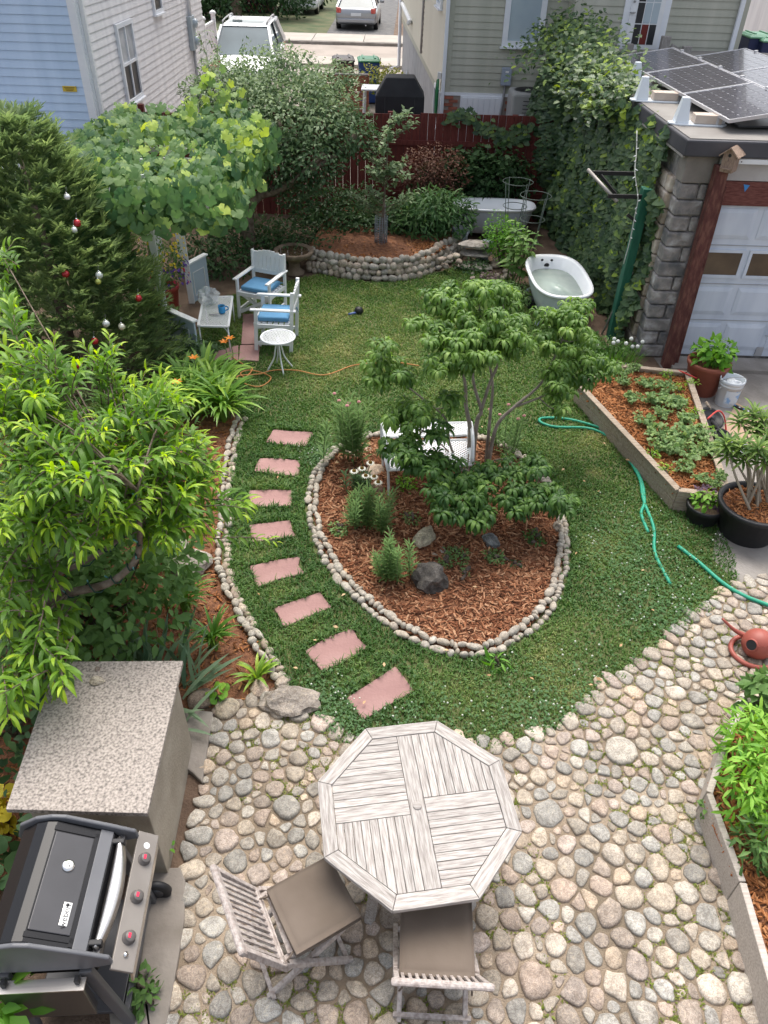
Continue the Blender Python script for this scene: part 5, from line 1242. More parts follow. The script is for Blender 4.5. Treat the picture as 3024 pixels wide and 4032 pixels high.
for k, (bxp, byp) in enumerate(((1010, 868), (735, 705), (690, 590))):
    p = at(2100+.557*bxp, .557*byp, RZ+.01)
    t = thing('ballast_mount', ['white ballast foot with concrete block nearest the roof corner', 'white ballast foot with concrete block beside the ivy', 'white ballast foot partly buried in ivy at the back'][k], 'roof mount', (p.x, p.y, RZ), -.05, 'white ballast feet along the panels')
    MB().prism([(-.10, -.05), (.02, -.12), (.55, -.13), (.62, -.05), (.62, .08), (.55, .12), (.02, .12), (-.10, .06)], 0, .022).build('base_plate', m_mount, t, bevel=.006)
    MB().loft([[(sx*a+.05, sy*b, zz) for sx, sy in ((-1, -1), (1, -1), (1, 1), (-1, 1))] for a, b, zz in ((.085, .09, .022), (.075, .075, .10), (.045, .04, .30), (.04, .035, .305))], smooth=False).build('tapered_foot', m_mount, t, bevel=.008)
    MB().box((.37, 0, .075), (.34, .19, .10)).build('concrete_block', m_cblock, t, bevel=.006); MB().box((.57, .02, .06), (.05, .12, .10)).build('bracket', m_alu, t)
MB().box((GXL-.08, GFY+1.95, GT-.02), (.12, .16, .32)).build('white_box', m_whitemetal, ga, True, bevel=.01)
# ================================================================ seating corner
m_blue = M('blue_cushion', (.10, .26, .46), .85, (.12, .30, .51), 4, bump=.12, bscale=200)
m_paleblue = M('pale_blue_panel', (.42, .50, .58), .55, (.48, .56, .63), 3)
def armchair(label, loc, rz, clabel):
    """white folding director armchair; local +y is forward"""
    t = thing('armchair', label, 'chair', loc, rz, 'white wooden armchairs on the lawn'); w2 = .27
    for s in (-1, 1):
        MB().bar((s*w2, .26, .0), (s*w2, .22, .62), .035, .05, up=(0, 1, 0)).build('front_leg', m_white, t, bevel=.005)
        MB().bar((s*w2, -.24, .0), (s*w2, -.30, .90), .035, .05, up=(0, 1, 0)).build('rear_post', m_white, t, bevel=.005)
        MB().bar((s*w2, -.34, .635), (s*w2, .30, .635), .065, .025).build('armrest', m_white, t, bevel=.008)
        MB().bar((s*(w2-.0), -.25, .14), (s*(w2-.0), .25, .14), .03, .045).build('side_stretcher', m_white, t)
        MB().bar((s*w2, -.25, .40), (s*w2, .25, .40), .03, .05).build('seat_rail', m_white, t)
    MB().bar((-w2, .20, .10), (w2, .16, .38), .03, .045).build('cross_brace', m_white, t); MB().bar((w2, .24, .10), (-w2, .20, .38), .03, .045).build('cross_brace', m_white, t)
    for k in range(7):
        x = -w2+.055+(2*w2-.11)*k/6; hh = .87+.045*(1-((k-3)/3)**2)
        MB().bar((x, -.275, .56), (x, -.315, hh), .066, .014, up=(0, 1, 0)).build('back_slat', m_white, t, bevel=.004)
    MB().bar((-w2, -.285, .60), (w2, -.285, .60), .025, .05, up=(0, 0, 1)).build('back_rail', m_white, t)
    MB().bar((-w2, -.315, .85), (w2, -.315, .85), .022, .05).build('back_rail', m_white, t)
    for k in range(6): MB().box((0, -.2+.4*k/5, .43), (2*w2-.04, .06, .016)).build('seat_slat', m_white, t)
    MB().bar((-w2, .25, .41), (w2, .25, .41), .03, .06).build('front_rail', m_white, t)
    c = thing('seat_cushion', clabel, 'cushion', Vector(loc)+rotz(rz) @ Vector((0, .0, .44)), rz, 'blue cushions on the white armchairs')
    MB().box((0, 0, .04), (.46, .44, .07)).build('pad', m_blue, c, bevel=.028, seg=4)
    for s in (-1, 1): MB().tube([(s*.2, -.22, .03), (s*.25, -.27, .02), (s*.26, -.29, -.05)], .007, 5).build('tie', m_blue, c)
cA = (av(517, 682)+av(612, 668)+av(560, 640))/3; cA = Vector((-1.98, 11.02, 0))
armchair('white wooden armchair facing the mesh coffee table', cA, R_(160), 'blue cushion on the armchair facing the mesh table')
cB = Vector((-1.63, 10.05, 0))
armchair('white wooden armchair seen side on beside the round table', cB, R_(88), 'blue cushion on the side-on armchair')
def mesh_top(poly, z, pitch, bar, mat, parent, name='mesh_top'):
    """perforated sheet: two crossed families of thin strips clipped to a convex outline, with real gaps"""
    mb = MB(); c = sum((Vector(p) for p in poly), Vector((0, 0)))/len(poly)
    def clip(o, d):
        t0, t1 = -9, 9
        for i in range(len(poly)):
            a, b = Vector(poly[i]), Vector(poly[(i+1) % len(poly)]); e = b-a; n = Vector((e.y, -e.x))
            if n.dot(c-a) > 0: n = -n
            dn = n.dot(d); on = n.dot(o-a)
            if abs(dn) < 1e-9:
                if on > 0: return None
                continue
            t = -on/dn
            if dn > 0: t1 = min(t1, t)
            else: t0 = max(t0, t)
        return (t0, t1) if t1 > t0 else None
    for k, ang in enumerate((.79, -.79)):
        d = Vector((math.cos(ang), math.sin(ang))); n = Vector((-d.y, d.x))
        for i in range(-80, 81):
            o = c+n*(i*pitch); r = clip(o, d)
            if r:
                a, b = o+d*r[0], o+d*r[1]; q = n*bar/2
                mb.add([(*(a-q), z+k*.001), (*(b-q), z+k*.001), (*(b+q), z+k*.001), (*(a+q), z+k*.001)], [(0, 1, 2, 3)])
    o = mb.build(name, mat, parent); s = o.modifiers.new('solid', 'SOLIDIFY'); s.thickness = .003; return o
# mesh coffee table
mt4 = [av(*q, .42) for q in [(440, 642), (502, 640), (493, 705), (428, 703)]]; mc = sum(mt4, Vector())/4; mc.z = 0
mtb = thing('mesh_coffee_table', 'white wire mesh coffee table with a blue mug on it', 'table', mc)
L4 = [(p.x-mc.x, p.y-mc.y) for p in mt4]
mesh_top(L4, .418, .034, .011, m_whitemetal, mtb)
e = MB()
for i in range(4): e.bar((*L4[i-1], .415), (*L4[i], .415), .03, .022)
e.build('rim', m_whitemetal, mtb)
for i in range(4):
    x, y = L4[i]; MB().tube([(x*.96, y*.97, 0), (x*.96, y*.97, .41)], .011, 8).build('leg', m_whitemetal, mtb)
    nx, ny = L4[(i+1) % 4]; dv = Vector((nx-x, ny-y)).normalized()*.12; MB().tube(spline([(x*.96, y*.97, .30), (x*.96+dv.x*.35, y*.97+dv.y*.35, .38), (x*.96+dv.x, y*.97+dv.y, .41)], 4), .006, 6).build('corner_scroll', m_whitemetal, mtb)
# mug, bag, small tube on the table
p = av(480, 675, .43); mg = thing('mug', 'bright blue enamel mug on the mesh coffee table', 'mug', p)
m_mug = M('blue_enamel', (.03, .26, .55), .25)
MB().lathe([(0, .0), (.047, 0), (.05, .01), (.05, .105), (.046, .105), (.046, .02), (0, .02)], 24).build('cup', m_mug, mg)
MB().lathe([(0, .085), (.045, .085)], 20).build('coffee', M('coffee', (.03, .016, .01), .15), mg)
MB().tube(spline([(.05, .01, .09), (.085, .015, .08), (.085, .015, .04), (.05, .01, .03)], 4), .008, 6).build('handle', m_mug, mg)
p = av(452, 655, .43); bgm = thing('plastic_bag', 'crumpled clear plastic bag of items on the mesh table', 'bag', p)
m_bag = bpy.data.materials.new('clear_plastic'); m_bag.use_nodes = True; _b = m_bag.node_tree.nodes['Principled BSDF']; _b.inputs['Base Color'].default_value = (.75, .8, .83, 1); _b.inputs['Roughness'].default_value = .12; _b.inputs['Alpha'].default_value = .35
v, f = ICO3; P = []
for q in v:
    q = Vector(q); r = 1+.5*noise.noise(q*2.2)+.25*noise.noise(q*5); P.append((q.x*.14*r, q.y*.12*r, max(0, .10+q.z*.14*r)))
link('film', np_mesh('film', np.array(P), f, None, m_bag, False), bgm)
for k in range(4): MB().box((random.uniform(-.05, .05), random.uniform(-.05, .05), .035+.02*k), (.09, .05, .025), rotz(k)).build('packet', m_grey if k % 2 else m_white, bgm)
p = av(463, 682, .43); tb = thing('small_tube', 'small grey and white tube lying on the mesh table', 'tube', p)
MB().tube([(-.07, .0, .012), (.05, .01, .012)], .011, 8).build('barrel', m_grey, tb); MB().tube([(.05, .01, .012), (.08, .012, .012)], .007, 8).build('cap', m_white, tb)
# round mesh side table
p = av(600, 727, .5); rt_ = thing('round_side_table', 'small round white mesh table beside the side-on armchair', 'table', (p.x, p.y, 0))
R = .225; cir = [(R*math.cos(a), R*math.sin(a)) for a in np.linspace(0, 2*math.pi, 24, endpoint=False)]
mesh_top(cir, .498, .030, .010, m_whitemetal, rt_)
MB().tube([(R*math.cos(a), R*math.sin(a), .495) for a in np.linspace(0, 2*math.pi, 37)], .014, 8, False).build('rim', m_whitemetal, rt_)
MB().tube([(0, 0, .49), (0, 0, .30)], .016, 8).build('hub', m_whitemetal, rt_)
for k in range(4):
    a = k*math.pi/2+.4; MB().tube(spline([(.02*math.cos(a), .02*math.sin(a), .44), (.05*math.cos(a), .05*math.sin(a), .30), (.08*math.cos(a), .08*math.sin(a), .18), (.19*math.cos(a), .19*math.sin(a), .0)], 4), .011, 7).build('leg', m_whitemetal, rt_)
# grape arbour seat: two blue panelled ends, posts and roof rails
def dpos(x, y, z): return Vector((x, y, z))
arb = thing('arbor_seat', 'pale blue wooden arbor with panelled ends under the grapevine', 'arbor', (-3.0, 10.6, 0))
for nm, (q0, q1, zt) in {'far': (av(415, 655), av(453, 632), .62), 'near': (av(370, 752), av(432, 782), .60)}.items():
    a, b = q0.copy(), q1.copy(); d = (b-a).normalized(); n = Vector((d.y, -d.x, 0)); L_ = (b-a).length; Rm = Matrix((d, n, Vector((0, 0, 1)))).transposed()
    c = (a+b)/2; pn = MB().box(c+Vector((0, 0, zt/2)), (L_, .03, zt), Rm).build('end_panel', m_paleblue, arb, True, bevel=.004)
    fr = MB()
    for s in (-1, 1):
        fr.box(c+d*(s*L_*.30)+n*.018+Vector((0, 0, zt*.45)), (.014, .012, zt*.6), Rm); fr.box(c+n*.018+Vector((0, 0, zt*.45+s*zt*.3)), (L_*.6, .012, .014), Rm)
    fr.build('moulding', m_white, pn)
    MB().box(c+Vector((0, 0, zt+.012)), (L_+.05, .09, .03), Rm).build('cap', m_white, arb, True, bevel=.006)
    MB().bar(a+Vector((0, 0, 0)), a+Vector((-.03, .02, 2.35)), .09, .03, up=(0, 1, 0)).build('post', m_white, arb, True)
for q, h in ((av(350, 555), 2.3), (av(398, 590), 2.35), (av(362, 690), 2.3)):
    MB().bar((q.x, q.y, 0), (q.x-.02, q.y, h), .09, .035, up=(0, 1, 0)).build('post', m_white, arb, True)
for k in range(6): MB().bar((-4.2, 9.8+.55*k, 2.12), (-2.3, 9.8+.55*k, 2.12), .04, .07).build('rafter', m_white, arb, True)
for xx in (-4.1, -2.35): MB().bar((xx, 9.6, 2.04), (xx, 12.7, 2.04), .05, .09).build('beam', m_white, arb, True)
# birdbath
p = av(637, 592); bb = thing('birdbath', 'shallow brown stone birdbath at the end of the stone wall', 'birdbath', p)
m_bb = M('birdbath_stone', (.14, .10, .07), .85, (.24, .18, .13), 8, bump=.4)
MB().lathe([(0, 0), (.16, 0), (.17, .05), (.10, .10), (.09, .20), (.13, .26), (.30, .33), (.34, .38), (.345, .42), (.32, .435), (.295, .425), (.24, .39), (.0, .375)], 32).build('basin', m_bb, bb)
MB().lathe([(0, .405), (.27, .405)], 28).build('water', M('bath_water', (.07, .05, .03), .05, spec=.7), bb)

# ================================================================ bathtubs
m_enamel = M('white_enamel', (.80, .83, .86), .22, (.84, .86, .88), 2, spec=.6)
m_tubout = M('tub_outside', (.52, .57, .64), .4, (.60, .64, .70), 3)
def tub(label, loc, rz, water, L=1.5, W=.74, H=.60):
    t = thing('bathtub', label, 'bathtub', loc, rz, 'old white bathtubs'); n = 40
    def loop(sx, sy, z, e=3.0, k=0):
        out = []
        for a in np.linspace(0, 2*math.pi, n, endpoint=False):
            c, s = math.cos(a), math.sin(a); out.append((sx*math.copysign(abs(c)**(2/e), c), sy*math.copysign(abs(s)**(2/e), s), z+k*s))
        return out
    W2, L2 = W/2, L/2
    MB().loft([loop(.001, .001, .119), loop(W2*.55, L2*.72, .12), loop(W2*.70, L2*.80, .16), loop(W2*.86, L2*.89, .35), loop(W2*.95, L2*.96, H-.04)], cap=False).build('shell', m_tubout, t)
    MB().loft([loop(W2*.93, L2*.95, H-.05), loop(W2*1.02, L2*1.015, H-.04), loop(W2*1.05, L2*1.03, H-.012), loop(W2*1.02, L2*1.01, H+.008), loop(W2*.95, L2*.965, H+.002), loop(W2*.90, L2*.93, H-.02), loop(W2*.78, L2*.84, .38), loop(W2*.66, L2*.76, .22), loop(W2*.5, L2*.66, .19), loop(.001, .001, .188)], cap=False).build('rim', m_enamel, t)
    if water: MB().loft([loop(W2*.80, L2*.855, .412), loop(W2*.803, L2*.858, .414)], cap=True).build('water', M('tub_water', (.42, .51, .45), .12, (.50, .58, .52), 4, spec=.4), t)
    for (x, z, r) in ((-.11, .575, .022), (.05, .575, .022), (-.03, .50, .042)):
        MB().lathe([(0, .004), (r, .004), (r, 0)], 16, (x, L2*(.84+(z-.41)*.45)-.016, z-.03), Matrix.Rotation(R_(108), 3, 'X')).build('drain_hole', m_black, t)
    for sx in (-1, 1):
        for sy in (-1, 1): MB().tube(spline([(sx*W2*.55, sy*L2*.6, .16), (sx*W2*.75, sy*L2*.66, .10), (sx*W2*.8, sy*L2*.66, .0)], 4), .03, 8).build('foot', m_tubout, t)
    return t
tub('old white bathtub full of water beside the ivy wall', (2.62, 11.5, 0), R_(2), True, 1.72, .90, .6)
tub('old empty white bathtub against the back fence', (1.95, 14.95, 0), R_(90), False, 1.55, .74, .62)
# stone steps, granite blocks and rocks near the tubs
m_blk = M('granite_block', (.24, .27, .31), .85, (.33, .36, .40), 8, bump=.4)
p = av(988, 545); o = MB().box((0, 0, .24), (.26, .24, .48)).build('granite_post', m_blk, bevel=.02); o.location = p; tag(o, 'upright blue grey granite block at the end of the stone wall', 'block')
for k, (q, d, z) in enumerate([((1028, 562), (.62, .42, .10), .06), ((1030, 535), (.60, .40, .10), .22), ((1025, 515), (.55, .36, .10), .38)]):
    p = av(*q, z+.1); tag(rock('stone_step', (p.x, p.y, z-.02), d, 20+k, m_rock, None, (.36, .33, .30), .22), ['lowest flat stone step beside the granite post', 'middle flat stone step beside the granite post', 'highest flat stone step under the old bathtub'][k], 'stone step', 'rough steps behind the lawn')
for k, (q, z) in enumerate([((1042, 552), 0), ((1045, 540), .1), ((1052, 527), .2)]):
    p = av(*q, z+.1); o = MB().box((0, 0, .08), (.2, .18, .16), rotz(.3*k)).build('granite_block', m_blk, bevel=.015); o.location = (p.x, p.y, z); tag(o, ['lowest', 'middle', 'highest'][k]+' of three grey granite blocks edging the stone steps', 'block', 'granite blocks at the steps')
rp = thing('rock_pile', 'pile of pale rocks at the lawn corner near the bathtub', 'rock pile', av(1065, 590))
for k in range(26):
    q = av(1065+random.uniform(-45, 55), 585+random.uniform(-22, 32)); s = random.uniform(.07, .17)
    o = link('stone', random.choice(RIVER), rp, None, True); o.location = (q.x, q.y, s*.3); o.scale = (s*.6, s*.55, s*.5); o.rotation_euler = (0, 0, random.random()*6)
# red object, mower-like, under the tub
p = av(1163, 668); rm = thing('red_tool', 'small red and black garden tool on the grass below the bathtub', 'tool', p)
m_redpl = M('red_plastic', (.42, .04, .04), .45)
MB().box((.05, 0, .12), (.2, .16, .12)).build('housing', m_redpl, rm, bevel=.04, seg=3); MB().tube(spline([(.05, .05, .16), (.12, .06, .30), (.28, .08, .36)], 4), .025, 8).build('handle', m_redpl, rm)
MB().box((-.10, .02, .10), (.18, .16, .18)).build('motor', m_black, rm, bevel=.03)

# ================================================================ ivy-wall fittings: green post, clothes-line arms, leaning pole
gpb = av(1330, 722)+Vector((-.10, -.12, 0)); m_gpost = M('green_board', (.012, .095, .058), .7, (.02, .125, .075), 5, bump=.15, stretch=(6, 6, 1))
gpost = thing('green_post', 'tall green painted board standing against the ivy wall', 'post', gpb)
gtop = avy(1382, 405, gpb.y); MB().bar(gpb, Vector((gpb.x+.02, gpb.y, gtop.z)), .12, .17, up=(0, 1, 0)).build('board', m_gpost, gpost, True, bevel=.01)
m_blackm = M('black_iron', (.015, .015, .017), .5)
ln_ = thing('clothesline_bracket', 'black iron clothesline bracket with grey pipe on the green post', 'bracket', Vector((gpb.x, gpb.y, 0)))
def gp(px, py, dy=0.): return ay(px, py, gpb.y-.05+dy)
MB().bar(gp(2320, 680, .35), gp(2500, 684, .35), .035, .05).build('arm', m_blackm, ln_, True); MB().bar(gp(2395, 772, -.1), gp(2590, 776, .05), .035, .05).build('arm', m_blackm, ln_, True)
MB().bar(gp(2470, 845), gp(2540, 900), .02, .04).build('brace', m_blackm, ln_, True); MB().bar(gp(2365, 690, .3), gp(2425, 765, .1), .02, .04).build('brace', m_blackm, ln_, True)
MB().tube([gp(2315, 668, .37), gp(2430, 795, -.12)], .024, 10).build('pipe', M('galvanised', (.30, .28, .26), .5, metal=.4), ln_, True)
pl = thing('wooden_pole', 'thin grey wooden pole leaning against the green post', 'pole', av(1300, 722))
MB().tube([av(1300, 722), ay(2490, 1070, gpb.y-.06)], .017, 8).build('shaft', m_oldw, pl, True)
wr_ = thing('light_string', 'twisted white string of lights hanging down the ivy wall', 'light string', (gpb.x, gpb.y, 0))
wp = [gp(2508, 515, .5), gp(2506, 600, .3), gp(2500, 680, .1), gp(2512, 780, -.05), gp(2500, 850, -.08), gp(2480, 950, -.1), gp(2455, 1040, -.12)]
MB().tube(spline(wp, 6), .008, 5).build('wire', M('string_white', (.45, .47, .42), .6), wr_, True)
for k in range(14):
    sp_ = spline(wp, 6); q = sp_[min(len(sp_)-1, 3+2*k)]; MB().tube([q, q+Vector((random.uniform(-.04, .04), -.03, random.uniform(-.02, .03)))], .007, 5).build('bulb', m_white, wr_, True)

# ================================================================ raised bed with kale
RBz = .27
rb = [av(*q, RBz) for q in [(1248, 828), (1465, 1060), (1605, 1050), (1484, 806), (1345, 792)]]
rb[2] = Vector((3.62, 6.30, RBz)); 
m_bedw = M('bed_timber', (.27, .21, .155), .85, (.40, .33, .26), 5, detail=7, bump=.3, stretch=(1.2, 9, 9), rnd=.08)
bed = thing('raised_bed', 'wooden raised bed of kale in wood chips beside the driveway', 'raised bed', (rb[0]+rb[2])/2-Vector((0, 0, RBz)))
for i, (a, b) in enumerate(((0, 1), (1, 2), (2, 3), (3, 4), (4, 0))):
    A, B = rb[a], rb[b]
    if i < 4:
        up = Vector((0, 0, 1)); lo = Vector((0, 0, -RBz))
        for k in range(2): MB().bar(A+lo*.25+lo*.5*k, B+lo*.25+lo*.5*k, .04, RBz*.5-.006).build('board', m_bedw, bed, True, bevel=.004)
        MB().bar(A+Vector((0, 0, .008)), B+Vector((0, 0, .008)), .075, .022).build('top_rail', m_bedw, bed, True, bevel=.004)
    else:
        MB().bar(A-Vector((0, 0, .13)), B-Vector((0, 0, .13)), .04, RBz-.01).build('board', m_bedw, bed, True)
RBP = [(p.x, p.y) for p in rb]
sh = MB().add([(x, y, RBz-.06) for x, y in RBP], [(0, 1, 2, 3, 4)]).build('soil', m_mulch, bed, True)
chips('wood_chips', RBP, 6500, RBz-.058, .04, .09, m_chip2, parent=bed)
tag(rock('paving_stone', av(1340, 795, .0), (.5, .16, .12), 31, m_rock, None, (.45, .43, .42), .2), 'pale stone trough edge between chives and raised bed', 'stone')
# pots, bucket and junk on the apron
m_terra = M('terracotta', (.22, .065, .04), .65, (.27, .085, .055), 5)
def pot(name, label, p, r, h, mat, rim=.03, taper=.72, soil=m_mulch, cat='pot', sz=.86):
    t = thing(name, label, cat, p)
    MB().lathe([(0, .0), (r*taper, 0), (r*taper*1.02, .01), (r*.97, h-.06), (r*1.03, h-.055), (r*1.05, h-.01), (r*1.02, h), (r*.93, h), (r*.90, h-.05), (r*sz, h-.08)], 32).build('shell', mat, t)
    MB().lathe([(0, h*.86), (r*.90, h*.85)], 24).build('soil', soil, t)
    return t
pT = av(1512, 845); pot('plant_pot', 'large terracotta pot of pepper plants by the garage door', pT, .27, .46, m_terra)
pB_ = av(1514, 1122); pot('plant_pot', 'low black pot of basil at the raised bed corner', pB_, .19, .21, m_black, soil=m_soil, taper=.8)
pK = av(1608, 1150); pot('plant_pot', 'large black tub of woody shrub at the right edge', pK, .36, .40, m_black)
for q in chips('chips', [(pK.x+.3*math.cos(a), pK.y+.3*math.sin(a)) for a in np.linspace(0, 6.28, 12)], 500, .36, .03, .07, m_chip2, parent=bpy.data.objects[-1] if False else None),: tag(q, 'orange wood chips on top of the large black tub', 'mulch')
p = av(1565, 872); bk_ = thing('plastic_bucket', 'white plastic bucket with blue label and rags inside', 'bucket', p)
m_bkt = M('bucket_white', (.66, .70, .74), .4)
MB().lathe([(0, 0), (.125, 0), (.13, .01), (.148, .29), (.152, .29), (.152, .305), (.15, .31), (.15, .33), (.158, .33), (.158, .35), (.16, .375), (.152, .378), (.146, .37), (.128, .03), (0, .03)], 32).build('pail', m_bkt, bk_)
lb = MB()
for k in range(9):
    a0 = -2.2+k*.16; a1 = a0+.16; lb.add([((.1385)*math.cos(a0), .1385*math.sin(a0), .07), (.1385*math.cos(a1), .1385*math.sin(a1), .07), (.1475*math.cos(a1), .1475*math.sin(a1), .255), (.1475*math.cos(a0), .1475*math.sin(a0), .255)], [(0, 1, 2, 3)])
lb.build('label', M('bucket_label', (.25, .42, .66), .5, (.60, .66, .72), 9, ramp=(.45, .5)), bk_)
MB().tube([(.158*math.cos(a), .158*math.sin(a), .33-.15*math.sin(a) if a < 0 else .33) for a in np.linspace(-3.0, -.14, 14)], .004, 5).build('handle', m_grey, bk_)
for k in range(3): rock('rag', (random.uniform(-.05, .05), random.uniform(-.05, .05), .22+.03*k), (.17, .14, .12), 40+k, m_rag if k else (m_rag := M('rag_white', (.66, .68, .70), .9)), bk_, (.7, .7, .7), .5, world=False)
wls = thing('wheel_axle', 'pair of black wheels on a bar with a red cord behind the raised bed', 'wheels', av(1540, 945))
wa, wb_ = av(1535, 905, .16), av(1560, 945, .12)
for c, r in ((wa, .17), (wb_, .12)):
    dx = (av(1575, 960, .1)-wa).normalized(); Rm = Vector((.25, -.35, .9)).to_track_quat('Z', 'Y').to_matrix()
    wl_ = MB().lathe([(.03, .02), (r*.78, .02), (r*.8, .035), (r*.97, .03), (r, 0), (r*.97, -.03), (r*.8, -.02), (.03, -.02)], 28, c, Rm).build('wheel', m_black, wls, True); MB().lathe([(0, .05), (.035, .05), (.035, 0)], 14, c, Rm).build('hub', m_gdark, wl_)
MB().tube([wa, av(1590, 975, .25)], .018, 8).build('axle', m_gdark, wls, True)
hose('red cord draped over the black wheels', [(1528, 905, .33), (1550, 888, .36), (1563, 897, .3), (1568, 925, .15), (1567, 952, .05)], .010, M('red_cord', (.55, .06, .05), .5), 'power_cord', .2, 'cord')
hose('red cord lying on the wood chips at the back of the kale bed', [(1465, 800, .28), (1480, 806, .3), (1500, 815, .3), (1512, 818, .25)], .010, bpy.data.materials['red_cord'], 'power_cord', .2, 'cord')
stkp = thing('wooden_stick', 'short wooden stick leaning on the raised bed edge', 'stick', av(1530, 880)); MB().tube([av(1525, 868, .30), av(1535, 885, .22)], .018, 7).build('shaft', m_bedw, stkp, True)
cb = [av(*q, .016) for q in [(1590, 870), (1650, 905), (1700, 960), (1580, 985), (1545, 960)]]
o = MB().prism([(p.x, p.y) for p in cb][::-1], .014, .022).build('cardboard', M('cardboard', (.44, .30, .20), .9, (.48, .34, .24), 4)); tag(o, 'flat brown cardboard lying on the driveway', 'cardboard')
o = MB().box((0, 0, 0), (.07, .05, .006)).build('yellow_tag', M('yellow_tag', (.75, .55, .03), .5)); o.location = av(1545, 962, .03); o.location.z = .028; tag(o, 'small yellow tag on the driveway', 'tag')
a, b = av(1583, 875, .03), av(1640, 900, .03); lp = thing('strip_tool', 'dark strip with blue and white dots beside the bucket', 'tool', a)
MB().bar(a, b, .05, .02).build('strip', m_black, lp, True)
for k in range(6): q = a+(b-a)*((k+.5)/6)+Vector((0, 0, .0105)); MB().box(q, (.02, .02, .002)).build('dot', [m_mug, m_white][k % 2], lp, True)
wbag = thing('white_bag', 'crumpled white bag between wheels and shrub', 'bag', av(1585, 975)); rock('film', av(1590, 975, .0), (.35, .22, .16), 51, m_rag, wbag, (.8, .8, .8), .55)

# ================================================================ curved raised planter at the right edge
RZP = .30
rp_ = [av(*q, RZP) for q in [(1700, 1440), (1612, 1512), (1571, 1590), (1548, 1660), (1533, 1712), (1550, 1785), (1605, 1905), (1640, 1985), (1690, 2140), (1720, 2300)]]
pb = thing('raised_planter', 'weathered board planter curving along the right side of the patio', 'planter', (rp_[4].x, rp_[4].y, 0))
rp_[0] = Vector((3.55, 3.78, RZP))
segs = [(0, 1), (1, 2), (2, 4), (4, 6), (6, 9)]
for a, b in segs:
    A, B = rp_[a], rp_[b]; lo = Vector((0, 0, -RZP/2))
    MB().bar(A+lo, B+lo, .045, RZP, ext=-.004).build('board', m_greywood, pb, True, bevel=.006)
PLP = [(p.x, p.y) for p in rp_[1:]]+[(3.55, 1.1), (3.55, 3.7)]
MB().bar((3.57, 1.1, RZP/2), (3.57, 3.75, RZP/2), .045, RZP).build('board', m_greywood, pb, True, bevel=.006)
MB().add([(x, y, RZP-.07) for x, y in PLP], [tuple(range(len(PLP)))]).build('soil', m_mulch, pb, True)
chips('wood_chips', PLP, 6000, RZP-.068, .03, .075, m_chip2, parent=pb)

# ================================================================ island bed: bench, rocks
bq = [av(*q, .36) for q in [(825, 955), (838, 1015), (1020, 1003), (1012, 950)]]; bc = sum(bq, Vector())/4; bc.z = 0
bn = thing('mesh_bench', 'white metal mesh bench standing in the island bed', 'bench', bc)
L4 = [(p.x-bc.x, p.y-bc.y) for p in bq]
mesh_top(L4, .36, .030, .015, m_whitemetal, bn, 'mesh_seat')
e = MB()
for i in range(4): e.tube([(*L4[i-1], .358), (*L4[i], .358)], .018, 8)
e.build('seat_frame', m_whitemetal, bn)
bk0, bk1 = Vector((*L4[0], .40)), Vector((*L4[3], .40))
back = [(L4[0][0], L4[0][1]+.04), (L4[3][0], L4[3][1]+.04), (L4[3][0], L4[3][1]+.30), (L4[0][0], L4[0][1]+.30)]
mesh_top(back, .40, .030, .015, m_whitemetal, bn, 'mesh_back')
e = MB(); 
for i in range(4): e.tube([(*back[i-1], .398), (*back[i], .398)], .016, 8)
e.build('back_frame', m_whitemetal, bn)
for s, (ix, jx_) in ((0, (0, 1)), (1, (3, 2))):
    for q in (L4[ix], L4[jx_]): MB().tube(spline([(q[0], q[1], .40), (q[0]+.01, q[1], .2), (q[0]+.02, q[1]-.01, 0)], 4), .014, 8).build('leg', m_whitemetal, bn); MB().lathe([(0, 0), (.03, .004), (.02, .012), (0, .014)], 10, (q[0]+.02, q[1]-.01, 0)).build('foot', m_whitemetal, bn)
    a, b = Vector((*L4[ix], .40)), Vector((*L4[jx_], .38)); MB().tube(spline([a, a+Vector((0, .02, .18)), a*.4+b*.6+Vector((0, 0, .20)), b], 5), .022, 8).build('arm', m_whitemetal, bn)
for i, (q, d, c, lab, ro_) in enumerate([((928, 1262), (.36, .28, .30), (.085, .078, .072), 'large dark angular rock in the island bed mulch', .38), ((917, 1168), (.30, .20, .16), (.40, .36, .27), 'pale mossy rock beside the milkweed stems', .3), ((1060, 1175), (.22, .15, .13), (.18, .19, .20), 'blue grey angular rock under the dogwood leaves', .35),
      ((812, 1062), (.17, .14, .16), (.33, .22, .16), 'round brown rock by the coneflowers', .15), ((810, 1020), (.26, .20, .10), (.46, .36, .28), 'flat tan rock in front of the bench', .12), ((955, 1190), (.13, .08, .06), (.48, .45, .40), 'pale oval pebble beside the dark rock', .1), ((937, 1202), (.09, .08, .06), (.42, .33, .26), 'small tan pebble above the dark rock', .1), ((770, 975), (.5, .3, .06), (.44, .37, .29), 'flat tan slab behind the milkweed at the bed top', .12),
      ((1205, 1142), (.16, .12, .10), (.33, .29, .25), 'grey brown stone at the right rim of the island bed', .15)]):
    tag(rock('rock', av(*q), d, 60+i, m_rock, None, c, ro_, smooth=ro_ < .2, rz=i), lab, 'rock')
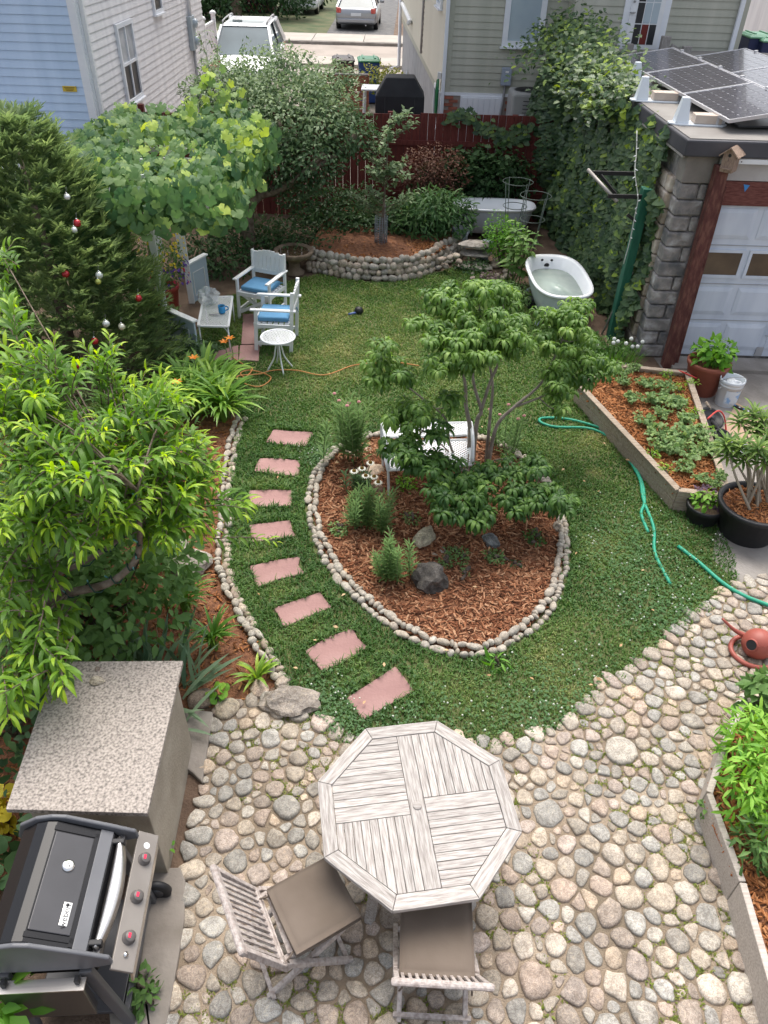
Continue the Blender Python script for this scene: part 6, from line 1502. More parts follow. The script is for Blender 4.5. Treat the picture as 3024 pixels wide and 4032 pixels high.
for i, (q, d, c, lab, ro_) in enumerate([((625, 1523), (.46, .28, .17), (.27, .24, .21), 'big rough grey rock with lichen at the lawn corner', .35), ((437, 1515), (.24, .17, .14), (.24, .19, .15), 'rounded dark brown rock beside the iris', .15), ((491, 1535), (.20, .19, .12), (.36, .31, .24), 'rounded tan rock at the top of the cobbles', .14), ((612, 1480), (.16, .12, .10), (.36, .31, .26), 'small rough tan rock behind the big grey rock', .25), ((410, 1225), (.36, .42, .22), (.36, .33, .29), 'large flat grey boulder in the left border', .25), ((560, 1490), (.2, .15, .08), (.34, .27, .22), 'flat brown stone beneath the small lily', .2), ((392, 1190), (.25, .2, .14), (.30, .28, .24), 'smaller grey boulder behind the flat boulder', .25)]):
    tag(rock('rock', av(*q), d, 80+i, m_rock, None, c, ro_, smooth=ro_ < .2, rz=.4*i), lab, 'rock')
# ================================================================ planting
T_PEACH = t_leaf(5, .20, 1.25, .3, 'lance'); T_LANCE = t_leaf(3, .24, .7, .25, 'lance'); T_OV = t_leaf(3, .55, .5, .22, 'ovate'); T_DOG = t_leaf(5, .27, 2.3, .4, 'lance')
T_STRAP = t_leaf(7, .065, 1.9, .35, 'strap'); T_SWORD = t_leaf(4, .085, .55, .2, 'strap'); T_GRAPE = t_lobed(12, 'grape'); T_IVY = t_lobed(8, 'ivy', .1); T_ROUND = t_lobed(10, 'round', .06); T_D = t_diamond(.5); T_DN = t_diamond(.2, .2); T_NARROW = t_leaf(2, .17, .35, .2, 'lance')
g_peach = ML('peach_leaf', [(.045, .10, .02), (.085, .175, .028), (.15, .27, .032), (.27, .40, .035), (.40, .50, .05)], .45, .42, .35)
g_shrub = ML('shrub_leaf', [(.03, .075, .022), (.06, .125, .035), (.10, .18, .05)], .3)
g_dark = ML('dark_leaf', [(.014, .036, .014), (.03, .068, .024), (.06, .108, .042)], .25)
g_apple = ML('apple_leaf', [(.022, .05, .022), (.05, .095, .042), (.11, .165, .08), (.20, .26, .14)], .3)
g_grape = ML('grape_leaf', [(.045, .10, .045), (.09, .165, .06), (.15, .23, .085), (.22, .32, .07), (.36, .44, .09)], .4)
g_ivy = ML('ivy_leaf', [(.022, .05, .024), (.05, .092, .042), (.10, .15, .065), (.16, .24, .04), (.28, .37, .05)], .25, .38, .35)
g_jun = ML('juniper', [(.06, .098, .05), (.11, .165, .072), (.17, .235, .095), (.24, .31, .125)], .45)
g_dog = ML('dogwood_leaf', [(.022, .06, .016), (.045, .10, .022), (.085, .16, .032), (.15, .245, .055), (.24, .33, .10)], .35, .45, .3)
g_lily = ML('daylily_leaf', [(.035, .095, .02), (.075, .17, .03), (.15, .27, .045), (.27, .38, .05)], .35, .4, .35)
g_iris = ML('iris_leaf', [(.07, .13, .08), (.13, .20, .125), (.20, .275, .17)], .3)
g_milk = ML('milkweed_leaf', [(.07, .13, .05), (.11, .19, .065), (.17, .26, .09)], .35)
g_kale = ML('kale_leaf', [(.065, .13, .05), (.11, .19, .07), (.17, .25, .10), (.22, .30, .09)], .3)
g_bright = ML('bright_leaf', [(.045, .13, .02), (.09, .22, .03), (.16, .32, .045), (.25, .40, .07)], .35)
g_potm = ML('pot_plant_leaf', [(.05, .10, .03), (.10, .17, .04), (.19, .27, .07)], .35)
def cluster(f, c, r, n, size, v=(.2, .8), up=.6, flat=0., rad=(.55, 1.)):
    """leaves spread through the outer part of an ellipsoid, facing outwards"""
    D = rsphere(n); q = D*np.array(r)*RNG.uniform(rad[0], rad[1], (n, 1))**.6
    k = np.ones(n, bool); P = np.array(c)+q
    u = D*.8+np.array([0, 0, up])+RNG.normal(0, .35, (n, 3)); d = D*np.array([1, 1, .3])+RNG.normal(0, .55, (n, 3))-np.array([0, 0, .25])
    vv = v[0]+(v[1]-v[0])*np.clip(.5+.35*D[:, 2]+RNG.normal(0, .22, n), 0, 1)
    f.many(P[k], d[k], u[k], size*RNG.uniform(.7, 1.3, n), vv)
def stems(root, base, tips, r0, r1, mat, name='stem'):
    mb = MB()
    for t in tips:
        m = Vector(base)*.45+Vector(t)*.55+Vector((RNG.normal(0, .04), RNG.normal(0, .04), .05)); mb.tube(spline([base, m, t], 4), [r0+(r1-r0)*i/8 for i in range(9)], 5)
    return mb.build(name, mat, root, True)
def bush(name, label, cat, c, r, n, size, mat, T, v=(.2, .8), lobes=6, zc=None, parts=0, group=None, stemmat=None, rad=(.55, 1.)):
    t = thing(name, label, cat, (c[0], c[1], 0), 0, group); f = Fol(); zc = r[2] if zc is None else zc; tips = []
    for k in range(lobes):
        a = k*2.4; w_ = .55 if k else 0
        cc = Vector((c[0]+math.cos(a)*r[0]*w_, c[1]+math.sin(a)*r[1]*w_, zc+(RNG.uniform(-.35, .35)*r[2] if k else .1*r[2])))
        cluster(f, cc, np.array(r)*(.62 if k else .75), n//lobes, size, v, rad=rad); tips.append(cc)
    P = np.array(f.p); keep = P[:, 2] > .02
    for a in ('p', 'd', 'u', 's', 'v'): setattr(f, a, [q for q, k in zip(getattr(f, a), keep) if k])
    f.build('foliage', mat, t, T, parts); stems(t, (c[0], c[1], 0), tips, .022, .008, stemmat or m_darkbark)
    return t

# ---- peach tree in the left foreground (trunk just outside the frame)
pt_ = thing('peach_tree', 'peach tree with long drooping yellow green leaves on the left', 'tree', (-3.0, 4.05, 0))
F0 = Vector((-2.95, 4.05, .85))
lim1 = [F0]+[at(*q, z) for q, z in [((60, 2385), 1.0), ((113, 2408), 1.0), ((265, 2338), 1.08), ((424, 2298), 1.15), ((524, 2219), 1.28), ((550, 2140), 1.45), ((547, 2033), 1.7), ((540, 1930), 1.95)]]
lim2 = [F0]+[at(*q, z) for q, z in [((0, 2315), 1.05), ((146, 2285), 1.1), ((318, 2219), 1.18), ((464, 2126), 1.3), ((560, 2030), 1.5)]]
MB().tube(spline([(-3.0, 4.05, 0), (-3.02, 4.06, .4), F0], 4), [.07+.0*i for i in range(9)], 10).build('trunk', m_bark, pt_, True)
MB().tube(spline(lim1, 4), [.045-.0010*i for i in range(33)], 8).build('limb', m_bark, pt_, True); MB().tube(spline(lim2, 4), [.034-.001*i for i in range(21)], 8).build('limb', m_bark, pt_, True)
pf = Fol(); tw = MB()
def shoot(p, d, L, n, ls, tipv=1.0, v0=.35):
    p, d = Vector(p), Vector(d).normalized(); pts = [p]; q = p.copy(); dd = d.copy()
    for k in range(5): q = q+dd*L/5; dd = (dd+Vector((0, 0, -.10))+Vector(RNG.normal(0, .05, 3))).normalized(); pts.append(q.copy())
    tw.tube(pts, [.006, .005, .0045, .004, .003, .002], 5)
    for k in range(n):
        t = (k+.6)/n; i = min(4, int(t*5)); b = pts[i]+(pts[i+1]-pts[i])*(t*5-i); a = k*2.4+random.random(); ax_ = (pts[i+1]-pts[i]).normalized()
        o1 = ax_.orthogonal().normalized(); o2 = ax_.cross(o1); out = o1*math.cos(a)+o2*math.sin(a)
        ld = out*.9+ax_*(.45+.8*t)+Vector((0, 0, .12)); s = ls*(1-.45*t**3)*random.uniform(.8, 1.15)
        pf.add(b, ld, Vector((0, 0, 1))+out*.2, s, min(1, v0*random.uniform(.6, 1.3)+(tipv-v0)*max(0, (t-.5)*2)**1.3))
# shoots: places measured on the photograph, each with its own height above the ground
sites = []
for (x, y, z, n, sx, sy) in [(60, 800, 2.35, 9, 60, 40), (200, 790, 2.3, 5, 45, 25), (110, 770, 2.4, 4, 40, 30), (40, 900, 2.2, 8, 40, 50), (140, 900, 2.2, 9, 60, 50), (280, 880, 2.15, 10, 60, 40), (345, 865, 2.1, 5, 30, 20), (60, 1020, 2.1, 8, 50, 50), (170, 1000, 2.1, 10, 60, 50), (290, 980, 2.0, 10, 60, 40), (380, 970, 1.9, 7, 40, 40), (415, 985, 1.7, 3, 20, 25),
                            (250, 1070, 1.9, 8, 60, 40), (340, 1060, 1.8, 8, 60, 40), (100, 1110, 1.85, 8, 60, 40), (30, 1080, 1.9, 6, 30, 50), (200, 1140, 1.7, 5, 60, 25), (415, 1040, 1.65, 4, 30, 30), (490, 1080, 1.6, 2, 15, 10), (20, 700, 2.45, 3, 10, 30), (10, 560, 2.6, 2, 5, 40), (10, 640, 2.5, 2, 6, 20), (20, 1200, 1.5, 3, 20, 30), (120, 1360, 1.25, 3, 40, 25), (60, 1400, 1.3, 4, 40, 30), (30, 1480, 1.25, 5, 25, 40), (15, 1300, 1.4, 4, 15, 40), (80, 1250, 1.45, 4, 60, 30), (110, 1450, 1.2, 3, 25, 20), (400, 1120, 1.5, 4, 40, 20), (330, 1130, 1.5, 4, 40, 20)]:
    for k in range(int(n*1.9)): sites.append(av(x+random.uniform(-sx, sx), y+random.uniform(-sy, sy), z+random.uniform(-.25, .15)))
for p in sites:
    c = Vector((-2.3, 4.9, 1.2)); d = (p-c); d.z = abs(d.z)*.6+.35; d = d.normalized()+Vector(RNG.normal(0, .35, 3)); L = random.uniform(.28, .5)
    shoot(p-d.normalized()*L*.6, d, L, random.randint(13, 18), random.uniform(.14, .20), random.uniform(.65, 1.), random.uniform(.10, .42))
for a, b in (((430, 1110, 1.45), (540, 1075, 1.5)), ((455, 1165, 1.35), (600, 1150, 1.42)), ((330, 940, 2.0), (490, 1020, 1.8)), ((10, 1330, 1.3), (140, 1440, 1.25))):
    A, B = av(*a), av(*b); shoot(A, B-A, (B-A).length, 16, .125, 1., .3)
for p in sites[::6]:
    e = min(lim1[3:]+lim2[2:], key=lambda q: (q-p).length); tw.tube(spline([e, e*.5+p*.5+Vector((0, 0, .08)), p], 4), [.009, .009, .008, .008, .007, .006, .006, .005, .004], 5)
tw.build('twigs', m_bark, pt_, True)
pf.build('foliage', g_peach, pt_, T_PEACH, 300)
m_cable = M('green_cable', (.01, .045, .03), .5)
lsr = thing('light_string', 'dark green string of lights wound around the peach tree limbs', 'light string', F0)
for lm in (lim1, lim2):
    sp_ = spline(lm[1:], 10); hel = [q+Vector((0, math.cos(i*1.05)*.048, math.sin(i*1.05)*.048)) for i, q in enumerate(sp_)]
    MB().tube(hel, .006, 5).build('cable', m_cable, lsr, True)
    for q in hel[::5]: MB().tube([q, q+Vector((random.uniform(-.03, .03), -.01, .035))], .006, 5).build('bulb', M('teal_bulb', (.10, .28, .27), .3) if 'teal_bulb' not in bpy.data.materials else bpy.data.materials['teal_bulb'], lsr, True)
# shrubs beneath and beside it
bush('leafy_shrub', 'mid green shrub with oval leaves under the peach limbs', 'shrub', (-2.4, 4.4, 0), (.85, .75, .7), 3000, .095, g_shrub, T_OV, (.55, 1.), 10, .62)
bush('leafy_shrub', 'dark leafy shrub left of the granite counter', 'shrub', (-2.75, 3.35, 0), (.55, .75, .45), 700, .085, g_dark, T_OV, (.2, 1.), 7, .4)
bush('leafy_shrub', 'green shrub behind the peach tree beside the juniper', 'shrub', (-2.75, 6.1, 0), (1.0, .8, .6), 2000, .085, g_shrub, T_LANCE, (.1, .8), 8, .6)
bush('leafy_shrub', 'green shrub at the left frame edge behind the peach limbs', 'shrub', (-3.35, 5.3, 0), (.8, .9, .7), 2200, .095, g_shrub, T_OV, (.4, 1.), 9, .7)
bush('hosta', 'round leaved hosta at the left of the grill', 'plant', (-2.5, 2.05, 0), (.40, .45, .35), 130, .15, g_dark, T_ROUND, (.4, 1.), 5, .3, 40)
bush('yellow_plant', 'small yellow green plant at the left frame edge', 'plant', (-2.53, 2.62, 0), (.14, .14, .14), 50, .08, ML('yellow_leaf', [(.30, .26, .02), (.45, .38, .04)], .3), T_ROUND, (0, 1), 2, .16)
cs = bush('leafy_shrub', 'pale green leafy shrub in the lower left corner', 'shrub', (-1.98, 1.28, 0), (.26, .26, .24), 120, .14, g_bright, T_OV, (.1, .6), 4, .55, 60)
bush('leafy_weed', 'bright weed with broad leaves below the counter', 'weed', av(362, 1848), (.09, .07, .06), 14, .075, g_bright, T_OV, (.1, .5), 1, .06)
bush('leafy_weed', 'leafy weed with a white bud on the long slab', 'weed', av(322, 2150), (.10, .10, .12), 90, .055, g_shrub, T_OV, (.5, 1.), 3, .1)
bush('leafy_weed', 'yellow green weed between the two rounded rocks', 'weed', av(473, 1513), (.08, .06, .06), 22, .06, g_bright, T_ROUND, (.3, .9), 1, .09)
bush('leafy_weed', 'green weed against the planter boards', 'weed', av(1538, 1785), (.10, .09, .13), 50, .06, g_shrub, T_OV, (.5, 1.), 2, .12)
bush('leafy_weed', 'broad leaved weed in the grass below the island bed', 'weed', av(1075, 1440), (.13, .10, .05), 20, .11, g_bright, T_LANCE, (0, .5), 1, .05)

# ---- strap-leaved clumps
def clump(name, label, p, n, L, T, mat, spread=.8, v=(.2, .8), parts=40, r=.06, up=.9, group=None, cat='plant'):
    t = thing(name, label, cat, (p[0], p[1], 0), 0, group); f = Fol()
    for k in range(n):
        a = random.random()*6.28; e = random.uniform(.15, 1)*spread
        f.add((p[0]+r*math.cos(a)*random.random(), p[1]+r*math.sin(a)*random.random(), .0), (math.cos(a)*e, math.sin(a)*e, up), (math.cos(a)*-1, math.sin(a)*-1, .6), L*random.uniform(.65, 1.15), random.uniform(*v))
    f.build('leaves', mat, t, T, parts); return t
def lily(p, h, root, v=1.):
    m_lilyf = bpy.data.materials.get('lily_orange') or M('lily_orange', (.80, .22, .02), .5, (.85, .32, .03), 20)
    MB().tube([(p[0], p[1], 0), (p[0]+.02, p[1], h*.6), (p[0], p[1], h)], .006, 5).build('flower_stalk', m_stem, root, True)
    f = Fol()
    for k in range(6): a = k*1.047; f.add((p[0], p[1], h), (math.cos(a), math.sin(a), .8), (-math.cos(a), -math.sin(a), 1), .085, .5)
    o = f.build('flower', m_lilyf, root, t_leaf(3, .35, .9, .1, 'lance'), kind=None)
lp = [((430, 895), 'daylily clump spilling over the near end of the border'), ((405, 862), 'daylily clump below the seating corner'), ((470, 872), 'daylily clump arching onto the lawn'), ((485, 905), 'daylily clump at the lawn edge next to the first edging stones'), ((395, 900), 'daylily clump behind the peach shoots'), ((450, 846), 'daylily clump nearest the mesh table')]
for i, (q, lab) in enumerate(lp):
    t = clump('daylily', lab, av(*q), 90, .68, T_STRAP, g_lily, .85, (.3, .85), 30, .10, 1.0, 'daylilies in the left border')
    if i == 5: lily(av(505, 806), .5, t); lily(av(493, 808), .46, t)
    if i == 4: lily(av(395, 905), .5, t)
    if i == 1: lily(av(430, 850), .5, t)
clump('daylily', 'upright daylily clump in front of the flat boulder', av(400, 1315), 46, .42, T_STRAP, g_lily, .55, (.1, .6), 40, .06, 1.1, 'daylilies in the left border')
clump('daylily', 'thin leaved daylily clump beside the iris', av(462, 1400), 44, .40, T_STRAP, g_lily, .45, (.1, .6), 40, .06, 1.2, 'daylilies in the left border')
clump('daylily', 'small bright yellow green lily at the border tip', av(555, 1468), 26, .24, t_leaf(5, .12, 1.5, .3, 'strap'), g_lily, .9, (.6, 1.), 26, .03, .8, 'daylilies in the left border')
ir = thing('iris', 'blue green sword leaved iris fanning out behind the counter', 'plant', av(360, 1480)); f = Fol()
for k in range(60):
    b = av(random.uniform(240, 440), random.uniform(1440, 1500)); a = random.uniform(-2.2, 3.0); sx = (b.x+1.6)*1.5
    f.add((b.x, b.y, .0), (random.uniform(-.3, .6)+sx*.4, random.uniform(-.4, .5), random.uniform(.5, 1.2)), (random.uniform(-1, 1), random.uniform(-1, 1), .4), random.uniform(.40, .68), random.uniform(.1, 1))
for q0, q1, z1 in (((400, 1560), (475, 1490), .15), ((405, 1500), (520, 1425), .2), ((395, 1510), (490, 1420), .3), ((390, 1530), (450, 1580), .05), ((385, 1575), (460, 1600), .05), ((390, 1440), (445, 1390), .4), ((395, 1530), (440, 1570), .06), ((400, 1480), (480, 1440), .2), ((398, 1505), (500, 1455), .12), ((380, 1450), (420, 1360), .5), ((360, 1440), (385, 1370), .5), ((330, 1440), (340, 1375), .5), ((300, 1440), (285, 1385), .5), ((410, 1470), (470, 1395), .35), ((385, 1545), (445, 1545), .1)):
    A, B = av(*q0, .05), av(*q1, z1); f.add(A, B-A+Vector((0, 0, .12)), (0, 0, 1), (B-A).length*1.1, random.uniform(.5, 1))
f.build('leaves', g_iris, ir, T_SWORD, 68)
# ---- juniper with baubles
JC = Vector((-4.2, 8.95, 0)); ju = thing('juniper_tree', 'feathery green juniper hung with coloured baubles', 'tree', JC)
jf = Fol(); H = 3.15
MB().tube([JC, JC+Vector((.05, 0, 1.5)), JC+Vector((0, 0, 2.9))], [.10, .06, .015], 9).build('trunk', m_bark, ju, True)
jb_ = MB(); nsp = 4200
for k in range(nsp):
    zz = H*(1-RNG.random()**.75*.97); a = random.random()*6.28; R0 = 1.28*(1-(zz/H))**.62+.10; rr = R0*(.45+.6*random.random()**.5)*(1+.25*noise.noise(Vector((math.cos(a)*2, math.sin(a)*2, zz*2))))
    p = JC+Vector((math.cos(a)*rr, math.sin(a)*rr, max(.05, zz))); out = Vector((math.cos(a), math.sin(a), .55+.4*zz/H)); out = (out+Vector(RNG.normal(0, .3, 3))).normalized()
    L = random.uniform(.14, .30); side = out.cross(Vector((0, 0, 1))).normalized(); up = side.cross(out)
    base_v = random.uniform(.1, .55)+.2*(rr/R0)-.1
    for j in range(7):
        t = j/9; q = p+out*(L*t)+Vector((0, 0, -.05*t*t*L))
        for s in (-1, 1):
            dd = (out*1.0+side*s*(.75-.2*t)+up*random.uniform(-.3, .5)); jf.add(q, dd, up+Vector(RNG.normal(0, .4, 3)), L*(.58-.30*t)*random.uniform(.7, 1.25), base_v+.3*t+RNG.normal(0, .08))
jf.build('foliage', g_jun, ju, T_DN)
bdl = [((438, 457), 0, 'white', 'highest on the juniper'), ((505, 628), 0, 'red', 'upper right of the juniper, biggest red one'), ((485, 672), 0, 'white', 'just below the upper red bauble'), ((428, 960), 0, 'red', 'middle of the juniper'), ((648, 968), 0, 'silver', 'right of the middle red bauble'), ((642, 1010), 0, 'lime', 'under the silver bauble'), ((905, 1118), 0, 'red', 'at the right tip near the arbor'), ((693, 1285), 0, 'silver', 'low on the juniper, left one of two'), ((795, 1305), 0, 'cream', 'low on the juniper, right one of two')]
for (q, lab) in [(((562, 215)), 'red bauble low on the juniper above the peach leaves'), ((673, 252), 'lime bauble beside the low red one'), ((472, 362), 'dark red bauble lowest on the juniper left side'), ((650, 458), 'pink bauble beside the mirror ball')]:
    bdl.append((q, 1, lab.split()[0], lab))
BC = {'white': (.75, .75, .76), 'red': (.42, .02, .03), 'silver': (.62, .65, .62), 'lime': (.45, .50, .12), 'cream': (.62, .60, .48), 'dark': (.28, .015, .02), 'pink': (.55, .05, .13)}
bm_ = {k: M('bauble_'+k, c, .15, metal=.35, spec=.7) for k, c in BC.items()}
for q, w_, cname, lab in bdl:
    px, py = (q[0]*.6028, 500+q[1]*.6028) if w_ == 0 else (q[0]*.663, 1200+q[1]*.663)
    # in front of the foliage: nearest point of the cone surface on this sight line
    best = None
    for Y in np.linspace(7.2, 9.2, 60):
        P = ay(px, py, Y)
        if 0 < P.z < H and math.hypot(P.x-JC.x, P.y-JC.y) < 1.28*(1-P.z/H)**.62+.30: best = P; break
    best = best or ay(px, py, 8.2)
    r = .042 if cname in ('red', 'silver', 'cream', 'dark') else .034
    t = thing('bauble', lab if w_ else f'{cname} bauble {lab}', 'bauble', best, 0, 'baubles hung on the juniper')
    MB().lathe([(r*math.cos(a), r*math.sin(a)) for a in np.linspace(-math.pi/2, math.pi/2, 12)], 18).build('ball', bm_[cname], t); MB().lathe([(.009, r*.95), (.009, r+.012), (0, r+.014)], 8).build('cap', m_chrome, t); MB().tube([(0, 0, r+.01), (.01, .01, r+.07)], .0015, 4).build('loop', m_grey, t)
p = at(770*.663, 1200+435*.663, .2); t = thing('gazing_ball', 'mirrored garden ball low beside the daylilies', 'gazing ball', (p.x, p.y, 0)); MB().lathe([(0, .03)]+[(.115*math.cos(a), .2+.115*math.sin(a)) for a in np.linspace(-1.4, math.pi/2, 14)], 26).build('ball', M('mirror_ball', (.6, .62, .65), .04, metal=1.), t); MB().lathe([(.09, 0), (.06, .05), (.06, .09)], 14).build('stand', m_black, t)

# ---- grapevine over the arbor
gv = thing('grapevine', 'grapevine with big pale lobed leaves covering the arbor', 'vine', (-3.9, 12.0, 0)); gf = Fol()
MB().tube(spline([(-3.9, 12.0, 0), (-3.85, 11.9, .9), (-3.7, 11.7, 1.7), (-3.5, 11.4, 2.35)], 5), [.05]*16, 8).build('trunk', m_bark, gv, True)
def gz(x, y): return 2.42+.22*noise.noise(Vector((x*.9, y*.9, 2)))+.10*noise.noise(Vector((x*2.5, y*2.5, 7)))
n = 0
while n < 2300:
    x, y = random.uniform(-4.75, -1.9), random.uniform(9.1, 13.6)
    edge = min(x+4.75, -1.9-x, y-9.1, 13.6-y); z = gz(x, y)-max(0, .35-edge)**1.5*1.6+random.uniform(-.2, .1)
    tilt = Vector((.8 if x > -2.4 else 0, -.9 if y < 9.7 else -.35, 1.)); a = random.uniform(-2.6, -.4)
    v = .25+.28*noise.noise(Vector((x*2, y*2, 1)))+RNG.normal(0, .16); v = v+.45 if random.random() < .16 else v
    gf.add((x, y, z), Vector((math.cos(a), math.sin(a), -.5)), tilt+Vector(RNG.normal(0, .6, 3)), random.uniform(.09, .18), max(0, min(.8, v)) if v < .65 else min(1, v)); n += 1
for k in range(560):      # curtains hanging on the near and right-hand sides
    if k % 2: x, y = random.uniform(-4.3, -1.95), random.uniform(8.95, 9.5)
    else: x, y = random.uniform(-2.2, -1.8), random.uniform(9.2, 12.8)
    lo = 1.45 if (k % 2 and x < -3.3) else 1.95
    z = random.uniform(lo, 2.45); o_ = Vector((.25 if k % 2 else 1, -1 if k % 2 else -.3, .25)); gf.add((x, y, z), Vector((random.uniform(-.5, .5), random.uniform(-.4, .1), -1)), o_+Vector(RNG.normal(0, .3, 3)), random.uniform(.11, .19), max(0, RNG.normal(.18, .12)))
for q, zz in (((455, 195), 2.7), ((490, 205), 2.65), ((420, 230), 2.7), ((540, 290), 2.5), ((520, 300), 2.6)):
    p = av(*q, zz)
    for k in range(26): gf.add(p+Vector(RNG.normal(0, .14, 3)), Vector((random.uniform(-1, 1), random.uniform(-1, .2), -.4)), Vector((0, -.4, 1))+Vector(RNG.normal(0, .4, 3)), random.uniform(.10, .17), random.uniform(.4, 1.))
gf.build('foliage', g_grape, gv, T_GRAPE, 300)

# ---- apple tree behind
ap = thing('apple_tree', 'old dark leaved apple tree with crooked trunk behind the seats', 'tree', (-2.55, 13.3, 0)); af = Fol()
tb_ = Vector((-2.55, 13.3, 0)); MB().tube(spline([tb_, avy(535, 470, 13.3), avy(550, 430, 13.3), avy(600, 405, 13.4)], 5), [.13, .125, .12, .115, .11, .105, .10, .10, .095, .09, .09, .085, .08, .08, .075, .07], 9).build('trunk', m_bark, ap, True)
brs = [[avy(560, 425, 13.3), avy(610, 408, 13.2), avy(660, 370, 13.2), avy(700, 330, 13.3)], [avy(548, 435, 13.3), avy(520, 380, 13.5), avy(490, 320, 13.6)], [avy(600, 405, 13.4), avy(620, 340, 13.6), avy(600, 260, 13.8)], [avy(660, 370, 13.2), avy(720, 340, 13.4), avy(770, 290, 13.6)]]
for b in brs: MB().tube(spline(b, 5), .05, 7).build('branch', m_bark, ap, True)
for (x, y, Y, r, n) in [(470, 330, 13.9, .55, 700), (540, 290, 13.8, .6, 900), (620, 270, 13.7, .65, 1100), (700, 280, 13.6, .6, 1000), (760, 290, 13.7, .5, 700), (520, 370, 13.4, .5, 600), (600, 350, 13.3, .55, 900), (680, 350, 13.3, .55, 900), (560, 230, 14.2, .5, 600), (650, 215, 14.1, .5, 600), (720, 230, 14.0, .45, 500), (460, 240, 14.3, .5, 500), (590, 190, 14.5, .4, 350), (660, 175, 14.4, .35, 250), (510, 200, 14.6, .45, 350), (480, 165, 15.4, .45, 500), (560, 150, 15.6, .45, 500), (640, 145, 15.5, .4, 450), (720, 170, 15.2, .4, 400), (600, 120, 16.2, .35, 250), (530, 185, 15.0, .45, 500), (690, 195, 14.9, .4, 450), (430, 200, 15.2, .35, 350), (640, 420, 13.5, .4, 350), (600, 300, 13.5, .4, 200)]:
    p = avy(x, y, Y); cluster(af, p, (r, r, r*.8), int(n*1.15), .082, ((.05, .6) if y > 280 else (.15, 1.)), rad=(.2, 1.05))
for k in range(46):
    p = avy(random.uniform(440, 790), random.uniform(150, 250), random.uniform(13.6, 14.6)); L = random.uniform(.25, .5)
    for j in range(14): a = j*2.4; q = p+Vector((0, 0, L*(j/14-.3))); af.add(q, (math.cos(a), math.sin(a), .5), (0, 0, 1), .06, random.uniform(.5, 1.))
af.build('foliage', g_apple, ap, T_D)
for k, (x, y) in enumerate([(430, 165), (455, 140), (480, 170)]): pass
# arching stems over the white car
vs = thing('leafy_shrub', 'thin arching shrub stems between the left house and the white car', 'shrub', (-4.4, 17.0, 0)); vf = Fol(); vm = MB()
for k in range(16):
    tip = avy(random.uniform(410, 620), random.uniform(70, 190), random.uniform(15.9, 17.2)); b = Vector((-3.9+random.uniform(-.6, 1.4), 16.6, 0)); pts = spline([b, b*.4+tip*.6+Vector((0, 0, .5)), tip], 8); vm.tube(pts, [.014-.0007*i for i in range(17)], 5)
    for q in pts[6:]:
        for _ in range(5): vf.add(q+Vector(RNG.normal(0, .05, 3)), Vector(RNG.normal(0, 1, 3)), Vector((0, -.3, 1)), random.uniform(.06, .10), random.uniform(.3, 1))
vm.build('stems', m_bark, vs, True); vf.build('foliage', g_apple, vs, T_D)
# ---- young fruit tree with guard
yb = av(822, 556); yb = Vector((-.20, 13.45, .3)); yt = thing('young_fruit_tree', 'young upright fruit tree with a grey mesh trunk guard', 'tree', yb); yf = Fol()
top = avy(843, 245, 13.4); MB().tube(spline([yb, yb*.6+top*.4, top], 6), [.03-.0018*i for i in range(13)], 7).build('trunk', m_bark, yt, True)
ybm = MB()
for k in range(22):
    t = random.uniform(.22, .95); b = yb+(top-yb)*t; a = k*2.4; L = random.uniform(.35, .75)*(1-.5*t); tip = b+Vector((math.cos(a)*L, math.sin(a)*L*.7, L*.55)); ybm.tube([b, b*.5+tip*.5+Vector((0, 0, -.03)), tip], [.01, .008, .004], 5)
    for j in range(52): q = b+(tip-b)*random.uniform(.2, 1.05); yf.add(q+Vector(RNG.normal(0, .03, 3)), Vector(RNG.normal(0, 1, 3))*Vector((1, 1, .5)), Vector((0, -.2, 1))+Vector(RNG.normal(0, .3, 3)), random.uniform(.075, .115), random.uniform(.45, 1))
ybm.build('branches', m_bark, yt, True); yf.build('foliage', g_apple, yt, t_diamond(.55))
gd_ = MB(); 
for k in range(14): a = k*.4488; gd_.tube([(yb.x+.11*math.cos(a), yb.y+.11*math.sin(a), .28), (yb.x+.11*math.cos(a), yb.y+.11*math.sin(a), .80)], .006, 4)
for k in range(18): gd_.tube([(yb.x+.11*math.cos(a), yb.y+.11*math.sin(a), .29+.03*k) for a in np.linspace(0, 6.283, 15)], .004, 4, False)
gd_.build('trunk_guard', M('guard_grey', (.20, .22, .25), .5), yt, True)
MB().tube([(yb.x+.06, yb.y, .3), (yb.x+.06, yb.y, 1.0)], .012, 6).build('stake', m_oldw, yt, True)
# ---- shrubs along the back
bush('peony_bush', 'dense dark green peony bush behind the stone wall', 'shrub', (.72, 14.0, 0), (.72, .5, .5), 2600, .13, ML('peony_leaf', [(.02, .055, .02), (.04, .095, .032), (.075, .14, .045)], .25), T_LANCE, (.1, 1.), 10, .75)
bush('brown_shrub', 'purple brown leaved shrub against the red fence', 'shrub', (.75, 15.2, 0), (.65, .35, .65), 2600, .06, ML('brown_leaf', [(.05, .022, .016), (.11, .05, .035), (.17, .095, .06)], .2), T_D, (.1, 1.), 8, 1.1)
bush('dark_hedge', 'dark ground covering shrubs below the apple tree', 'hedge', (-2.1, 13.6, 0), (1.1, .75, .35), 2600, .075, g_dark, T_D, (.3, 1.), 12, .32)
bush('dark_hedge', 'dark leafy hedge beside the far arbor panel', 'hedge', (-3.0, 12.6, 0), (.65, .6, .4), 1300, .08, g_dark, T_D, (.2, 1.), 8, .4)
bush('dark_hedge', 'dark leafy ground cover on the bank around the young tree', 'hedge', (-.35, 14.15, 0), (1.35, .38, .28), 2800, .085, g_dark, T_D, (.2, 1.), 12, .5)
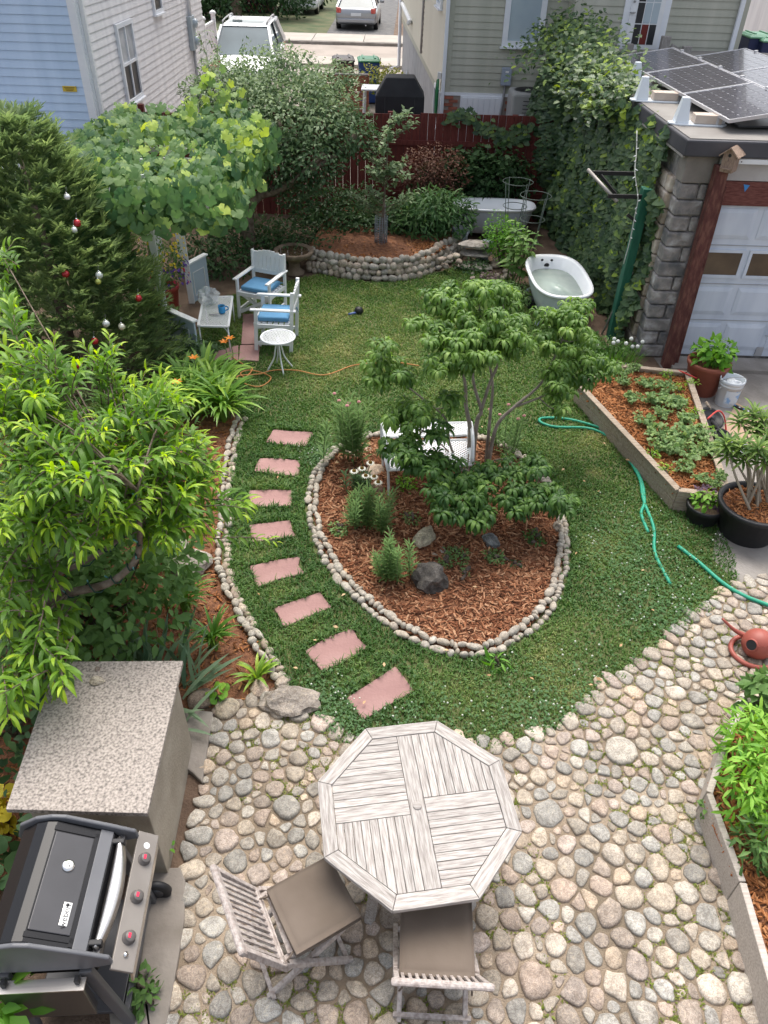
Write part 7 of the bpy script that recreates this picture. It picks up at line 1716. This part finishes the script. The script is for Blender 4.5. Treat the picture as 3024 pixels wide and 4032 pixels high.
bush('dark_hedge', 'dark green growth between the young tree and apple trunk', 'hedge', (-1.0, 14.6, 0), (1.0, .5, .5), 1900, .08, g_dark, T_D, (.2, .9), 9, .6)
bush('dark_hedge', 'dark ivy growth low on the back fence by the old bathtub', 'hedge', (1.55, 15.6, 0), (1.15, .28, .75), 2800, .095, g_dark, T_IVY, (.1, .9), 12, .85)
bush('green_shrub', 'fresh green shrub between steps and water filled bathtub', 'shrub', (1.98, 13.3, 0), (.36, .36, .5), 1500, .055, g_bright, T_D, (.05, .55), 7, .5)
bl = thing('tall_broadleaf_plant', 'tall plant with broad pale leaves leaning over the bathtub', 'plant', (2.15, 12.6, 0)); f = Fol(); sm = MB()
for k in range(5):
    b = Vector((2.15+random.uniform(-.15, .15), 12.6+random.uniform(-.15, .15), 0)); tip = b+Vector((random.uniform(-.25, .35), random.uniform(-.5, .1), random.uniform(.8, 1.25))); sm.tube(spline([b, b*.4+tip*.6, tip], 5), .012, 6)
    for j in range(18): t = .2+.8*j/18; a = j*2.4; q = b+(tip-b)*t; f.add(q, (math.cos(a), math.sin(a), .05), (0, 0, 1), .26*(1.15-.5*t), random.uniform(.35, 1))
sm.build('stems', m_stem, bl, True); f.build('leaves', ML('broad_leaf', [(.06, .13, .04), (.11, .20, .06), (.18, .27, .09)], .35), bl, t_leaf(4, .42, .8, .2, 'ovate'), 60)
for k, (px, py, lab) in enumerate([(2040, 735, 'thin wire plant cage over the old bathtub end'), (2110, 790, 'thin wire plant cage right of the old bathtub')]):
    p = ay(px, py-20, 14.2-.6*k); cage(lab, (p.x, p.y, 0), .27, p.z, 3, M('wire_green', (.12, .15, .13), .5) if k == 0 else bpy.data.materials['wire_green'])
# ---- ivy on the garage wall
iv = thing('ivy', 'dense ivy covering the left side wall of the garage', 'ivy', (3.5, 13, 0)); f = Fol(); n = 0
for k in range(11500):
    y = 10.15+6.9*random.random()**1.25; z = random.uniform(.02, 2.95); xw = GXL-.22*(y-GFY)/7
    lim = 10.15+.9*max(0, z-1.6)*0+.0
    # the front corner stays bare in a slanting band
    if y < 10.28+.2*noise.noise(Vector((z*2.2, 0, 0)))+(.25 if z > 2.2 else 0): continue
    bul = .10+.45*max(0, (y-12.5)/4.5)*(.6+.4*noise.noise(Vector((y*.9, z*.9, 0))))+.22*noise.noise(Vector((y*1.6, z*1.6, 4)))+.1*noise.noise(Vector((y*4, z*4, 6)))
    if 10.45 < y < 10.95 and random.random() < .25: continue
    v = max(0, RNG.normal(.30, .14)+.2*noise.noise(Vector((y*1.5, z*1.5, 9))));  v = random.uniform(.55, 1) if random.random() < .07+.10*(z > 2.4) else v
    f.add((xw-abs(bul)*random.uniform(.75, 1.05), y, z), Vector((-.3, random.uniform(-.7, .5), -.8)), Vector((-1, -.45, .45))+Vector(RNG.normal(0, .35, 3)), random.uniform(.085, .15), v)
for k in range(5600):      # crown spilling over the roof edge at the back
    a = random.random(); y = 12.3+4.6*a; x = 3.35-.25*a+RNG.normal(0, .20+.20*a); z = 2.85+.55*a+RNG.normal(0, .13)-.5*max(0, 3.1-x)**1.2
    v = max(0, RNG.normal(.35, .16)); v = random.uniform(.6, 1) if random.random() < .14 else v
    f.add((x, y, z), Vector((random.uniform(-.8, .3), random.uniform(-.8, .3), -.2)), Vector((-.35, -.35, 1))+Vector(RNG.normal(0, .35, 3)), random.uniform(.06, .11), v)
for k in range(3400):      # ivy mound over the fence corner
    d = rsphere(1)[0]; c = np.array([3.15, 16.4, 1.75]); q = c+d*np.array([.55, .75, 1.3]); 
    if q[2] < .02: continue
    f.add(q, Vector((random.uniform(-.6, .2), random.uniform(-.8, 0), -.7)), Vector((d[0], d[1], .5+d[2]))+Vector(RNG.normal(0, .3, 3)), random.uniform(.08, .13), max(0, RNG.normal(.28, .13)))
f.build('foliage', g_ivy, iv, T_IVY)
f = Fol(); fv = thing('ivy', 'trailing ivy strand hanging over the red fence', 'ivy', (1.6, FY-.05, 0))
for a, b in (((1010, 245), (1100, 290)), ((1020, 255), (1090, 310)), ((1100, 280), (1160, 265)), ((1140, 300), (1090, 290)), ((975, 250), (1015, 242))):
    A, B = avy(*a, FY-.06), avy(*b, FY-.06)
    for k in range(46): p = A+(B-A)*random.random(); f.add(p+Vector((RNG.normal(0, .06), random.uniform(-.08, .0), RNG.normal(0, .06))), Vector((random.uniform(-.5, .5), -.2, -1)), Vector((0, -1, .4))+Vector(RNG.normal(0, .3, 3)), random.uniform(.08, .13), max(0, RNG.normal(.35, .2)))
f.build('foliage', g_ivy, fv, T_IVY)
bush('chives', 'clump of chives with white flower heads at the foot of the ivy', 'plant', (3.15, 9.65, 0), (.45, .28, .12), 60, .05, g_shrub, T_D, (.2, .8), 4, .12)
chv = clump('chives', 'grassy chive leaves beside the stone trough', Vector((3.15, 9.6, 0)), 320, .34, t_leaf(3, .03, .7, .1, 'strap'), g_lily, .35, (.1, .6), 20, .40, 1.2)
for k in range(9):
    p = Vector((3.15+random.uniform(-.4, .4), 9.6+random.uniform(-.2, .25), 0)); h = random.uniform(.38, .5); MB().tube([p, p+Vector((0, 0, h))], .004, 4).build('flower_stalk', m_stem, chv, True); MB().lathe([(.028*math.cos(a), h+.028*math.sin(a)) for a in np.linspace(-1.57, 1.57, 7)], 10, p).build('flower_head', M('chive_white', (.6, .62, .58), .8) if 'chive_white' not in bpy.data.materials else bpy.data.materials['chive_white'], chv, True)

# ---- flower tub beside the arbor
fb = av(362, 690, 0); ft = pot('flower_tub', 'red planter overflowing with yellow and purple flowers by the arbor', fb, .24, .55, M('red_planter', (.33, .05, .035), .6), soil=m_soil, cat='planter')
f = Fol(); cc = fb+Vector((.03, -.05, .92)); cluster(f, cc, (.36, .36, .42), 1300, .05, (.1, .9), rad=(.3, 1.)); f.build('foliage', g_shrub, ft, T_D)
for nm, colr, n, zz in (('yellow_flower', (.62, .46, .02), 90, (.85, 1.4)), ('purple_flower', (.09, .03, .25), 110, (.6, .95)), ('red_flower', (.40, .015, .04), 24, (.6, .85))):
    f = Fol()
    for k in range(n):
        a = random.uniform(-3.6, .8); r = random.uniform(.34, .42); p = cc+Vector((math.cos(a)*r, math.sin(a)*r, random.uniform(*zz)-cc.z))
        f.add(p-Vector((0, 0, 0)), (math.cos(a+1.5), math.sin(a+1.5), .3), (math.cos(a), math.sin(a), .6), random.uniform(.035, .05), .5)
    f.build(nm, M(nm, colr, .6), ft, t_lobed(8, 'round', .15))
# ---- dogwood in the island bed
DB = av(1008, 1022); dg = thing('dogwood_tree', 'multi stemmed dogwood with drooping leaf whorls in the island bed', 'tree', DB); df = Fol(); dm = MB()
o4 = (1400, 1000)
bl4 = [(700, 230, 250, 60, 'y', 7.2), (860, 260, 110, 80, 'y', 7.3), (480, 260, 75, 60, 'y', 7.0), (400, 430, 85, 40, 'y', 6.8), (560, 480, 150, 90, 'y', 6.6), (620, 350, 170, 60, 'y', 7.0), (880, 430, 130, 90, 'y', 6.8), (720, 560, 140, 90, 'y', 6.5), (960, 530, 110, 80, 'y', 6.7), (1200, 340, 190, 40, 'y', 7.7), (1330, 300, 75, 30, 'y', 7.9), (1220, 440, 180, 70, 'y', 7.5), (1340, 500, 75, 50, 'y', 7.6), (1180, 560, 110, 50, 'y', 7.3), (1330, 640, 110, 60, 'y', 7.5), (1450, 680, 110, 60, 'y', 7.6), (1360, 740, 95, 40, 'y', 7.4), (1180, 700, 90, 50, 'y', 7.2), (1200, 830, 70, 50, 'y', 7.0), (1210, 930, 35, 35, 'y', 6.9), (620, 640, 190, 60, 'y', 6.4), (480, 700, 65, 45, 'y', 6.4),
       (150, 560, 65, 40, 'y', 6.9), (150, 650, 120, 50, 'y', 6.8), (200, 750, 120, 50, 'y', 6.7), (320, 730, 65, 45, 'y', 6.7), (340, 920, 140, 50, 'y', 6.5), (330, 990, 140, 50, 'y', 6.4), (560, 880, 75, 50, 'y', 6.5), (480, 1060, 75, 50, 'z', .95), (280, 1150, 120, 90, 'z', .85), (400, 1230, 120, 70, 'z', .75), (540, 1270, 90, 70, 'z', .7), (900, 1270, 170, 70, 'z', .65), (1060, 1260, 65, 70, 'z', .65), (620, 1380, 190, 70, 'z', .65), (560, 1490, 110, 80, 'z', .6), (720, 1480, 100, 70, 'z', .6), (720, 1570, 95, 50, 'z', .5), (950, 1450, 150, 70, 'z', .55), (1120, 1450, 140, 70, 'z', .55), (1200, 1480, 95, 70, 'z', .5), (960, 1530, 65, 50, 'z', .5), (560, 1560, 45, 35, 'z', .5)]
fork = DB+Vector((.02, .05, .55)); tips = []
for (x, y, rx, ry, kd, val) in bl4:
    nn = max(3, int(rx*ry/430)); C = ay(o4[0]+x*.663, o4[1]+y*.663, val) if kd == 'y' else at(o4[0]+x*.663, o4[1]+y*.663, val); tips.append((C, y))
    for k in range(nn):
        r = math.sqrt(random.random()); a = random.random()*6.28; px, py = o4[0]+(x+rx*r*math.cos(a))*.663, o4[1]+(y+ry*r*math.sin(a))*.663
        p = ay(px, py, val+RNG.normal(0, .16)) if kd == 'y' else at(px, py, val+RNG.normal(0, .07))
        bv = .40 if kd == 'y' else .26; bv += .16*(1-min(1, max(0, y/1200)))+RNG.normal(0, .08); nl = random.randint(10, 14)
        for j in range(nl):
            a = j*6.283/nl+random.random()*.5; df.add(p+Vector((math.cos(a)*.015, math.sin(a)*.015, random.uniform(0, .03))), (math.cos(a), math.sin(a), random.uniform(-.45, .25)), (math.cos(a)*.4, math.sin(a)*.4, 1), random.uniform(.10, .145), bv+RNG.normal(0, .1)+(.25 if random.random() < .12 else 0))
def z4(x, y, Y): return ay(o4[0]+x*.663, o4[1]+y*.663, Y)
stm = [[DB, z4(680, 1060, 6.95), z4(655, 900, 6.95), z4(650, 770, 6.9), z4(610, 600, 6.8), z4(560, 450, 6.8)],
       [DB+Vector((.06, .05, 0)), z4(720, 1000, 7.0), z4(745, 930, 7.0), z4(700, 760, 7.0), z4(680, 500, 7.0), z4(650, 280, 7.1)],
       [z4(745, 930, 7.0), z4(800, 760, 7.0), z4(870, 600, 6.95), z4(900, 450, 6.9), z4(870, 280, 7.2)],
       [DB+Vector((.22, .1, 0)), z4(800, 950, 7.1), z4(812, 760, 7.1), z4(760, 480, 7.1), z4(730, 280, 7.2)],
       [DB+Vector((.24, .06, 0)), z4(835, 1030, 7.05), z4(940, 910, 7.1), z4(1100, 770, 7.2), z4(1200, 570, 7.4), z4(1270, 400, 7.6)],
       [z4(940, 910, 7.1), z4(1120, 840, 7.15), z4(1280, 740, 7.35), z4(1400, 680, 7.5)],
       [DB+Vector((-.05, 0, 0)), z4(560, 1130, 6.8), z4(535, 980, 6.7), z4(400, 860, 6.7), z4(230, 720, 6.75), z4(150, 600, 6.85)],
       [DB+Vector((0, -.04, 0)), DB+Vector((-.05, -.35, .5)), DB+Vector((-.1, -.8, .62))], [DB+Vector((.1, -.02, 0)), DB+Vector((.3, -.35, .45)), DB+Vector((.6, -.75, .52))], [DB, DB+Vector((-.3, -.15, .45)), DB+Vector((-.55, -.35, .78))]]
dense = []
for k, P in enumerate(stm):
    q = spline(P, 6); n = len(q); r0 = (.030, .028, .020, .022, .024, .014, .016, .013, .013, .013)[k]; dm.tube(q, [r0*(1-.72*i/n) for i in range(n)], 7); dense += q
for C, y in tips:
    e = min((q for q in dense if q.z > .15), key=lambda q: (q-C).length+max(0, q.z-C.z)*.8); dm.tube(spline([e, e*.5+C*.5+Vector((0, 0, -.03)), C], 4), [.009-.0006*i for i in range(9)], 5)
dm.build('trunk', M('grey_bark', (.20, .17, .14), .85, (.30, .26, .22), 12, bump=.5), dg, True)
df.build('foliage', g_dog, dg, T_DOG, 300)
# ---- perennials in the island bed
def upright(name, label, p, ns, h, nl, ls, mat, T, spread=.12, v=(.1, .9), flower=None, parts=0, lean=.15, group=None):
    t = thing(name, label, 'plant', (p[0], p[1], 0), 0, group); f = Fol(); sm = MB()
    for k in range(ns):
        b = Vector((p[0]+RNG.normal(0, spread), p[1]+RNG.normal(0, spread), 0)); hh = h*random.uniform(.75, 1.1); tip = b+Vector((RNG.normal(0, lean)*hh, RNG.normal(0, lean)*hh, hh)); sm.tube([b, b*.5+tip*.5+Vector((RNG.normal(0, .015), RNG.normal(0, .015), 0)), tip], [.006, .005, .003], 5)
        for j in range(nl): tt = .15+.85*j/nl; a = j*2.4+k; f.add(b+(tip-b)*tt, (math.cos(a), math.sin(a), .55+.5*tt), (0, 0, 1), ls*(1.1-.45*tt)*random.uniform(.8, 1.2), random.uniform(*v)*(.7+.3*tt)+.12*tt)
        if flower: flower(tip, t)
    sm.build('stems', m_stem, t, True); f.build('leaves', mat, t, T, parts); return t
m_pink = M('dusty_pink', (.48, .22, .22), .8)
def pinkhead(p, t):
    if random.random() < .45: MB().lathe([(.022, 0), (.02, .010), (0, .016)], 8, p).build('flower_head', m_pink, t, True)
upright('milkweed', 'tall milkweed with pink heads at the top left of the island bed', av(755, 1000), 14, .80, 44, .16, g_milk, T_NARROW, .11, (.3, .9), pinkhead)
upright('milkweed', 'tall milkweed between the dogwood stems and lawn', av(1080, 985), 9, .66, 34, .13, g_milk, T_NARROW, .12, (.3, .9), pinkhead)
upright('milkweed', 'narrow leaved milkweed stems left of the pale rock, rear row', av(775, 1145), 7, .50, 60, .115, g_milk, T_NARROW, .05, (.2, .9))
upright('milkweed', 'narrow leaved milkweed stems beside the pale rock', av(815, 1155), 8, .54, 60, .115, g_milk, T_NARROW, .06, (.2, .9))
upright('milkweed', 'narrow leaved milkweed stems nearest the dark rock', av(840, 1250), 9, .50, 60, .115, g_milk, T_NARROW, .07, (.2, .9))
upright('goldenrod', 'narrow leaved green stems beside the boulder in the left border', av(345, 1230), 16, .50, 44, .08, g_bright, T_NARROW, .12, (.0, .5))
m_petal = M('white_petal', (.72, .72, .62), .6); m_cone = M('cone_orange', (.30, .14, .02), .8, (.12, .10, .02), 60)
def conef(p, t):
    f = Fol()
    for k in range(14): a = k*.4488; f.add(p, (math.cos(a), math.sin(a), .15), (0, 0, 1), .052, .5)
    fl = f.build('flower', m_petal, t, t_leaf(2, .32, .5, .1, 'strap'), kind=None); MB().lathe([(.022, -.004), (.021, .016), (.0, .03)], 12, p).build('cone', m_cone, fl)
cf = upright('coneflower', 'white coneflowers with orange centres in the island bed', av(775, 1065), 9, .26, 16, .10, g_dark, T_LANCE, .06, (.5, 1.))
for q in ((765, 1018), (782, 1012), (790, 1028), (800, 1000), (808, 1030), (817, 1042)): conef(av(*q, .36), cf); MB().tube([av(*q, .35), av(q[0]*.6+775*.4, q[1]*.5+1065*.5, 0.02)], .004, 4).build('flower_stalk', m_stem, cf, True)
for i, (q, r, n, mat, lab) in enumerate([((880, 1052), .13, 220, g_bright, 'low bright green groundcover below the bench'), ((990, 1205), .14, 300, g_milk, 'low grey green mat right of the dark rock'), ((963, 1218), .09, 160, g_milk, 'small grey green tuft touching the dark rock'), ((1068, 1208), .12, 260, g_milk, 'low green mat under the blue grey rock'), ((1112, 1222), .07, 120, g_dark, 'small dark plant right of the green mat'), ((1008, 1240), .06, 90, g_milk, 'tiny green tuft in the open mulch'), ((1155, 1168), .12, 170, g_shrub, 'leafy green mound near the right rim stones'), ((735, 1150), .12, 240, g_milk, 'feathery green plant near the left rim stones'), ((890, 1125), .12, 120, g_milk, 'sparse reddish green groundcover under the dogwood')]):
    bush('groundcover', lab, 'plant', av(*q), (r, r*.9, r*.42), n, .035 if i not in (0, 6) else .045, mat, T_D, (.2, .9), 3, r*.35, group='low plants in the island bed')
bush('rock_plant', 'dark green leafy plant beside the near arbor panel', 'plant', av(425, 790), (.35, .25, .2), 420, .09, g_dark, T_LANCE, (.5, 1.), 5, .22)
bush('lavender', 'purple tinged low plant by the pale rock pile', 'plant', av(1065, 612), (.22, .15, .12), 240, .05, ML('purple_leaf', [(.08, .05, .06), (.14, .10, .10)], .2), T_D, (0, 1), 3, .1)
bush('weeds', 'rough weeds at the lawn edge beside the bathtub', 'weeds', av(1110, 650), (.35, .45, .16), 900, .05, g_milk, T_D, (.1, .9), 6, .12)
bush('weeds', 'leafy weeds between lawn and stone steps', 'weeds', av(1020, 585), (.35, .2, .13), 500, .06, g_dark, T_D, (.4, 1.), 4, .1)
bush('weeds', 'green weeds at the base of the ivy by the raised bed', 'weeds', av(1290, 770), (.55, .35, .18), 900, .06, g_shrub, T_D, (.1, .9), 6, .15)

# ---- kale in the raised bed
def kale(label, p, r, n, z0, mat=g_kale, v=(.2, .9)):
    t = thing('kale_plant', label, 'kale', (p.x, p.y, z0), 0, 'kale plants in the raised bed'); f = Fol()
    for k in range(n):
        a = k*2.4+random.random()*.4; e = random.uniform(.2, 1.); L = r*random.uniform(.7, 1.1)
        base = Vector((p.x, p.y, z0+.02)); tip = base+Vector((math.cos(a)*L*e, math.sin(a)*L*e, L*(.75-.45*e)))
        for j in range(13):
            q = base+(tip-base)*(.35+.65*j/13)+Vector((0, 0, .25*L*math.sin(j/13*3.14)*e)); sd_ = Vector((-math.sin(a), math.cos(a), 0))
            f.add(q+sd_*RNG.normal(0, .16*L), Vector(RNG.normal(0, 1, 3))*Vector((1, 1, .5)), Vector((0, 0, 1))+Vector(RNG.normal(0, .6, 3)), .26*L*random.uniform(.6, 1.2), random.uniform(*v)*.7+.3*j/13)
    f.build('leaves', mat, t, t_lobed(8, 'round', .35))
kq = [((1350, 822), .13), ((1395, 825), .15), ((1440, 832), .15), ((1365, 855), .14), ((1415, 862), .19), ((1458, 870), .18), ((1345, 800), .12), ((1395, 905), .17), ((1430, 890), .14), ((1480, 905), .18), ((1420, 935), .20), ((1465, 940), .22), ((1505, 935), .2), ((1440, 965), .19), ((1490, 975), .2), ((1530, 965), .17), ((1480, 1005), .14), ((1520, 1030), .12), ((1555, 1025), .11), ((1545, 1040), .09), ((1370, 790), .12)]
pos_w = ['back row', 'second row', 'third row', 'fourth row', 'fifth row', 'sixth row', 'front row']
rows = sorted(range(len(kq)), key=lambda i: kq[i][0][1])
for rank, i in enumerate(rows):
    q, r = kq[i]; rw = pos_w[rank//3]; same = sorted([j for j in rows[rank//3*3:rank//3*3+3]], key=lambda j: kq[j][0][0]); sd2 = ['leftmost', 'middle', 'rightmost'][same.index(i)]
    kale(f'curly kale plant, {sd2} in the {rw} of the raised bed', av(*q, RBz+.05), r*1.2, 12, RBz-.04)
for k, q in enumerate([(1445, 812), (1470, 838), (1478, 868), (1505, 895), (1530, 930), (1498, 830), (1440, 1015), (1415, 985)]):
    bush('seedling', ['yellow green seedling at the far end of the raised bed', 'yellow green seedling second along the right board', 'yellow green seedling third along the right board', 'yellow green seedling fourth along the right board', 'yellow green seedling beside the black wheels', 'yellow green seedling beside the terracotta pot', 'pale seedling among the front chips of the raised bed', 'pale seedling along the left board of the raised bed'][k], 'seedling', av(*q, RBz), (.09, .09, .06), 60, .045, g_bright, T_LANCE, (.4, 1.), 2, RBz+.02, group='seedlings in the raised bed')
# ---- pot plants
f = Fol(); pp = thing('pepper_plant', 'leafy pepper plants growing in the terracotta pot', 'plant', pT+Vector((0, 0, .4)))
for k in range(11): a = k*2.4; cluster(f, pT+Vector((math.cos(a)*.13+.04, math.sin(a)*.13, .58+.05*math.sin(k))), (.15, .15, .13), 26, .10, (.15, .75))
f.build('leaves', g_bright, pp, T_OV, 60); stems(pp, pT+Vector((0, 0, .38)), [pT+Vector((math.cos(a)*.12, math.sin(a)*.12, .58)) for a in (0, 1.5, 3, 4.5)], .008, .005, m_stem)
f = Fol(); pp = thing('basil_plant', 'green basil in the low black pot', 'plant', pB_+Vector((0, 0, .17)))
cluster(f, pB_+Vector((-.02, .0, .27)), (.13, .12, .09), 70, .075, (.4, .9)); f.build('leaves', g_bright, pp, T_OV, 40); stems(pp, pB_+Vector((0, 0, .15)), [pB_+Vector((0, 0, .26))], .006, .004, m_stem)
f = Fol(); pp = thing('purple_basil', 'dark purple basil leaves behind the green basil', 'plant', pB_+Vector((0, .1, .17)))
g_pb = ML('purple_basil', [(.045, .025, .04), (.10, .06, .085)], .2); cluster(f, pB_+Vector((0, .13, .26)), (.12, .06, .08), 46, .065, (.1, 1.)); cluster(f, pB_+Vector((.13, -.02, .22)), (.06, .07, .05), 26, .06, (.1, 1.)); f.build('leaves', g_pb, pp, T_OV)
pp = thing('potted_shrub', 'woody shrub with variegated strap leaves in the black tub', 'shrub', pK+Vector((0, 0, .33))); f = Fol(); sm = MB()
cr = [av(1600, 905, .95), av(1640, 925, .95), av(1570, 955, .95), av(1600, 960, .95), av(1640, 965, 1.0), av(1610, 985, .85), av(1655, 990, .9), av(1650, 905, 1.05), av(1630, 890, 1.05), av(1660, 940, 1.), av(1575, 975, .85), av(1680, 960, .95), av(1690, 900, 1.)]
for c in cr:
    b = pK+Vector((RNG.normal(0, .08), RNG.normal(0, .07), .33)); sm.tube(spline([b, b*.45+c*.55+Vector((RNG.normal(0, .04), RNG.normal(0, .04), .02)), c], 5), [.016-.0009*i for i in range(11)], 6)
    for k in range(34): a = k*2.4; e = .35+.65*(k/34); f.add(c+Vector((0, 0, .03-.1*e)), (math.cos(a)*e, math.sin(a)*e, .75-.8*e), (math.cos(a)*-.2, math.sin(a)*-.2, 1), random.uniform(.14, .2), random.uniform(.1, 1))
for k in range(5): b = pK+Vector((RNG.normal(.1, .12), RNG.normal(-.08, .08), .35)); t_ = b+Vector((random.uniform(-.1, .2), random.uniform(-.15, .05), .15)); [f.add(t_, (math.cos(j*2.4), math.sin(j*2.4), .5), (0, 0, 1), .1, random.random()) for j in range(14)]
sm.build('stems', M('pale_bark', (.30, .25, .19), .85), pp, True); f.build('leaves', g_potm, pp, t_leaf(4, .17, .75, .25, 'lance'), 150)
# ---- right planter
rz_ = RZP-.07
def planter_plant(label, q, r, n, size, mat, T, v, h=.25, parts=60):
    p = av(*q, RZP+.1); t = thing('leafy_plant', label, 'plant', (p.x, p.y, rz_), 0, 'plants in the right planter'); f = Fol()
    for k in range(7): a = k*2.4; w_ = .55 if k else 0; cluster(f, Vector((p.x+math.cos(a)*r*w_, p.y+math.sin(a)*r*w_, rz_+h+.04*math.sin(k))), (r*.6, r*.6, h*.8), n//7, size, v)
    f.build('leaves', mat, t, T, parts); stems(t, (p.x, p.y, rz_), [(p.x+math.cos(a)*r*.5, p.y+math.sin(a)*r*.5, rz_+h) for a in range(5)], .006, .004, m_stem)
planter_plant('bright green bushy plant in the middle of the right planter', (1635, 1625), .24, 520, .085, g_bright, T_LANCE, (.25, .9), .26)
planter_plant('bright green bushy plant lower in the right planter', (1640, 1735), .25, 560, .085, g_bright, T_LANCE, (.25, .9), .28)
planter_plant('green leafy plant at the far end of the right planter', (1668, 1505), .18, 240, .10, g_shrub, T_OV, (.5, 1.), .16)
planter_plant('darker leafy plant under the bright one at the right edge', (1655, 1830), .18, 240, .08, g_shrub, T_LANCE, (.3, .9), .18)
clump('grass_tuft', 'fine grass tuft between the two planter plants', av(1635, 1560, .25), 90, .22, t_leaf(3, .03, .9, .1, 'strap'), g_shrub, .8, (.2, .9), 0, .06)
# ---- trees and shrubs across the street
for k, (x, y, z, r, lab) in enumerate([(-10.5, 49, 1.2, 2.0, 'dark green shrubs below the porch lattice across the street'), (-7.0, 50, 1.6, 2.2, 'tall dark bushes beside the utility pole'), (-6.0, 56, 1.8, 1.9, 'dark bushes left of the white car at the top'), (4.3, 47, 2.2, 1.8, 'green bushes right of the silver car'), (5.5, 52, 3.2, 2.2, 'tall trees at the top beside the green house')]):
    t = thing('street_bush', lab, 'bush', (x, y, 0), 0, 'bushes across the street'); f = Fol()
    for j in range(6): a = j*2.4; cluster(f, (x+math.cos(a)*r*.5, y+math.sin(a)*r*.4, z+math.sin(j)*.4), (r*.7, r*.5, z*.75), 420, .24, (.1, 1.))
    f.build('foliage', g_dark if k != 3 else g_shrub, t, T_D); stems(t, (x, y, 0), [(x+math.cos(a), y, z) for a in (0, 2, 4)], .08, .03, m_darkbark)
bush('yellow_shrub', 'yellow green shrub at the driveway corner of the green house', 'shrub', (ay(1510, 250, 26).x, 26.3, 0), (.7, .6, .6), 700, .12, ML('yellowgreen_leaf', [(.07, .10, .02), (.16, .19, .04), (.26, .26, .06)], .3), T_D, (0, 1), 6, .8)
# dead leaves and petals on lawn and stones
f = Fol()
for k in range(40):
    p = av(random.uniform(560, 1500), random.uniform(900, 1560)); f.add((p.x, p.y, .07), (random.uniform(-1, 1), random.uniform(-1, 1), 0), (RNG.normal(0, .3), RNG.normal(0, .3), 1), random.uniform(.03, .06), random.random())
dl_ = thing('fallen_leaves', 'scattered dry fallen leaves on the lawn', 'leaves', av(1000, 1500)); dl_['kind'] = 'stuff'; f.build('leaves', ML('dry_leaf', [(.30, .17, .08), (.45, .32, .18)], .1), dl_, t_diamond(.5))
